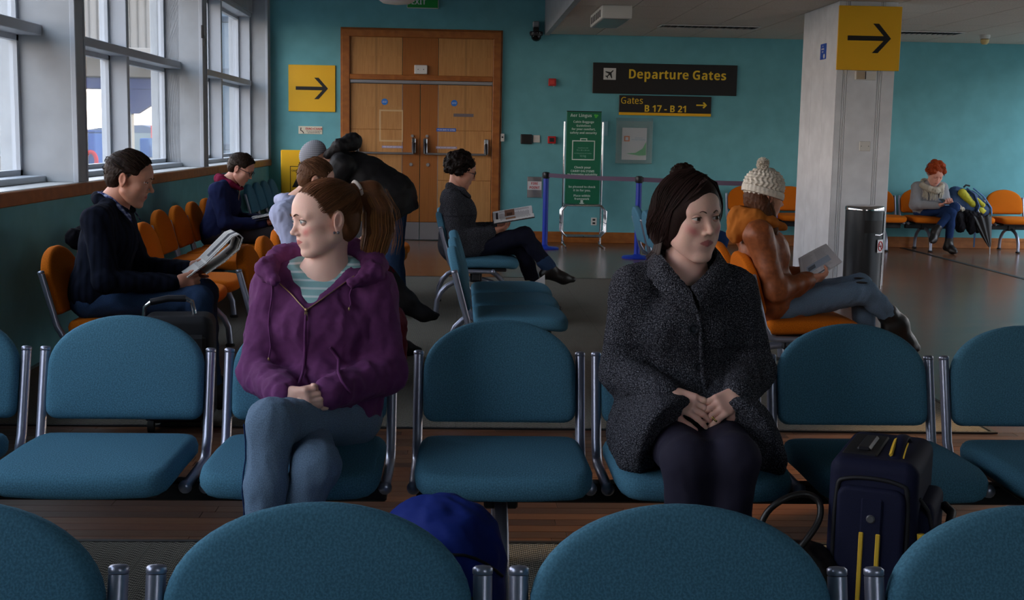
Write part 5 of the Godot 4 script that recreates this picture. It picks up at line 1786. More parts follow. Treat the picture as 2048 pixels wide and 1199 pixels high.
func girl() -> void:
	var o := thing("person", "girl in a purple velour hoodie with ponytail, legs crossed, looking left", "person", v3(-0.45, 0, -3.65))
	var d := {
		"hip": v3(0.06, 0.53, -0.03), "neck": v3(0.06, 0.96, -0.035), "sh": [v3(0.2, 0.9, -0.03), v3(-0.082, 0.9, -0.03)],
		"el": [v3(0.245, 0.665, 0.02), v3(-0.125, 0.665, 0.03)], "wr": [v3(0.1, 0.648, 0.235), v3(-0.022, 0.64, 0.24)],
		"hp": [v3(0.14, 0.525, -0.02), v3(-0.02, 0.52, 0.0)], "kn": [v3(-0.035, 0.6, 0.4), v3(0.085, 0.49, 0.41)], "an": [v3(-0.06, 0.2, 0.47), v3(-0.06, 0.1, 0.36)],
		"head": v3(0.067, 1.103, -0.005), "hb": turned(-62, 6, 2), "hs": 0.97, "fl": 0.86, "nose": 0.85, "hc": 0.0027, "nw": 0.047, "bust": 0.85,
		"skin": lin(240, 198, 182), "lip": lin(200, 124, 118), "blush": lin(220, 130, 124), "blush_amount": 0.75,
		"scalp": lin(104, 68, 46), "iris": lin(120, 146, 160), "brow": c8(84, 54, 40), "gaze": Vector2(-6, 0), "open": 1.0, "eseg": 20, "hsize": 0.9, "hand_cell": 0.0035,
		"hands": [[v3(0.085, 0.65, 0.25), v3(-0.85, -0.12, 0.45), v3(-0.2, -0.6, -0.7), 1.0, [55, 60, 62, 62], 0.02, 0.3], [v3(-0.012, 0.64, 0.255), v3(0.85, 0.02, 0.45), v3(0.2, 0.2, -0.9), -1.0, [50, 55, 58, 60], 0.02, 0.3]]}
	body_of(o, d)
	# striped top under the hoodie
	var s := S.new()
	var thin := d.duplicate()
	thin.bust = 0.55
	upper(s, thin, 0.93, 0.8)
	s.cutell(v3(0.05, 1.035, 0.02), v3(0.105, 0.085, 0.1), 0.01, turned(0, 0, -4))
	var stripes := mt(Color.WHITE, 0.9, 0, 0.2)
	stripes.albedo_texture = tex(8, 64, func(_x: int, y: int) -> Color: return c8(206, 222, 226) if y % 64 < 17 else c8(142, 186, 190))
	stripes.uv1_scale = v3(1, 46, 1)
	var sh := garment(o, "striped_top", s, stripes, 0.009, 0.0015)
	# hoodie
	s = S.new()
	upper(s, d, 1.04, 1.12)
	s.cap(v3(0.06, 0.6, 0.0), v3(0.05, 0.6, 0.08), 0.14, 0.1, 0.06)
	for k in 2:
		var a: Vector3 = d.el[k]
		var b: Vector3 = d.wr[k]
		s.cap(a.lerp(b, 0.86), a.lerp(b, 1.0), 0.05, 0.043, 0.01)
	var solid := S.new()
	solid.prims = s.prims.duplicate()
	s.cutcap(v3(0.035, 1.03, 0.045), v3(0.022, 0.868, 0.105), 0.122, 0.012, 0.008)
	s.cutell(v3(0.06, 1.02, -0.01), v3(0.085, 0.09, 0.08), 0.01)
	M.velour = triplanar(mt(c8(114, 60, 112), 0.85, 0, 0.3), 3.0)
	M.velour.albedo_texture = noise_tex(256, 0.03, grey(0.8), grey(1.0), 41)
	M.velour.rim_enabled = true
	M.velour.rim = 0.35
	M.velour.rim_tint = 0.7
	var hd := garment(o, "hoodie", s, M.velour, 0.0085, 0.0075, 1.25)
	# hood bunched round the neck
	s = S.new()
	s.chain([v3(-0.072, 0.938, 0.078), v3(-0.102, 0.966, 0.02), v3(-0.075, 0.99, -0.07), v3(0.03, 1.0, -0.125), v3(0.13, 0.995, -0.115), v3(0.2, 0.975, -0.05), v3(0.205, 0.955, 0.01), v3(0.148, 0.935, 0.07)], [0.016, 0.03, 0.036, 0.045, 0.05, 0.042, 0.032, 0.016], 0.02)
	s.chain([v3(0.03, 0.985, -0.13), v3(0.06, 0.9, -0.16), v3(0.1, 0.985, -0.12)], [0.05, 0.06, 0.05], 0.03)
	garment(hd, "hood", s, M.velour, 0.008, 0.007, 2.0, 5.0)
	# zip: two tapes along the opening, then closed below
	var brass := mt(c8(176, 150, 110), 0.35, 0.8)
	for e in [[v3(-0.084, 0.948, 0.3), v3(0.02, 0.86, 0.3)], [v3(0.152, 0.952, 0.3), v3(0.022, 0.86, 0.3)]]:
		var pts := []
		for k in 9: pts.append(solid.hit(e[0].lerp(e[1], k / 8.0), v3(0, 0, -1), 0.004))
		part(hd, "zip_tape", G.new().tube(pts, 0.0036, 6), M.velour)
		for k in pts.size(): pts[k] += v3(0, 0, 0.003)
		part(hd, "zip_teeth", G.new().tube(pts, 0.0016, 5), brass)
	var pts := []
	for k in 10: pts.append(solid.hit(v3(0.021 - 0.007 * k / 9.0, 0.86 - 0.2 * k / 9.0, 0.3), v3(0, 0, -1), 0.004))
	part(hd, "zip_cover", G.new().tube(pts, 0.0045, 6), M.velour)
	var zp: Vector3 = pts[0]
	part(hd, "zip_pull", G.new().box(T(zp.x, zp.y - 0.018, zp.z + 0.006), v3(0.009, 0.026, 0.003), 0.001).ball(zp + v3(0, 0, 0.004), v3(0.005, 0.006, 0.004), 8), brass)
	# draw cords
	for e in [[v3(0.15, 0.945, 0.3), v3(0.14, 0.862, 0.3)], [v3(-0.085, 0.94, 0.3), v3(-0.088, 0.715, 0.3)]]:
		var cp := []
		for k in 8: cp.append(solid.hit(e[0].lerp(e[1], k / 7.0) + v3(0.004 * sin(k * 1.3), 0, 0), v3(0, 0, -1), 0.005))
		part(hd, "draw_cord", G.new().tube(cp, 0.0026, 6), M.velour)
		part(hd, "cord_tip", G.new().ball(cp[7], v3(0.003, 0.006, 0.003), 8), brass)
	for e in [[0.148, 0.957], [-0.08, 0.955]]:
		part(hd, "eyelet", G.new().ball(solid.hit(v3(e[0], e[1] - 0.012, 0.3), v3(0, 0, -1), 0.006), v3(0.004, 0.004, 0.002), 8), brass)
	# pocket seam
	var pk := []
	for k in 7: pk.append(solid.hit(v3(0.088 + 0.012 * k, 0.752 - 0.017 * k, 0.3), v3(0, 0, -1), 0.003))
	part(hd, "pocket_welt", G.new().tube(pk, 0.005, 6), M.velour)
	# jeans and shoes
	s = S.new()
	lower(s, d, 0.95, 0.042)
	var je := trousers(o, "jeans", d, 0.95, 0.042, M.denim, 0.0085, 0.004, 3.0)
	var seam := []
	for k in 10:
		var q: Vector3 = d.kn[0].lerp(d.an[0], k / 9.0) + v3(-0.2, 0, 0.012)
		seam.append(s.hit(q, v3(1, 0, 0), 0.002))
	part(je, "side_seam", G.new().tube(seam, 0.0022, 5), M.denim_dark)
	s = S.new()
	shoe(s, v3(-0.055, 0.19, 0.45), v3(-0.12, 0.12, 0.6), 0.0)
	shoe(s, v3(-0.09, 0.1, 0.38), v3(-0.12, 0.06, 0.55), 0.0)
	garment(o, "shoes", s, M.suede_black, 0.011, 0.0)
	# hair drawn back into a ponytail
	var hx := Transform3D((d.hb as Basis) * Basis.from_scale(Vector3.ONE * 0.97), d.head)
	var ctr := v3(0, 0.042, -0.01)
	var rad := v3(0.0785, 0.0875, 0.1045)
	var base: Color = d.scalp
	var g := G.new()
	s = S.new()
	s.ell(ctr, rad, 0.01)
	s.ell(v3(0, -0.005, -0.045), v3(0.066, 0.065, 0.06), 0.02)
	s.cutell(v3(0, -0.01, 0.1), v3(0.085, 0.108, 0.1), 0.01)
	s.cutell(v3(0.08, -0.025, 0.02), v3(0.05, 0.07, 0.06), 0.012)
	s.cutell(v3(-0.08, -0.025, 0.02), v3(0.05, 0.07, 0.06), 0.012)
	s.cap(v3(0, 0.088, -0.1), v3(0, 0.08, -0.14), 0.02, 0.03, 0.012)
	var tail := S.new()
	tail.chain([v3(0, 0.085, -0.12), v3(0, 0.07, -0.155), v3(0, 0.02, -0.172), v3(0, -0.05, -0.165), v3(0, -0.11, -0.14), v3(0, -0.155, -0.12)], [0.024, 0.036, 0.042, 0.043, 0.035, 0.01], 0.02)
	s.mesh(g, 0.004, hx, hair_tones(base, 0.25))
	tail.mesh(g, 0.005, hx, hair_tones(base, 0.25))
	var r := RandomNumberGenerator.new()
	r.seed = 5
	var tie := v3(0, 0.5, -0.88)
	for k in 1000:
		var a := r.randf_range(-PI, PI)
		var el := hairline(absf(a)) + r.randf_range(0.0, 0.03) + (0.0 if k % 2 == 0 else r.randf() * 0.7)
		if absf(a) > 1.1 and absf(a) < 1.5: el = maxf(el, hairline(1.12))
		var from := v3(sin(a) * cos(el), sin(el), cos(a) * cos(el))
		swept(g, hx, ctr, rad * (1.006 + 0.016 * r.randf()), from, tie + v3(r.randf_range(-0.13, 0.13), r.randf_range(-0.13, 0.13), 0), 0.01, 0.0012, base * r.randf_range(0.6, 1.6), 10)
	var gold := lin(156, 104, 58)
	for k in 520:
		var a := r.randf_range(0, TAU)
		var w := r.randf_range(0.8, 1.12)
		var path := []
		var cut := r.randf_range(0.0, 0.05)
		for q in [[0.088, -0.108, 0.018], [0.078, -0.15, 0.033], [0.025, -0.172, 0.041], [-0.05, -0.166, 0.044], [-0.11, -0.142, 0.04], [-0.165, -0.118, 0.03]]:
			path.append(hx * v3(cos(a) * w * q[2], q[0] + (cut if q[0] < -0.15 else 0.0), q[1] + sin(a) * w * q[2]))
		strand(g, path, 0.0016, base.lerp(gold, r.randf() * (0.9 if cos(a) > -0.3 else 0.5)) * r.randf_range(0.6, 1.4))
	for k in 30:
		var z0 := r.randf_range(-0.2, -0.165)
		var wisp := []
		var sx := r.randf_range(-0.04, 0.05)
		for t in 7: wisp.append(hx * v3(sx + r.randf_range(-0.004, 0.004), 0.08 - t * 0.034, z0 - 0.035 * sin(t * 0.45) + r.randf_range(-0.004, 0.004)))
		strand(g, wisp, 0.0005, gold)
	part(o, "hair", g, M.hair)
	var band := []
	for k in 13:
		var a := TAU * k / 12.0
		band.append(hx * (v3(0, 0.087, -0.113) + v3(cos(a), sin(a) * 0.95, sin(a) * 0.3) * 0.025))
	part(o, "hair_tie", G.new().tube(band, 0.0055, 8, false), mt(c8(214, 200, 190), 0.8))
	part(o, "earring", G.new().ball(hx * v3(0.0835, -0.028, -0.001), Vector3.ONE * 0.0045, 10).ball(hx * v3(0.079, -0.027, 0.009), Vector3.ONE * 0.004, 10), mt(c8(120, 116, 124), 0.3, 0.7))

func woman() -> void:
	var o := thing("person", "dark haired woman in a grey boucle coat with folded hands, looking right", "person", v3(0.7, 0, -3.62))
	var d := {
		"hip": v3(-0.025, 0.53, -0.04), "neck": v3(-0.03, 0.965, -0.03), "sh": [v3(0.115, 0.915, -0.03), v3(-0.175, 0.915, -0.03)],
		"el": [v3(0.185, 0.68, 0.0), v3(-0.215, 0.68, 0.01)], "wr": [v3(0.085, 0.655, 0.225), v3(-0.118, 0.655, 0.225)],
		"hp": [v3(0.06, 0.52, 0.0), v3(-0.1, 0.52, 0.0)], "kn": [v3(0.035, 0.53, 0.44), v3(-0.09, 0.525, 0.44)], "an": [v3(0.02, 0.1, 0.42), v3(-0.085, 0.1, 0.42)],
		"head": v3(-0.026, 1.13, 0.0), "hb": turned(24, 3, 3), "hs": 1.0, "fl": 1.04, "hc": 0.0027, "nw": 0.05, "bust": 1.0,
		"skin": lin(236, 192, 176), "lip": lin(178, 104, 104), "blush": lin(220, 124, 128), "blush_amount": 0.7,
		"scalp": lin(46, 33, 31), "iris": lin(84, 66, 50), "brow": c8(88, 62, 52), "gaze": Vector2(12, 0), "open": 0.95, "eseg": 20, "hsize": 0.93, "hand_cell": 0.003,
		"hands": [[v3(0.082, 0.655, 0.245), v3(-0.78, -0.25, 0.5), v3(-0.35, -0.55, -0.6), 1.0, [28, 34, 30, 36], 0.1, 0.5], [v3(-0.108, 0.655, 0.245), v3(0.82, -0.22, 0.5), v3(0.3, -0.6, -0.6), -1.0, [22, 26, 30, 24], 0.09, 0.5]]}
	body_of(o, d)
	# black top showing at the neck and cuffs
	var s := S.new()
	upper(s, d, 0.86, 0.8)
	s.cutell(v3(-0.03, 1.02, 0.04), v3(0.07, 0.105, 0.12), 0.01)
	var blk := mt(c8(20, 20, 26), 0.9)
	garment(o, "black_top", s, blk, 0.012, 0.0)
	# coat
	M.boucle = triplanar(mt(Color.WHITE, 1.0, 0, 0.15), 3.2)
	var knot := noise_tex(512, 0.11, Color.BLACK, Color.WHITE, 51, FastNoiseLite.TYPE_SIMPLEX, 3)
	var im := knot.get_image()
	M.boucle.albedo_texture = tex(512, 512, func(x: int, y: int) -> Color:
		var k := smoothstep(0.46, 0.8, im.get_pixel(x, y).r)
		return c8(38, 39, 46).lerp(c8(150, 152, 162), k * k))
	bump(M.boucle, knot, 0.55)
	s = S.new()
	upper(s, d, 1.1, 1.15)
	s.ell(v3(-0.025, 0.56, 0.02), v3(0.2, 0.13, 0.17), 0.06)
	var solid := S.new()
	solid.prims = s.prims.duplicate()
	s.cutcap(v3(-0.02, 1.06, 0.1), v3(-0.045, 0.955, 0.14), 0.1, 0.02, 0.008)
	s.cutell(v3(-0.03, 1.02, 0.0), v3(0.07, 0.09, 0.08), 0.01)
	var kn := func(p: Vector3, _n: Vector3) -> float:
		var a := folds.get_noise_3d(p.x * 8.0, p.y * 5.0, p.z * 8.0)
		return 0.006 * (0.35 - absf(a) * 1.6) + 0.0028 * fine.get_noise_3d(p.x * 95, p.y * 95, p.z * 95)
	var ct := part(o, "coat", s.mesh(G.new(), 0.0085, Transform3D(), null, kn), M.boucle)
	# skirts of the coat over the thighs
	for q in [[v3(-0.11, 0.6, 0.03), v3(-0.115, 0.575, 0.3), v3(-0.185, 0.5, 0.05), v3(-0.19, 0.485, 0.22), v3(-0.12, 0.55, 0.285), v3(0.62, -0.42, 0.72)], [v3(0.06, 0.59, 0.03), v3(0.085, 0.57, 0.26), v3(0.145, 0.5, 0.05), v3(0.165, 0.47, 0.24), v3(0.12, 0.5, 0.262), v3(-0.45, -0.35, 0.82)]]:
		s = S.new()
		s.cap(q[0], q[1], 0.1, 0.092, 0.05)
		s.cap(q[2], q[3], 0.075, 0.062, 0.06)
		s.cap(q[0].lerp(q[2], 0.5), q[1].lerp(q[3], 0.5), 0.08, 0.075, 0.05)
		s.cutplane(q[4], q[5])
		part(ct, "coat_skirt", s.mesh(G.new(), 0.009, Transform3D(), null, kn), M.boucle)
	# collar and lapels
	var curve := func(p: Array, t: float) -> Vector3:
		var a: Vector3 = p[0].lerp(p[1], t)
		var b: Vector3 = p[1].lerp(p[2], t)
		return a.lerp(b, t)
	for q in [[[v3(-0.03, 1.06, -0.115), v3(-0.14, 1.065, -0.07), v3(-0.095, 1.005, 0.055)], [v3(-0.03, 1.0, -0.135), v3(-0.185, 1.0, -0.09), v3(-0.135, 0.955, 0.06)]], [[v3(-0.095, 1.005, 0.055), v3(-0.08, 0.98, 0.085), v3(-0.045, 0.94, 0.108)], [v3(-0.135, 0.955, 0.06), v3(-0.11, 0.9, 0.115), v3(-0.012, 0.868, 0.128)]], [[v3(-0.03, 1.06, -0.115), v3(0.09, 1.065, -0.07), v3(0.045, 1.015, 0.045)], [v3(-0.03, 1.0, -0.135), v3(0.13, 1.0, -0.09), v3(0.088, 0.965, 0.045)]], [[v3(0.045, 1.015, 0.045), v3(0.02, 0.985, 0.085), v3(-0.035, 0.94, 0.108)], [v3(0.088, 0.965, 0.045), v3(0.05, 0.915, 0.105), v3(-0.005, 0.885, 0.125)]]]:
		var pa: Array = q[0]
		var pb: Array = q[1]
		part(ct, "collar", G.new().sheet(func(a: float, b: float) -> Vector3:
			var p: Vector3 = curve.call(pa, a).lerp(curve.call(pb, a), b)
			return p + v3(0, 0.006 * sin(PI * b), 0.012 * sin(PI * b)) + Vector3.ONE * 0.0015 * fine.get_noise_3d(p.x * 90, p.y * 90, p.z * 90), 16, 8, 0.012), M.boucle)
	# front edge, buttons
	var fe := []
	for k in 12: fe.append(solid.hit(v3(-0.01 + 0.022 * sin(k / 11.0 * 1.5), 0.875 - 0.265 * k / 11.0, 0.4), v3(0, 0, -1), 0.003))
	part(ct, "front_edge", G.new().tube(fe, 0.007, 8), M.boucle)
	var bm := mt(c8(34, 36, 44), 0.25)
	for q in [v3(-0.024, 0.826, 0.4), v3(0.0, 0.712, 0.4)]:
		var p := solid.hit(q, v3(0, 0, -1), 0.008)
		part(ct, "button", G.new().lathe(Transform3D(Basis(Vector3.RIGHT, PI / 2), p), [Vector2(0, -0.002), Vector2(0.008, -0.002), Vector2(0.011, 0.002), Vector2(0.0145, 0.002), Vector2(0.015, -0.001), Vector2(0.013, -0.005)], 20), bm)
	# trousers and shoes
	s = S.new()
	lower(s, d, 0.98, 0.045)
	var tr := mt(c8(44, 42, 58), 0.85, 0, 0.3)
	garment(o, "trousers", s, tr, 0.009, 0.003, 1.4, 9.0)
	s = S.new()
	shoe(s, v3(0.02, 0.1, 0.42), v3(0.03, 0.06, 0.6), 0.0)
	shoe(s, v3(-0.085, 0.1, 0.42), v3(-0.095, 0.06, 0.6), 0.0)
	garment(o, "shoes", s, M.suede_black, 0.011, 0.0)
	part(o, "ring", G.new().tube([v3(-0.002, 0.614, 0.315), v3(0.004, 0.607, 0.322), v3(0.01, 0.603, 0.319)], 0.003, 6), mt(c8(220, 190, 120), 0.2, 0.9))
	# bobbed hair with a side parting
	var hx := Transform3D(d.hb, d.head)
	var base: Color = d.scalp
	var g := G.new()
	s = S.new()
	var ctr := v3(0, 0.045, -0.012)
	var rad := v3(0.084, 0.096, 0.11)
	s.ell(ctr, rad, 0.01)
	for x in [-1.0, 1.0]:
		s.ell(v3(0.062 * x, 0.005, -0.02), v3(0.029, 0.078, 0.064), 0.04)
		s.ell(v3(0.048 * x, -0.036, -0.058), v3(0.04, 0.052, 0.048), 0.04)
	s.ell(v3(0, -0.02, -0.075), v3(0.06, 0.075, 0.05), 0.04)
	var full := S.new()
	full.prims = s.prims.duplicate()
	s.cutell(v3(0.012, -0.03, 0.112), v3(0.07, 0.116, 0.094), 0.012)
	s.cutell(v3(-0.0, -0.08, 0.05), v3(0.072, 0.055, 0.085), 0.015)
	s.mesh(g, 0.004, hx, hair_tones(base, 0.3))
	var r := RandomNumberGenerator.new()
	r.seed = 8
	var core := v3(0, 0.03, -0.015)
	for k in 620:
		var side := -1.0 if k % 3 != 0 else 1.0
		var zf := r.randf_range(-0.95, 0.6)
		var from := v3(0.32, 0.95, zf).normalized()
		var back := clampf(zf * 1.05 - 0.1 + r.randf_range(-0.12, 0.12), -1.0, 0.42)
		var to := v3(side * sqrt(maxf(0.04, 1.0 - back * back)), -0.1, back).normalized()
		var pts := []
		var st := 0.0 if k % 2 == 0 else r.randf() * 0.5
		for t in 7: pts.append(ctr + from.slerp(to, lerpf(st, 1.0, t / 6.0)) * rad)
		var last: Vector3 = pts[6]
		var fall := r.randf_range(0.045, 0.095)
		for t in 3: pts.append(last + v3(-side * 0.006 * (t + 1), -fall * (t + 1) / 3.0, -0.012 * (t + 1)))
		laid(g, full, hx, pts, core, 0.0006 + r.randf() * 0.004, 0.0013, base * r.randf_range(0.5, 2.0))
	# flicked ends on the collar
	for k in 90:
		var a := r.randf_range(-2.9, -1.5)
		var p := v3(sin(a) * 0.078, -0.06, cos(a) * 0.09 - 0.02)
		var outd := v3(sin(a), 0, cos(a))
		var pts := [p + v3(0, 0.05, 0), p + outd * 0.004, p + outd * 0.012 + v3(0, -0.035, 0), p + outd * (0.02 + 0.016 * r.randf()) + v3(0, -0.055 - 0.02 * r.randf(), 0)]
		for t in pts.size(): pts[t] = hx * pts[t]
		strand(g, pts, 0.0015, base * r.randf_range(0.5, 1.8))
	# fringe swept across the forehead
	for k in 170:
		var w := r.randf()
		var pts := [v3(0.03 + r.randf_range(-0.012, 0.008), 0.132, 0.0 + r.randf_range(-0.03, 0.03)), v3(lerpf(0.006, -0.02, w), 0.122 - 0.012 * w, 0.078), v3(lerpf(-0.028, -0.05, w), 0.092 - 0.02 * w, lerpf(0.084, 0.07, w)), v3(lerpf(-0.06, -0.074, w), lerpf(0.05, 0.03, w), 0.058 - 0.016 * w), v3(lerpf(-0.078, -0.088, w), lerpf(0.004, -0.02, w), 0.034 - 0.03 * w), v3(lerpf(-0.083, -0.09, w), lerpf(-0.04, -0.065, w), 0.012 - 0.03 * w)]
		for t in pts.size(): pts[t] = hx * (pts[t] + v3(r.randf_range(-0.002, 0.002), 0, r.randf_range(0, 0.003)))
		strand(g, pts, 0.0017, base * r.randf_range(0.5, 1.8))
	for k in 80:
		var w := r.randf()
		var pts := [v3(0.034, 0.131, 0.01 - 0.03 * w), v3(0.062, 0.108, 0.042 - 0.03 * w), v3(0.08, 0.06, 0.046 - 0.02 * w), v3(0.086, 0.01, 0.034 - 0.02 * w), v3(0.083, -0.04, 0.024 - 0.02 * w)]
		for t in pts.size(): pts[t] = hx * (pts[t] + v3(r.randf_range(-0.003, 0.003), 0, 0))
		strand(g, pts, 0.0017, base * r.randf_range(0.5, 1.8))
	part(o, "hair", g, M.hair)

func newspaper_man() -> void:
	var o := thing("person", "man in a navy ribbed sweater and plaid collar reading a newspaper", "person", v3(-1.78, 0, -6.23), 90)
	var d := {
		"hip": v3(0, 0.53, 0.0), "neck": v3(0, 0.985, 0.085), "sh": [v3(0.19, 0.925, 0.06), v3(-0.19, 0.925, 0.06)],
		"el": [v3(0.24, 0.66, 0.15), v3(-0.25, 0.645, 0.11)], "wr": [v3(0.13, 0.665, 0.41), v3(-0.14, 0.625, 0.4)],
		"hp": [v3(0.09, 0.52, 0.02), v3(-0.09, 0.52, 0.02)], "kn": [v3(0.12, 0.55, 0.5), v3(-0.12, 0.545, 0.52)], "an": [v3(0.12, 0.1, 0.52), v3(-0.13, 0.1, 0.58)],
		"head": v3(0, 1.115, 0.165), "hb": turned(0, 15), "hs": 1.08, "hc": 0.004, "nw": 0.058, "male": 1.0, "nose": 1.15,
		"skin": lin(206, 148, 124), "lip": lin(168, 104, 94), "stubble": 0.35, "scalp": lin(40, 28, 22), "brow": c8(38, 26, 20), "gaze": Vector2(0, 18), "open": 0.7, "hand_cell": 0.004,
		"hands": [[v3(0.12, 0.67, 0.43), v3(-0.25, 0.2, 0.95), v3(-0.9, 0.1, -0.2), 1.0, [50, 52, 55, 58], 0.05, 0.5], [v3(-0.135, 0.628, 0.42), v3(0.25, 0.22, 0.95), v3(0.9, 0.1, -0.25), -1.0, [45, 50, 52, 56], 0.05, 0.5]]}
	body_of(o, d)
	var hx := Transform3D((d.hb as Basis) * Basis.from_scale(Vector3.ONE * 1.08), d.head)
	short_hair(o, hx, d.scalp, 700, 1.045, 21, 0.9, 0.0014)
	var s := S.new()
	upper(s, d, 1.12, 1.12)
	s.cutell(v3(0, 1.07, 0.1), v3(0.075, 0.09, 0.08), 0.01)
	var rib := triplanar(mt(c8(26, 30, 44), 0.95, 0, 0.2), 14.0)
	rib.albedo_texture = tex(32, 8, func(x: int, _y: int) -> Color: return grey(0.6 + 0.4 * absf(sin(PI * x / 16.0))))
	bump(rib, rib.albedo_texture, 0.2)
	var sw := garment(o, "sweater", s, rib, 0.012, 0.006, 1.0, 2.0)
	s = S.new()
	s.chain([v3(0.06, 0.965, 0.165), v3(0.08, 1.0, 0.09), v3(0.055, 1.02, 0.03), v3(0, 1.028, 0.01), v3(-0.055, 1.02, 0.03), v3(-0.08, 1.0, 0.09), v3(-0.06, 0.965, 0.165)], [0.018, 0.022, 0.026, 0.028, 0.026, 0.022, 0.018], 0.02)
	garment(sw, "sweater_collar", s, rib, 0.009, 0.003)
	var plaid := triplanar(mt(Color.WHITE, 0.9, 0, 0.2), 22.0)
	plaid.albedo_texture = tex(64, 64, func(x: int, y: int) -> Color:
		var k := (0.5 if x % 32 < 12 else 0.0) + (0.5 if y % 32 < 12 else 0.0)
		var c := c8(32, 44, 92).lerp(c8(196, 204, 226), k * 0.85)
		return c8(60, 30, 60) if x % 32 == 20 or y % 32 == 20 else c)
	for x in [-1.0, 1.0]:
		part(o, "shirt_collar", G.new().sheet(func(a: float, b: float) -> Vector3:
			var p := v3(x * lerpf(0.03, 0.074, sin(a * PI * 0.75)), lerpf(1.058, 0.945, a * a), lerpf(0.02, 0.185, a))
			return p + v3(x * 0.02 * b, -0.032 * b, 0.012 * b), 10, 3, 0.004), plaid)
	s = S.new()
	lower(s, d, 1.02, 0.055)
	garment(o, "jeans", s, M.denim_mid, 0.012, 0.005, 1.3, 7.0)
	s = S.new()
	shoe(s, v3(0.12, 0.1, 0.52), v3(0.13, 0.06, 0.7), 0.0, 1.1)
	shoe(s, v3(-0.13, 0.1, 0.58), v3(-0.14, 0.06, 0.76), 0.0, 1.1)
	garment(o, "shoes", s, M.leather_black, 0.012, 0.0)

func young_man() -> void:
	var o := thing("person", "young man with glasses in a navy hoodie with maroon hood, reading", "person", v3(-1.98, 0, -10.34), 90)
	var d := {
		"hip": v3(0, 0.51, 0.0), "neck": v3(0, 0.93, 0.09), "sh": [v3(0.18, 0.88, 0.05), v3(-0.18, 0.88, 0.05)],
		"el": [v3(0.22, 0.63, 0.13), v3(-0.23, 0.625, 0.12)], "wr": [v3(0.1, 0.64, 0.38), v3(-0.11, 0.625, 0.4)],
		"hp": [v3(0.09, 0.51, 0.02), v3(-0.09, 0.51, 0.02)], "kn": [v3(0.11, 0.54, 0.5), v3(-0.11, 0.54, 0.52)], "an": [v3(0.11, 0.1, 0.5), v3(-0.11, 0.1, 0.52)],
		"head": v3(0, 1.055, 0.2), "hb": turned(-8, 28), "hs": 1.0, "hc": 0.0055, "nw": 0.05, "male": 0.7,
		"skin": lin(206, 152, 132), "scalp": lin(36, 26, 20), "brow": c8(34, 24, 20), "gaze": Vector2(0, 18), "open": 0.6, "hand_cell": 0.006,
		"hands": [[v3(0.1, 0.645, 0.4), v3(-0.2, 0.05, 0.95), v3(-0.3, 0.9, 0), 1.0, [30, 32, 35, 38]], [v3(-0.105, 0.63, 0.42), v3(0.2, 0.05, 0.95), v3(0.3, 0.9, 0), -1.0, [30, 32, 35, 38]]]}
	body_of(o, d)
	var hx := Transform3D(d.hb, d.head)
	short_hair(o, hx, d.scalp, 380, 1.07, 23, 0.3, 0.002)
	glasses(o, hx)
	var s := S.new()
	upper(s, d, 1.1, 1.12)
	s.cutell(v3(0, 1.01, 0.12), v3(0.07, 0.08, 0.08), 0.01)
	garment(o, "navy_hoodie", s, triplanar(mt(c8(34, 40, 74), 0.95, 0, 0.2), 6.0), 0.014, 0.007, 1.0, 12.0)
	s = S.new()
	s.chain([v3(0.045, 0.9, 0.2), v3(0.075, 0.94, 0.13), v3(0.055, 0.97, 0.055), v3(0, 0.975, 0.03), v3(-0.055, 0.97, 0.055), v3(-0.075, 0.94, 0.13), v3(-0.045, 0.9, 0.2)], [0.02, 0.028, 0.036, 0.042, 0.036, 0.028, 0.02], 0.02)
	garment(o, "maroon_hood", s, mt(c8(112, 28, 56), 0.95, 0, 0.2), 0.01, 0.004, 2.0)
	part(o, "draw_cord", G.new().tube([v3(-0.05, 0.93, 0.21), v3(-0.055, 0.86, 0.2), v3(-0.06, 0.79, 0.19)], 0.004, 6), mt(c8(150, 120, 96), 0.8))
	s = S.new()
	lower(s, d, 0.98, 0.05)
	garment(o, "trousers", s, mt(c8(52, 48, 50), 0.9, 0, 0.2), 0.014, 0.005)
	s = S.new()
	shoe(s, v3(0.11, 0.1, 0.5), v3(0.11, 0.06, 0.68), 0.0)
	shoe(s, v3(-0.11, 0.1, 0.52), v3(-0.11, 0.06, 0.7), 0.0)
	garment(o, "shoes", s, M.leather_black, 0.014, 0.0)

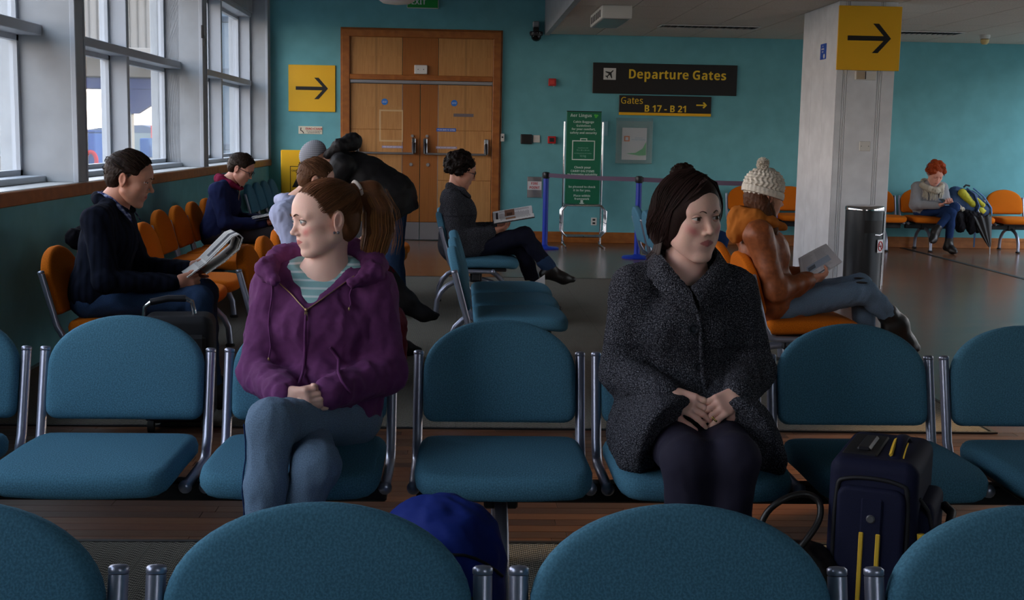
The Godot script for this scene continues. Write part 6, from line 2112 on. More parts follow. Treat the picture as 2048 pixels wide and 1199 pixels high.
func hoodie_person() -> void:
	var o := thing("person", "person in a pale lavender hoodie with black boots behind the girl", "person", v3(-0.98, 0, -7.57), 90)
	var d := {
		"hip": v3(0, 0.52, 0.0), "neck": v3(0, 0.94, 0.0), "sh": [v3(0.16, 0.88, -0.03), v3(-0.16, 0.88, -0.05)],
		"el": [v3(0.2, 0.64, 0.08), v3(-0.22, 0.64, 0.04)], "wr": [v3(0.08, 0.68, 0.34), v3(-0.09, 0.68, 0.32)],
		"hp": [v3(0.09, 0.52, 0.02), v3(-0.09, 0.52, 0.02)], "kn": [v3(0.09, 0.54, 0.46), v3(-0.05, 0.6, 0.48)], "an": [v3(0.08, 0.13, 0.56), v3(0.0, 0.36, 0.68)],
		"head": v3(0, 1.075, 0.12), "hb": turned(12, 20), "hs": 1.02, "hc": 0.005, "nw": 0.047,
		"skin": lin(226, 178, 156), "scalp": lin(96, 66, 46), "brow": c8(70, 46, 34), "hand_cell": 0.006,
		"hands": [[v3(0.08, 0.685, 0.36), v3(-0.2, 0.3, 0.9), v3(-0.8, 0.1, 0), 1.0, [40, 42, 45, 48]], [v3(-0.09, 0.685, 0.34), v3(0.2, 0.3, 0.9), v3(0.8, 0.1, 0), -1.0, [40, 42, 45, 48]]]}
	body_of(o, d)
	var hx := Transform3D((d.hb as Basis) * Basis.from_scale(Vector3.ONE * 1.02), d.head)
	short_hair(o, hx, d.scalp, 700, 1.03, 27, 1.4, 0.0014)
	var s := S.new()
	upper(s, d, 1.08, 1.15)
	s.cutell(v3(0, 1.04, 0.05), v3(0.07, 0.08, 0.08), 0.01)
	var lav := triplanar(mt(c8(186, 192, 222), 0.95, 0, 0.2), 6.0)
	var hd := garment(o, "lavender_hoodie", s, lav, 0.012, 0.009, 1.2, 15.0)
	s = S.new()
	s.chain([v3(0.05, 0.92, 0.1), v3(0.08, 0.95, 0.03), v3(0.06, 0.96, -0.05), v3(0, 0.955, -0.08), v3(-0.06, 0.96, -0.05), v3(-0.08, 0.95, 0.03), v3(-0.05, 0.92, 0.1)], [0.02, 0.026, 0.035, 0.04, 0.035, 0.026, 0.02], 0.02)
	garment(hd, "hood", s, lav, 0.01, 0.006, 1.6)
	trousers(o, "maroon_leggings", d, 0.95, 0.045, triplanar(mt(c8(92, 16, 30), 0.85, 0, 0.25), 5.0), 0.012, 0.005)
	s = S.new()
	s.cap(v3(0.09, 0.42, 0.48), v3(0.08, 0.13, 0.56), 0.06, 0.048, 0.03)
	s.cap(v3(-0.03, 0.52, 0.55), v3(0.0, 0.36, 0.68), 0.06, 0.048, 0.03)
	shoe(s, v3(0.08, 0.13, 0.56), v3(0.08, 0.07, 0.76), 0.0)
	shoe(s, v3(0.0, 0.36, 0.68), v3(0.02, 0.31, 0.86), 0.0)
	garment(o, "boots", s, M.suede_black, 0.011, 0.003, 1.5)

func bending_person() -> void:
	var o := thing("person", "person in a black puffer coat and grey beanie bending down by the doors", "person", v3(-0.47, 0, -9.4), -90)
	var d := {
		"hip": v3(0, 0.86, 0.0), "neck": v3(0, 1.19, 0.42), "sh": [v3(0.19, 1.13, 0.38), v3(-0.19, 1.13, 0.38)],
		"el": [v3(0.24, 0.93, 0.5), v3(-0.22, 0.93, 0.5)], "wr": [v3(0.14, 0.74, 0.62), v3(-0.14, 0.74, 0.62)],
		"hp": [v3(0.09, 0.84, 0.0), v3(-0.09, 0.84, 0.0)], "kn": [v3(0.1, 0.47, 0.03), v3(-0.1, 0.47, 0.0)], "an": [v3(0.1, 0.1, 0.0), v3(-0.1, 0.1, -0.04)],
		"head": v3(0, 1.16, 0.58), "hb": turned(0, 48), "hs": 1.02, "hc": 0.006, "nw": 0.05,
		"skin": lin(210, 160, 138), "hand_cell": 0.007,
		"hands": [[v3(0.14, 0.73, 0.63), v3(-0.1, -0.9, 0.2), v3(-0.9, 0, 0), 1.0, [30, 30, 30, 30]], [v3(-0.14, 0.73, 0.63), v3(0.1, -0.9, 0.2), v3(0.9, 0, 0), -1.0, [30, 30, 30, 30]]]}
	body_of(o, d)
	var s := S.new()
	upper(s, d, 1.18, 1.2)
	s.cap(v3(0, 0.9, 0.03), v3(0, 0.7, 0.0), 0.17, 0.19, 0.08)
	s.cap(v3(0, 1.0, 0.2), v3(0, 0.88, 0.05), 0.18, 0.18, 0.06)
	s.cutplane(v3(0, 0.8, -0.13), v3(0, -0.81, -0.45))
	var puff := mt(c8(20, 19, 22), 0.6, 0, 0.4)
	var quilt := func(p: Vector3, _n: Vector3) -> float:
		var t := (p - v3(0, 0.86, 0)).dot(v3(0, 0.6, 0.8))
		return 0.009 * pow(absf(sin(t * 26.0)), 0.5) + 0.006 * folds.get_noise_3d(p.x * 12, p.y * 12, p.z * 12)
	var coat := part(o, "puffer_coat", s.mesh(G.new(), 0.013, Transform3D(), null, quilt), puff)
	s = S.new()
	s.chain([v3(0.09, 1.2, 0.5), v3(0.12, 1.27, 0.4), v3(0.06, 1.3, 0.32), v3(-0.06, 1.3, 0.32), v3(-0.12, 1.27, 0.4), v3(-0.09, 1.2, 0.5)], [0.03, 0.05, 0.06, 0.06, 0.05, 0.03], 0.03)
	garment(coat, "hood", s, puff, 0.012, 0.01, 1.5)
	part(coat, "pocket_zip", G.new().tube([v3(0.262, 0.98, 0.14), v3(0.268, 0.95, 0.1), v3(0.27, 0.91, 0.08)], 0.005, 6), M.steel)
	var hx := Transform3D(d.hb, d.head)
	s = S.new()
	s.ell(v3(0, 0.055, -0.012), v3(0.09, 0.092, 0.112), 0.01)
	s.cutplane(v3(0, 0.02, 0), v3(0, -1, 0.25))
	var knit := triplanar(mt(c8(172, 176, 186), 0.95, 0, 0.2), 34.0)
	knit.albedo_texture = tex(16, 16, func(_x: int, y: int) -> Color: return grey(0.7 + 0.3 * absf(sin(PI * y / 8.0))))
	part(o, "beanie", s.mesh(G.new(), 0.007, hx), knit)
	s = S.new()
	lower(s, d, 1.0, 0.055)
	garment(o, "jeans", s, M.denim_mid, 0.014, 0.006)
	s = S.new()
	shoe(s, v3(0.1, 0.1, 0.0), v3(0.1, 0.06, 0.2), 0.0)
	shoe(s, v3(-0.1, 0.1, -0.04), v3(-0.1, 0.06, 0.16), 0.0)
	garment(o, "shoes", s, M.leather_black, 0.014, 0.0)

func magazine_woman() -> void:
	var o := thing("person", "woman with dark curly hair in a dark speckled coat reading a magazine", "person", v3(0.03, 0, -9.54), 90)
	var d := {
		"hip": v3(0, 0.5, -0.02), "neck": v3(0, 0.93, -0.055), "sh": [v3(0.17, 0.885, -0.085), v3(-0.17, 0.885, -0.085)],
		"el": [v3(0.2, 0.62, -0.02), v3(-0.21, 0.61, -0.05)], "wr": [v3(0.1, 0.66, 0.24), v3(-0.1, 0.645, 0.22)],
		"hp": [v3(0.09, 0.5, 0.02), v3(-0.09, 0.5, 0.02)], "kn": [v3(0.08, 0.53, 0.46), v3(-0.04, 0.615, 0.48)], "an": [v3(0.08, 0.12, 0.6), v3(0.0, 0.385, 0.66)],
		"head": v3(0, 1.085, -0.015), "hb": turned(4, 16), "hs": 1.05, "hc": 0.0052, "nw": 0.05, "bust": 1.1,
		"skin": lin(206, 150, 128), "lip": lin(160, 80, 80), "scalp": lin(26, 20, 18), "brow": c8(30, 22, 20), "gaze": Vector2(0, 18), "open": 0.6, "hand_cell": 0.006,
		"hands": [[v3(0.1, 0.665, 0.26), v3(-0.1, 0.2, 0.95), v3(-0.5, 0.8, 0), 1.0, [30, 32, 35, 38]], [v3(-0.1, 0.65, 0.24), v3(0.15, 0.2, 0.95), v3(0.5, 0.8, 0), -1.0, [30, 32, 35, 38]]]}
	body_of(o, d)
	var hx := Transform3D((d.hb as Basis) * Basis.from_scale(Vector3.ONE * 1.05), d.head)
	curly_hair(o, hx, d.scalp, 31, -0.75, 1.0)
	glasses(o, hx)
	var s := S.new()
	upper(s, d, 1.18, 1.18)
	s.ell(v3(0, 0.54, 0.05), v3(0.2, 0.13, 0.2), 0.06)
	s.cutell(v3(0, 1.02, 0.0), v3(0.065, 0.09, 0.09), 0.01)
	garment(o, "speckled_coat", s, M.boucle, 0.012, 0.007, 1.1, 21.0)
	s = S.new()
	s.chain([v3(-0.045, 0.9, 0.055), v3(-0.075, 0.945, 0.0), v3(-0.05, 0.975, -0.095), v3(0.05, 0.975, -0.095), v3(0.075, 0.945, 0.0), v3(0.045, 0.9, 0.055)], [0.016, 0.024, 0.03, 0.03, 0.024, 0.016], 0.02)
	garment(o, "coat_collar", s, M.boucle, 0.01, 0.003)
	trousers(o, "trousers", d, 1.03, 0.055, mt(c8(30, 32, 48), 0.9, 0, 0.25), 0.012, 0.005, 4.0)
	for q in [[v3(-0.008, 0.42, 0.63), v3(0.002, 0.375, 0.672)], [v3(0.08, 0.17, 0.585), v3(0.08, 0.12, 0.6)]]:
		s = S.new()
		s.cap(q[0], q[1], 0.06, 0.058, 0.01)
		garment(o, "jean_cuff", s, M.denim_mid, 0.011, 0.002)
	s = S.new()
	shoe(s, v3(0.08, 0.11, 0.6), v3(0.09, 0.06, 0.78), 0.0, 0.95)
	shoe(s, v3(0.0, 0.36, 0.68), v3(0.02, 0.325, 0.87), 0.0, 0.95)
	garment(o, "ankle_boots", s, M.leather_black, 0.01, 0.0)

func hidden_person() -> void:
	var o := thing("person", "person with dark hair mostly hidden behind the woman's head", "person", v3(1.78, 0, -10.75), 90)
	var d := {
		"hip": v3(0, 0.5, 0.0), "neck": v3(0, 0.9, 0.04), "sh": [v3(0.16, 0.85, 0.0), v3(-0.16, 0.85, 0.0)],
		"el": [v3(0.2, 0.6, 0.08), v3(-0.2, 0.6, 0.06)], "wr": [v3(0.1, 0.6, 0.3), v3(-0.1, 0.6, 0.3)],
		"hp": [v3(0.09, 0.5, 0.02), v3(-0.09, 0.5, 0.02)], "kn": [v3(0.1, 0.52, 0.48), v3(-0.1, 0.52, 0.48)], "an": [v3(0.1, 0.1, 0.48), v3(-0.1, 0.1, 0.48)],
		"head": v3(0, 1.005, 0.16), "hb": turned(0, 18), "hs": 1.0, "hc": 0.007, "skin": lin(206, 154, 134), "scalp": lin(36, 24, 20), "hand_cell": 0.008,
		"hands": [[v3(0.1, 0.605, 0.32), v3(-0.2, 0, 0.95), v3(-0.3, -0.9, 0), 1.0, [25, 25, 25, 25]], [v3(-0.1, 0.605, 0.32), v3(0.2, 0, 0.95), v3(0.3, -0.9, 0), -1.0, [25, 25, 25, 25]]]}
	body_of(o, d)
	curly_hair(o, Transform3D(d.hb, d.head), d.scalp, 37, -0.2, 0.8)
	var s := S.new()
	upper(s, d, 1.08, 1.1)
	s.cutell(v3(0, 0.98, 0.06), v3(0.065, 0.08, 0.08), 0.01)
	garment(o, "pale_top", s, mt(c8(206, 206, 210), 0.95, 0, 0.2), 0.015, 0.006)
	s = S.new()
	lower(s, d, 1.0, 0.05)
	garment(o, "trousers", s, M.denim_dark, 0.016, 0.004)
	s = S.new()
	shoe(s, v3(0.1, 0.1, 0.48), v3(0.1, 0.06, 0.66), 0.0)
	shoe(s, v3(-0.1, 0.1, 0.48), v3(-0.1, 0.06, 0.66), 0.0)
	garment(o, "shoes", s, M.leather_black, 0.015, 0.0)

func jacket_woman() -> void:
	var o := thing("person", "woman in a tan leather jacket and white bobble hat reading a booklet", "person", v3(1.67, 0, -6.5), 90)
	var d := {
		"hip": v3(0, 0.5, -0.03), "neck": v3(0, 0.925, -0.095), "sh": [v3(0.16, 0.88, -0.12), v3(-0.16, 0.88, -0.13)],
		"el": [v3(0.2, 0.63, -0.02), v3(-0.21, 0.605, -0.04)], "wr": [v3(0.07, 0.655, 0.17), v3(-0.1, 0.645, 0.15)],
		"hp": [v3(0.09, 0.5, 0.0), v3(-0.09, 0.5, 0.0)], "kn": [v3(0.08, 0.6, 0.49), v3(-0.06, 0.585, 0.47)], "an": [v3(0.07, 0.2, 0.56), v3(0.0, 0.42, 0.67)],
		"head": v3(0, 1.065, -0.07), "hb": turned(14, 8), "hs": 1.0, "hc": 0.0045, "nw": 0.047, "bust": 0.8,
		"skin": lin(216, 160, 136), "scalp": lin(84, 54, 38), "brow": c8(60, 40, 30), "gaze": Vector2(0, 14), "open": 0.6, "hand_cell": 0.005,
		"hands": [[v3(0.07, 0.66, 0.185), v3(-0.1, 0.2, 0.95), v3(-0.5, 0.8, 0), 1.0, [30, 32, 35, 38]], [v3(-0.095, 0.65, 0.165), v3(0.2, 0.15, 0.95), v3(0.6, 0.8, 0), -1.0, [35, 36, 38, 40]]]}
	body_of(o, d)
	var tan := triplanar(mt(c8(170, 94, 52), 0.5, 0, 0.45), 4.0)
	tan.albedo_texture = noise_tex(256, 0.03, grey(0.7), grey(1.0), 61)
	var s := S.new()
	upper(s, d, 1.08, 1.15)
	s.cap(v3(0, 0.52, 0.0), v3(0, 0.5, 0.07), 0.17, 0.15, 0.06)
	s.cutell(v3(0, 1.01, -0.05), v3(0.065, 0.08, 0.09), 0.01)
	var jk := garment(o, "leather_jacket", s, tan, 0.0095, 0.008, 0.7, 31.0)
	s = S.new()
	s.chain([v3(-0.05, 0.915, 0.03), v3(-0.095, 0.945, -0.05), v3(-0.09, 0.965, -0.14), v3(-0.02, 0.965, -0.2), v3(0.05, 0.965, -0.18), v3(0.09, 0.955, -0.1), v3(0.06, 0.92, 0.02)], [0.02, 0.03, 0.045, 0.055, 0.05, 0.035, 0.02], 0.02)
	s.chain([v3(-0.07, 0.95, -0.16), v3(-0.03, 0.88, -0.215), v3(0.03, 0.94, -0.2)], [0.05, 0.045, 0.05], 0.03)
	garment(jk, "hood", s, mt(c8(176, 104, 44), 0.95, 0, 0.2), 0.009, 0.009, 1.4, 3.0)
	s = S.new()
	lower(s, d, 0.97, 0.046)
	var je := trousers(o, "ripped_jeans", d, 0.97, 0.046, M.denim, 0.0095, 0.005, 17.0)
	for q in [v3(-0.1, 0.7, 0.44), v3(0.03, 0.72, 0.47)]:
		part(je, "knee_rip", G.new().ball(s.hit(q, v3(0.0, -1, 0.0), 0.001), v3(0.03, 0.005, 0.03), 10), M.suede_black)
	s = S.new()
	s.cap(v3(-0.008, 0.46, 0.62), v3(0.0, 0.4, 0.68), 0.058, 0.05, 0.02)
	s.cap(v3(0.07, 0.3, 0.545), v3(0.07, 0.15, 0.565), 0.06, 0.05, 0.02)
	shoe(s, v3(0.0, 0.405, 0.685), v3(0.03, 0.32, 0.82), 0.0)
	shoe(s, v3(0.07, 0.13, 0.57), v3(0.07, 0.07, 0.74), 0.0)
	garment(o, "boots", s, M.leather_black, 0.011, 0.0)
	var hx := Transform3D(d.hb, d.head)
	# long hair below the hat
	var g := G.new()
	s = S.new()
	s.ell(v3(0, 0.0, -0.035), v3(0.075, 0.08, 0.075), 0.02)
	s.cap(v3(-0.05, -0.04, -0.03), v3(-0.075, -0.16, 0.02), 0.04, 0.04, 0.04)
	s.cap(v3(-0.075, -0.16, 0.02), v3(-0.08, -0.27, 0.06), 0.04, 0.02, 0.04)
	s.cap(v3(0.05, -0.04, -0.03), v3(0.07, -0.2, 0.03), 0.04, 0.03, 0.04)
	s.cutell(v3(0, -0.02, 0.09), v3(0.066, 0.09, 0.07), 0.01)
	var base: Color = d.scalp
	s.mesh(g, 0.006, hx, hair_tones(base, 0.4), noisy_hair(0.005, 60.0))
	var r := RandomNumberGenerator.new()
	r.seed = 41
	for k in 260:
		var sx := -1.0 if k % 4 != 0 else 1.0
		var w := r.randf_range(-1, 1)
		var w2 := r.randf_range(-1, 1)
		var pts := []
		for t in 8:
			var u := t / 7.0
			pts.append(hx * v3(sx * (0.068 + 0.03 * u + 0.012 * w), 0.02 - 0.3 * u * (0.8 + 0.2 * absf(w2)), -0.03 + 0.09 * u + 0.035 * w2 + 0.008 * sin(u * 14 + w * 3)))
		strand(g, pts, 0.0017, base.lerp(lin(150, 98, 62), r.randf() * 0.7) * r.randf_range(0.6, 1.4))
	part(o, "hair", g, M.hair)
	# bobble hat
	s = S.new()
	s.ell(v3(0, 0.062, -0.012), v3(0.093, 0.096, 0.11), 0.01)
	s.cutplane(v3(0, 0.012, 0), v3(0, -1, 0.12))
	var wool := mt(c8(222, 216, 204), 0.95, 0, 0.2)
	var cable := func(p: Vector3, _n: Vector3) -> float:
		var a := atan2(p.x, p.z + 0.012)
		return 0.0045 * sin(a * 22.0 + 1.6 * sin(p.y * 150.0)) + 0.0025 * sin(p.y * 420.0)
	var ht := part(o, "bobble_hat", s.mesh(G.new(), 0.0042, hx, null, cable), wool)
	part(ht, "cuff", G.new().loops(8, 120, func(a: int, b: int) -> Vector3:
		var ang := TAU * b / 120.0
		var t := PI * 2.0 * a / 7.0
		var rr := 1.0 + 0.028 * absf(sin(b * PI / 4.0))
		return hx * v3(sin(ang) * (0.093 + 0.006 * cos(t)) * rr, 0.03 + 0.02 * sin(t) - 0.12 * cos(ang) * 0.11, cos(ang) * (0.109 + 0.006 * cos(t)) * rr - 0.012)), wool)
	g = G.new()
	var pc := v3(-0.01, 0.172, -0.045)
	g.ball(hx * pc, Vector3.ONE * 0.022, 14)
	for k in 420:
		var dir := v3(r.randfn(), r.randfn(), r.randfn()).normalized()
		g.tube([hx * (pc + dir * 0.015), hx * (pc + dir * 0.033 + v3(r.randf_range(-0.006, 0.006), r.randf_range(-0.006, 0.006), 0))], [0.0035, 0.002], 4, true)
	part(ht, "bobble", g, wool)

func redhead() -> void:
	var o := thing("person", "red haired person in grey sweater and fringed scarf sitting by the end wall", "person", v3(6.0, 0, -15.85))
	var d := {
		"hip": v3(0, 0.5, 0.06), "neck": v3(0.015, 0.855, 0.12), "sh": [v3(0.165, 0.81, 0.09), v3(-0.155, 0.81, 0.09)],
		"el": [v3(0.22, 0.6, 0.17), v3(-0.21, 0.59, 0.17)], "wr": [v3(0.17, 0.63, 0.36), v3(0.02, 0.6, 0.36)],
		"hp": [v3(0.08, 0.5, 0.08), v3(-0.09, 0.5, 0.08)], "kn": [v3(0.15, 0.52, 0.48), v3(0.2, 0.585, 0.46)], "an": [v3(0.16, 0.12, 0.44), v3(-0.04, 0.29, 0.5)],
		"head": v3(0.03, 0.985, 0.19), "hb": turned(4, 34), "hs": 1.12, "hc": 0.0065, "nw": 0.05, "bust": 1.0,
		"skin": lin(226, 166, 148), "scalp": lin(150, 62, 28), "brow": c8(130, 64, 40), "gaze": Vector2(0, 20), "open": 0.5, "hand_cell": 0.007,
		"hands": [[v3(0.17, 0.635, 0.38), v3(-0.4, 0.1, 0.9), v3(-0.4, 0.8, 0), 1.0, [35, 35, 35, 35]], [v3(0.03, 0.605, 0.38), v3(0.7, 0.2, 0.7), v3(0.1, 0.9, -0.3), -1.0, [35, 35, 35, 35]]]}
	body_of(o, d)
	var hx := Transform3D((d.hb as Basis) * Basis.from_scale(Vector3.ONE * 1.12), d.head)
	curly_hair(o, hx, d.scalp, 43, -0.3, 1.15)
	var s := S.new()
	upper(s, d, 1.12, 1.15)
	garment(o, "grey_sweater", s, triplanar(mt(c8(142, 142, 146), 0.95, 0, 0.2), 8.0), 0.014, 0.005)
	var wool := mt(c8(176, 168, 152), 0.95, 0, 0.2)
	s = S.new()
	s.chain([v3(-0.12, 0.84, 0.16), v3(-0.06, 0.8, 0.24), v3(0.02, 0.78, 0.27), v3(0.09, 0.8, 0.24), v3(0.14, 0.84, 0.15), v3(0.08, 0.89, 0.05), v3(-0.06, 0.89, 0.05), v3(-0.12, 0.84, 0.16)], [0.035, 0.04, 0.042, 0.04, 0.035, 0.035, 0.035, 0.035], 0.02)
	var sc := garment(o, "scarf", s, wool, 0.011, 0.01, 2.5)
	var g := G.new()
	for k in 40:
		var a := rng.randf_range(-0.13, 0.15)
		var top := v3(a, 0.79 - 0.04 * cos(a * 10.0) + rng.randf_range(-0.01, 0.03), 0.27 - a * a * 4.0)
		g.tube([top, top + v3(0.006, -0.04, 0.012), top + v3(rng.randf_range(-0.015, 0.015), -0.09, 0.004)], 0.005, 5)
	part(sc, "fringe", g, wool)
	trousers(o, "blue_jeans", d, 0.95, 0.046, M.denim_dark, 0.013, 0.004, 2.0)
	s = S.new()
	s.cap(v3(-0.01, 0.33, 0.5), v3(-0.04, 0.28, 0.5), 0.05, 0.048, 0.02)
	s.cap(v3(0.16, 0.2, 0.445), v3(0.16, 0.12, 0.44), 0.052, 0.048, 0.02)
	shoe(s, v3(-0.045, 0.275, 0.5), v3(-0.13, 0.21, 0.6), 0.0)
	shoe(s, v3(0.16, 0.11, 0.44), v3(0.2, 0.06, 0.6), 0.0)
	garment(o, "boots", s, M.leather_black, 0.011, 0.0)

# ---------------------------------------------------------------- luggage and held things
func soft_box(s: S, c: Vector3, h: Vector3, r: float, k := 0.03) -> void:
	# a rounded block out of capsules along its long edges
	for x in [-1.0, 1.0]:
		for z in [-1.0, 1.0]:
			s.cap(c + v3(x * (h.x - r), -(h.y - r), z * (h.z - r)), c + v3(x * (h.x - r), h.y - r, z * (h.z - r)), r, r, k)
	s.ell(c, h * 1.12, k)
	for y in [-1.0, 1.0]:
		s.cap(c + v3(-(h.x - r), y * (h.y - r), 0), c + v3(h.x - r, y * (h.y - r), 0), minf(r, h.z), minf(r, h.z), k)
	for y in [-0.6, 0.0, 0.6]:
		s.cap(c + v3(0, y * h.y, -(h.z - r)), c + v3(0, y * h.y, h.z - r), h.x * 0.95, h.x * 0.95, k)

func luggage() -> void:
	var navy := triplanar(mt(c8(24, 28, 58), 0.75, 0, 0.35), 8.0)
	navy.albedo_texture = noise_tex(128, 0.2, grey(0.8), grey(1.0), 71)
	var dark := mt(c8(16, 16, 24), 0.6)
	var yel := mt(c8(222, 180, 50), 0.7)
	# navy cabin case with yellow trim
	var o := thing("suitcase", "navy cabin suitcase with yellow trim standing before the right hand chair", "suitcase", v3(1.1, 0, -3.09), -27)
	part(o, "body", rblock(G.new(), T(0, 0.3125, 0), v3(0.215, 0.555, 0.34), 0.035, 0.03), navy)
	var rim := []
	for q in [[-0.085, 0.05], [-0.086, 0.25], [-0.085, 0.49], [-0.06, 0.54], [0.06, 0.54], [0.085, 0.49], [0.086, 0.25], [0.085, 0.05]]: rim.append(v3(q[0], q[1], 0.17))
	part(o, "front_piping", G.new().tube(curve(rim, 40), 0.006, 8), dark)
	part(o, "front_pocket", rblock(G.new(), T(0, 0.28, 0.17), v3(0.165, 0.49, 0.03), 0.03, 0.012, 0.003), navy)
	part(o, "centre_strap", G.new().bx(-0.022, 0.03, 0.06, 0.5, 0.182, 0.192, 0.004), navy)
	for x in [-0.018, 0.022]: part(o, "yellow_stripe", G.new().bx(x - 0.005, x + 0.006, 0.06, 0.415, 0.19, 0.195, 0.002), yel)
	part(o, "badge", G.new().lathe(T(0.003, 0.45, 0.192, 0, 90), [Vector2(0, 0.004), Vector2(0.008, 0.004), Vector2(0.011, 0)], 14), M.steel)
	part(o, "handle_plate", G.new().bx(-0.085, 0.0, 0.586, 0.594, -0.1, 0.12, 0.004), dark)
	part(o, "handle_grip", G.new().bx(-0.055, -0.02, 0.59, 0.603, -0.06, 0.09, 0.006), M.plastic_dark)
	var th := []
	for k in 9: th.append(v3(0.045, 0.584 + 0.034 * sin(PI * k / 8.0), -0.1 + 0.22 * k / 8.0))
	part(o, "top_handle", G.new().tube(th, 0.016, 10, true, 0.5), navy)
	part(o, "handle_lining", G.new().sheet(func(a: float, b: float) -> Vector3: return v3(0.03 + 0.006 * b, 0.587 + 0.03 * sin(PI * (0.1 + 0.35 * a)) + 0.004 * b, 0.12 - 0.09 * a), 8, 2, 0.006), yel)
	part(o, "handle_lining", G.new().sheet(func(a: float, b: float) -> Vector3: return v3(0.062 + 0.003 * b, 0.585 + 0.03 * sin(PI * (0.1 + 0.3 * a)), 0.12 - 0.08 * a), 8, 1, 0.004), yel)
	part(o, "side_pocket", rblock(G.new(), T(0.118, 0.27, 0, 90), v3(0.25, 0.42, 0.05), 0.04, 0.02), navy)
	part(o, "side_zip", G.new().tube([v3(0.108, 0.5, 0.13), v3(0.13, 0.47, 0.125), v3(0.148, 0.4, 0.12), v3(0.148, 0.1, 0.12)], 0.005, 6), dark)
	part(o, "side_trim", G.new().tube([v3(0.118, 0.42, 0.155), v3(0.125, 0.36, 0.16), v3(0.12, 0.22, 0.158)], 0.009, 8), yel)
	part(o, "zip_pull", G.new().bx(0.14, 0.146, 0.36, 0.4, 0.128, 0.136, 0.002), M.steel)
	part(o, "side_handle", G.new().tube([v3(0.15, 0.44, -0.06), v3(0.172, 0.43, -0.03), v3(0.172, 0.4, 0.05), v3(0.15, 0.39, 0.07)], 0.012, 8), dark)
	for x in [-0.08, 0.08]: part(o, "wheel", G.new().lathe(T(x, 0.03, -0.14, 0, 0, 90), [Vector2(0, -0.012), Vector2(0.03, -0.012), Vector2(0.03, 0.012), Vector2(0, 0.012)], 14), M.rubber)
	for x in [-0.08, 0.08]: part(o, "foot", G.new().bx(x - 0.015, x + 0.015, 0.0, 0.04, 0.12, 0.15, 0.004), M.rubber)
	# handbag with a stiff loop
	o = thing("handbag", "black handbag with looped handle on the floor left of the navy suitcase", "bag", v3(0.83, 0, -3.0))
	var s := S.new()
	soft_box(s, v3(0.04, 0.17, 0.0), v3(0.09, 0.17, 0.06), 0.05)
	garment(o, "body", s, M.leather_black, 0.012, 0.008, 1.5)
	part(o, "loop_handle", G.new().tube(curve([v3(-0.08, 0.34, 0.01), v3(-0.055, 0.43, 0.0), v3(-0.01, 0.474, 0.0), v3(0.045, 0.486, -0.01), v3(0.08, 0.47, 0.0), v3(0.078, 0.43, 0.02), v3(0.04, 0.38, 0.04), v3(0.0, 0.33, 0.04)], 30), 0.0085, 8), M.leather_black)
	# blue backpack
	o = thing("backpack", "blue backpack slumped on the floor between the first two rows", "backpack", v3(-0.035, 0, -3.05), 12)
	var blue := triplanar(mt(c8(22, 44, 128), 0.7, 0, 0.35), 6.0)
	s = S.new()
	soft_box(s, v3(0, 0.19, 0), v3(0.145, 0.2, 0.1), 0.07, 0.05)
	s.ell(v3(0.0, 0.36, -0.03), v3(0.12, 0.075, 0.08), 0.06)
	s.ell(v3(0.02, 0.14, 0.09), v3(0.11, 0.11, 0.05), 0.03)
	garment(o, "body", s, blue, 0.009, 0.008, 0.8, 6.0)
	var zp := []
	for k in 11: zp.append(s.hit(v3(-0.14 + 0.28 * k / 10.0, 0.33 + 0.07 * sin(PI * k / 10.0), 0.3), v3(0, -0.25, -1), 0.002))
	part(o, "zip", G.new().tube(zp, 0.004, 6), dark)
	var patch := s.hit(v3(0.02, 0.31, 0.4), v3(0, -0.3, -1), 0.006)
	part(o, "patch", G.new().box(Transform3D(turned(4, -28), patch), v3(0.09, 0.035, 0.004), 0.001), dark)
	lettering(o, "lettering", "JANSPORT", 0.075, Transform3D(turned(4, -28), patch + v3(0, 0.0015, 0.003)), mt(c8(210, 130, 130), 0.7))
	part(o, "zip_pull", G.new().tube([v3(0.11, 0.2, 0.12), v3(0.115, 0.185, 0.13), v3(0.112, 0.16, 0.13)], 0.004, 6), M.chrome)
	part(o, "haul_loop", G.new().tube([v3(-0.04, 0.41, -0.06), v3(-0.03, 0.44, -0.07), v3(0.03, 0.44, -0.07), v3(0.04, 0.41, -0.06)], 0.008, 8), dark)
	# black case beside the newspaper man
	o = thing("suitcase", "black suitcase with raised grip beside the newspaper man", "suitcase", v3(-1.27, 0, -5.72), 6)
	part(o, "body", rblock(G.new(), T(0, 0.285, 0), v3(0.32, 0.49, 0.22), 0.05, 0.035), dark)
	part(o, "front_pocket", G.new().bx(-0.13, 0.13, 0.08, 0.45, 0.1, 0.135, 0.02), mt(c8(22, 20, 24), 0.8))
	part(o, "grip_bracket", G.new().tube([v3(-0.155, 0.52, 0.0), v3(-0.15, 0.56, 0.0), v3(-0.12, 0.585, 0)], 0.011, 8), M.chrome)
	part(o, "grip_bracket", G.new().tube([v3(0.03, 0.6, 0.0), v3(0.06, 0.585, 0.0), v3(0.07, 0.53, 0)], 0.011, 8), M.chrome)
	part(o, "grip", G.new().tube([v3(-0.125, 0.583, 0), v3(-0.045, 0.6, 0), v3(0.032, 0.6, 0)], 0.016, 10), M.plastic_dark)
	for x in [-0.12, 0.12]: part(o, "wheel", G.new().lathe(T(x, 0.03, 0.09, 0, 0, 90), [Vector2(0, -0.014), Vector2(0.03, -0.014), Vector2(0.03, 0.014), Vector2(0, 0.014)], 14), M.rubber)
	for x in [-0.12, 0.12]: part(o, "foot", G.new().bx(x - 0.015, x + 0.015, 0, 0.05, -0.1, -0.07, 0.004), M.rubber)
	# coat on the chair beyond him
	o = thing("draped_coat", "black coat draped over the chair back behind the newspaper man", "coat", v3(-2.0, 0, -6.8), 90)
	s = S.new()
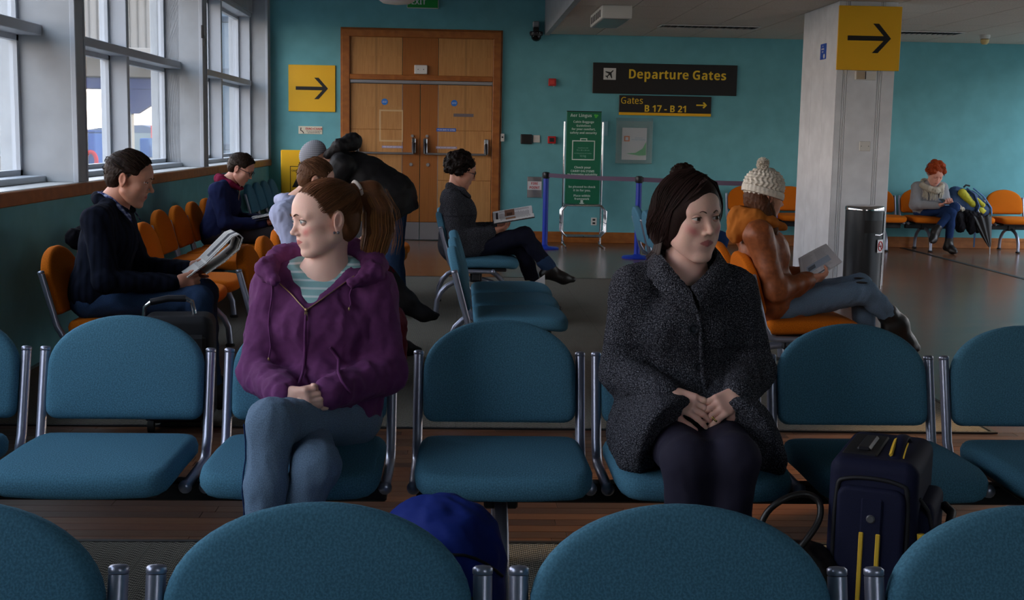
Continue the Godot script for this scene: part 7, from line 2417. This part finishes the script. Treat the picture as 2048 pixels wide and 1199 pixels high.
	s.cap(v3(-0.17, 0.79, -0.01), v3(0.17, 0.8, -0.01), 0.05, 0.055, 0.04)
	s.cap(v3(-0.16, 0.75, 0.06), v3(-0.1, 0.52, 0.12), 0.05, 0.06, 0.05)
	s.cap(v3(0.15, 0.75, 0.06), v3(0.1, 0.52, 0.12), 0.05, 0.06, 0.05)
	s.cap(v3(0.0, 0.76, 0.05), v3(0.0, 0.52, 0.11), 0.06, 0.07, 0.06)
	garment(o, "cloth", s, mt(c8(18, 17, 22), 0.9, 0, 0.2), 0.014, 0.012, 1.5)
	# canvas bag at the magazine reader's feet
	o = thing("canvas_bag", "beige canvas bag with papers at the magazine reader's feet", "bag", v3(0.52, 0, -9.1), 20)
	s = S.new()
	soft_box(s, v3(0, 0.1, 0), v3(0.15, 0.11, 0.09), 0.06, 0.04)
	garment(o, "body", s, mt(c8(142, 132, 108), 0.9, 0, 0.2), 0.012, 0.014, 1.5)
	part(o, "papers", G.new().sheet(func(a: float, b: float) -> Vector3: return v3(-0.08 + 0.2 * a, 0.19 + 0.12 * b * (0.4 + a), 0.02 + 0.03 * sin(a * 2) - 0.02 * b), 6, 3, 0.004), M.paper)
	part(o, "strap", G.new().tube([v3(-0.12, 0.17, 0.02), v3(-0.09, 0.27, 0.03), v3(0.0, 0.24, 0.06), v3(0.1, 0.16, 0.05)], 0.008, 6), mt(c8(90, 80, 64), 0.9))
	part(o, "zip_pull", G.new().tube([v3(-0.1, 0.31, -0.02), v3(-0.095, 0.27, -0.01), v3(-0.09, 0.22, 0.0)], 0.006, 6), M.chrome)
	# maroon bag by the boots
	o = thing("maroon_bag", "dark red bag standing by the boots behind the girl", "bag", v3(-0.37, 0, -6.78), 10)
	s = S.new()
	soft_box(s, v3(0, 0.21, 0), v3(0.08, 0.21, 0.13), 0.06, 0.04)
	garment(o, "body", s, mt(c8(112, 16, 30), 0.7, 0, 0.35), 0.012, 0.01, 1.3)
	part(o, "strap", G.new().tube([v3(0, 0.4, -0.1), v3(0.01, 0.52, -0.05), v3(0.01, 0.52, 0.05), v3(0, 0.4, 0.1)], 0.008, 6), M.leather_black)
	# things beside the red haired person
	o = thing("backpack", "yellow green and blue hiking backpack lying on the orange wall chair", "backpack", v3(6.55, 0.45, -15.82))
	var lime := mt(c8(186, 178, 36), 0.7)
	var petrol := mt(c8(44, 72, 110), 0.7)
	s = S.new()
	s.chain([v3(-0.16, 0.27, -0.05), v3(0.0, 0.2, 0.0), v3(0.16, 0.09, 0.06)], [0.11, 0.12, 0.1], 0.06)
	s.chain([v3(-0.2, 0.16, 0.0), v3(-0.05, 0.1, 0.04), v3(0.1, 0.06, 0.08)], [0.1, 0.09, 0.07], 0.05)
	garment(o, "body", s, petrol, 0.012, 0.008, 1.5)
	for q in [[v3(-0.12, 0.3, 0.07), v3(0.0, 0.16, 0.12), 0.055, 0.045], [v3(0.0, 0.28, 0.06), v3(0.13, 0.15, 0.13), 0.03, 0.035], [v3(0.1, 0.08, 0.14), v3(0.16, 0.08, 0.12), 0.05, 0.04], [v3(0.2, 0.09, 0.1), v3(0.25, 0.06, 0.09), 0.04, 0.03]]:
		var p := S.new()
		p.cap(q[0], q[1], q[2], q[3], 0.02)
		garment(o, "yellow_panel", p, lime, 0.01, 0.004, 2.0)
	part(o, "strap", G.new().tube([v3(-0.05, 0.36, 0.04), v3(0.02, 0.29, 0.125), v3(0.07, 0.14, 0.175), v3(0.03, 0.02, 0.17)], 0.018, 8, true, 0.5), petrol)
	part(o, "strap", G.new().tube([v3(0.05, 0.36, 0.0), v3(0.15, 0.26, 0.1), v3(0.24, 0.12, 0.14), v3(0.25, 0.03, 0.14)], 0.018, 8, true, 0.5), mt(c8(70, 110, 156), 0.7))
	part(o, "haul_loop", G.new().tube([v3(-0.08, 0.37, 0.0), v3(-0.05, 0.4, 0.0), v3(0.0, 0.39, 0.0)], 0.012, 6), dark)
	o = thing("folded_jacket", "black jacket hanging over the seat edge beside the red haired person", "jacket", v3(6.42, 0.2, -15.6))
	s = S.new()
	s.chain([v3(-0.16, 0.28, -0.04), v3(0.0, 0.27, 0.0), v3(0.18, 0.25, 0.0)], [0.06, 0.07, 0.06], 0.04)
	s.cap(v3(-0.12, 0.26, 0.06), v3(-0.08, 0.12, 0.08), 0.06, 0.06, 0.05)
	s.cap(v3(0.05, 0.26, 0.06), v3(0.06, 0.09, 0.08), 0.07, 0.05, 0.05)
	s.cap(v3(0.16, 0.25, 0.05), v3(0.15, 0.1, 0.07), 0.06, 0.04, 0.05)
	garment(o, "cloth", s, mt(c8(20, 18, 22), 0.85, 0, 0.25), 0.012, 0.014, 1.6)
	part(o, "hanging_strap", G.new().bx(0.09, 0.11, -0.12, 0.1, 0.1, 0.105), petrol)
	o = thing("pale_cloth", "crumpled beige cloth on top of the black jacket", "cloth", v3(6.28, 0.53, -15.57))
	s = S.new()
	s.chain([v3(-0.08, 0.03, 0), v3(0.0, 0.06, -0.02), v3(0.09, 0.02, 0.0)], [0.035, 0.045, 0.03], 0.03)
	garment(o, "cloth", s, mt(c8(186, 176, 158), 0.9, 0, 0.2), 0.009, 0.014, 2.5)
	o = thing("umbrella", "black closed umbrella leaning tip down from the wall seat", "umbrella", v3(6.69, 0.05, -15.42))
	part(o, "canopy", G.new().loops(9, 48, func(a: int, b: int) -> Vector3:
		var t := a / 8.0
		var ang := TAU * b / 48.0
		var rr := (0.012 + 0.115 * pow(t, 0.9)) * (1.0 + 0.16 * sin(ang * 8.0))
		return v3(-0.1 * t, 0.04 + 0.38 * t, -0.12 * t) + v3(cos(ang) * rr, 0.02 * sin(ang * 8.0) * t, sin(ang) * rr * 0.7)), mt(c8(20, 20, 24), 0.45, 0, 0.5))
	part(o, "tip", G.new().tube([v3(0.005, -0.05, 0.003), v3(0, 0.05, 0)], 0.008, 8), M.steel)
	part(o, "shaft", G.new().tube([v3(-0.09, 0.38, -0.1), v3(-0.12, 0.5, -0.14)], 0.007, 8), M.steel)

func page_print(w: int, h: int, pic: Color, ink: Color, ground: Color, sd: int) -> ImageTexture:
	# columns of grey type lines with one or two picture blocks
	var r := RandomNumberGenerator.new()
	r.seed = sd
	var im := Image.create(w, h, false, Image.FORMAT_RGB8)
	im.fill(ground)
	im.fill_rect(Rect2i(w / 12, h / 14, w / 2, h / 18), ink)
	for c in 2:
		var x0 := w / 12 + c * w * 5 / 12
		var y := h / 6
		while y < h * 13 / 14:
			im.fill_rect(Rect2i(x0, y, int(w * 0.36 * r.randf_range(0.7, 1.0)), maxi(1, h / 120)), ground.lerp(ink, 0.55))
			y += maxi(3, h / 48)
	im.fill_rect(Rect2i(w / 6, h * 3 / 10, w * 2 / 3, h / 4), pic)
	im.fill_rect(Rect2i(w / 5, h * 7 / 20, w / 5, h / 7), pic.darkened(0.35))
	return ImageTexture.create_from_image(im)

func printed(t: ImageTexture) -> StandardMaterial3D:
	var m := mt(Color.WHITE, 0.85, 0, 0.25)
	m.albedo_texture = t
	return m

func held_things() -> void:
	# newspaper folded over on itself
	var o := thing("newspaper", "folded newspaper held up by the man in the navy sweater", "newspaper", v3(-1.77, 0, -6.08), 108)
	var news := printed(page_print(256, 384, c8(90, 90, 96), c8(40, 40, 44), c8(214, 212, 208), 3))
	var bend := [v3(0, 0.655, 0.44), v3(0, 0.72, 0.53), v3(0, 0.8, 0.61), v3(0, 0.85, 0.66), v3(0, 0.862, 0.69), v3(0, 0.845, 0.708), v3(0, 0.79, 0.69), v3(0, 0.73, 0.62), v3(0, 0.67, 0.53)]
	var along := func(t: float) -> Vector3:
		var k := clampf(t, 0.0, 0.9999) * (bend.size() - 1)
		return (bend[int(k)] as Vector3).lerp(bend[int(k) + 1], k - int(k))
	part(o, "outer_sheet", G.new().sheet(func(a: float, b: float) -> Vector3: return along.call(a) + v3((b - 0.5) * 0.3, 0, 0), 32, 4, 0.005), news)
	part(o, "inner_sheet", G.new().sheet(func(a: float, b: float) -> Vector3: return along.call(0.08 + a * 0.84) * v3(1, 0.985, 0.985) + v3((b - 0.5) * 0.25, 0.004, 0.0), 24, 3, 0.003), news)
	part(o, "pink_band", G.new().sheet(func(a: float, b: float) -> Vector3: return along.call(0.5 + a * 0.12) + v3(-0.1 + b * 0.2, 0.0, 0.004), 6, 2, 0.001), mt(c8(170, 70, 110), 0.8))
	o = thing("newspaper", "flat newspaper in the lap of the young man with glasses", "newspaper", v3(-1.98, 0, -10.34), 90)
	part(o, "sheet", G.new().sheet(func(a: float, b: float) -> Vector3: return v3((b - 0.5) * 0.34, 0.66 + 0.05 * a + 0.012 * sin(b * PI), 0.3 + 0.24 * a), 10, 8, 0.006), news)
	part(o, "under_sheet", G.new().sheet(func(a: float, b: float) -> Vector3: return v3((b - 0.5) * 0.36, 0.645 + 0.06 * a, 0.33 + 0.25 * a), 8, 6, 0.004), M.print)
	o = thing("open_book", "small white open book held by the person in the lavender hoodie", "book", v3(-0.9, 0, -7.57), 90)
	for x in [-1.0, 1.0]:
		part(o, "page_block", G.new().sheet(func(a: float, b: float) -> Vector3: return v3(x * (0.002 + 0.1 * a), 0.7 + 0.1 * b + 0.02 * sin(a * PI), 0.42 + 0.1 * b - 0.012 * a), 8, 3, 0.01), M.paper)
	o = thing("magazine", "open glossy magazine held by the woman in the speckled coat", "magazine", v3(0.03, 0, -9.54), 90)
	var mags := [printed(page_print(192, 256, c8(150, 110, 86), c8(60, 50, 50), c8(222, 220, 218), 5)), printed(page_print(192, 256, c8(122, 86, 70), c8(40, 34, 40), c8(216, 214, 216), 7))]
	for k in 2:
		var x := -1.0 if k == 0 else 1.0
		var pg := part(o, "page", G.new().sheet(func(a: float, b: float) -> Vector3: return v3(x * 0.2 * a, 0.715 + 0.055 * b + (0.06 * a if k == 1 else 0.0) + 0.018 * sin(a * PI), 0.24 + 0.3 * b), 10, 6, 0.003), mags[k])
		part(o, "cover", G.new().sheet(func(a: float, b: float) -> Vector3: return v3(x * 0.205 * a, 0.707 + 0.055 * b + (0.06 * a if k == 1 else 0.0) + 0.018 * sin(a * PI), 0.236 + 0.308 * b), 10, 6, 0.003), M.print)
	# booklet of the woman in the leather jacket
	o = thing("booklet", "white printed booklet held open by the woman in the bobble hat", "booklet", Vector3.ZERO)
	var c := [v3(1.8, 0.752, -6.5), v3(1.971, 0.822, -6.6), v3(2.016, 0.741, -6.45), v3(1.79, 0.615, -6.36)]
	var nor: Vector3 = (c[1] - c[0]).cross(c[3] - c[0]).normalized()
	var leaf := func(off: float, grow: float, bow: float) -> Variant:
		return func(a: float, b: float) -> Vector3:
			var p: Vector3 = (c[3] as Vector3).lerp(c[2], a).lerp((c[0] as Vector3).lerp(c[1], a), b)
			return p + nor * (off + bow * sin(a * PI)) + (p - c[3]) * grow
	part(o, "page", G.new().sheet(leaf.call(0.0, 0.0, -0.006), 10, 6, 0.002), printed(page_print(256, 192, c8(176, 192, 214), c8(120, 120, 130), c8(222, 222, 230), 9)))
	part(o, "back_pages", G.new().sheet(leaf.call(0.006, 0.015, -0.004), 8, 5, 0.003), M.paper)
	o = thing("glove", "dark maroon knitted glove on the lap of the leather jacket woman", "glove", v3(1.9, 0.595, -6.42), 60)
	var s := S.new()
	hand(s, v3(0, 0, -0.08), v3(0.1, -0.12, 1), v3(0, -1, 0.0), 1.0, [10, 12, 14, 16], 1.05, 0.16, 0.8)
	garment(o, "knit", s, mt(c8(84, 18, 36), 0.95, 0, 0.2), 0.005, 0.0)
	part(o, "cuff", G.new().tube([v3(0, 0, -0.08), v3(-0.01, 0.01, -0.16)], [0.032, 0.036], 14), mt(c8(28, 22, 26), 0.95))
	o = thing("phone", "blue cased phone in the hands of the red haired person", "phone", v3(6.08, 0.645, -15.44), 20)
	part(o, "case", G.new().box(T(0, 0, 0, 0, -60), v3(0.075, 0.145, 0.01), 0.004), mt(c8(70, 120, 160), 0.4))
	part(o, "screen", G.new().box(T(0, 0.004, 0.003, 0, -60), v3(0.066, 0.13, 0.006), 0.001), M.black)
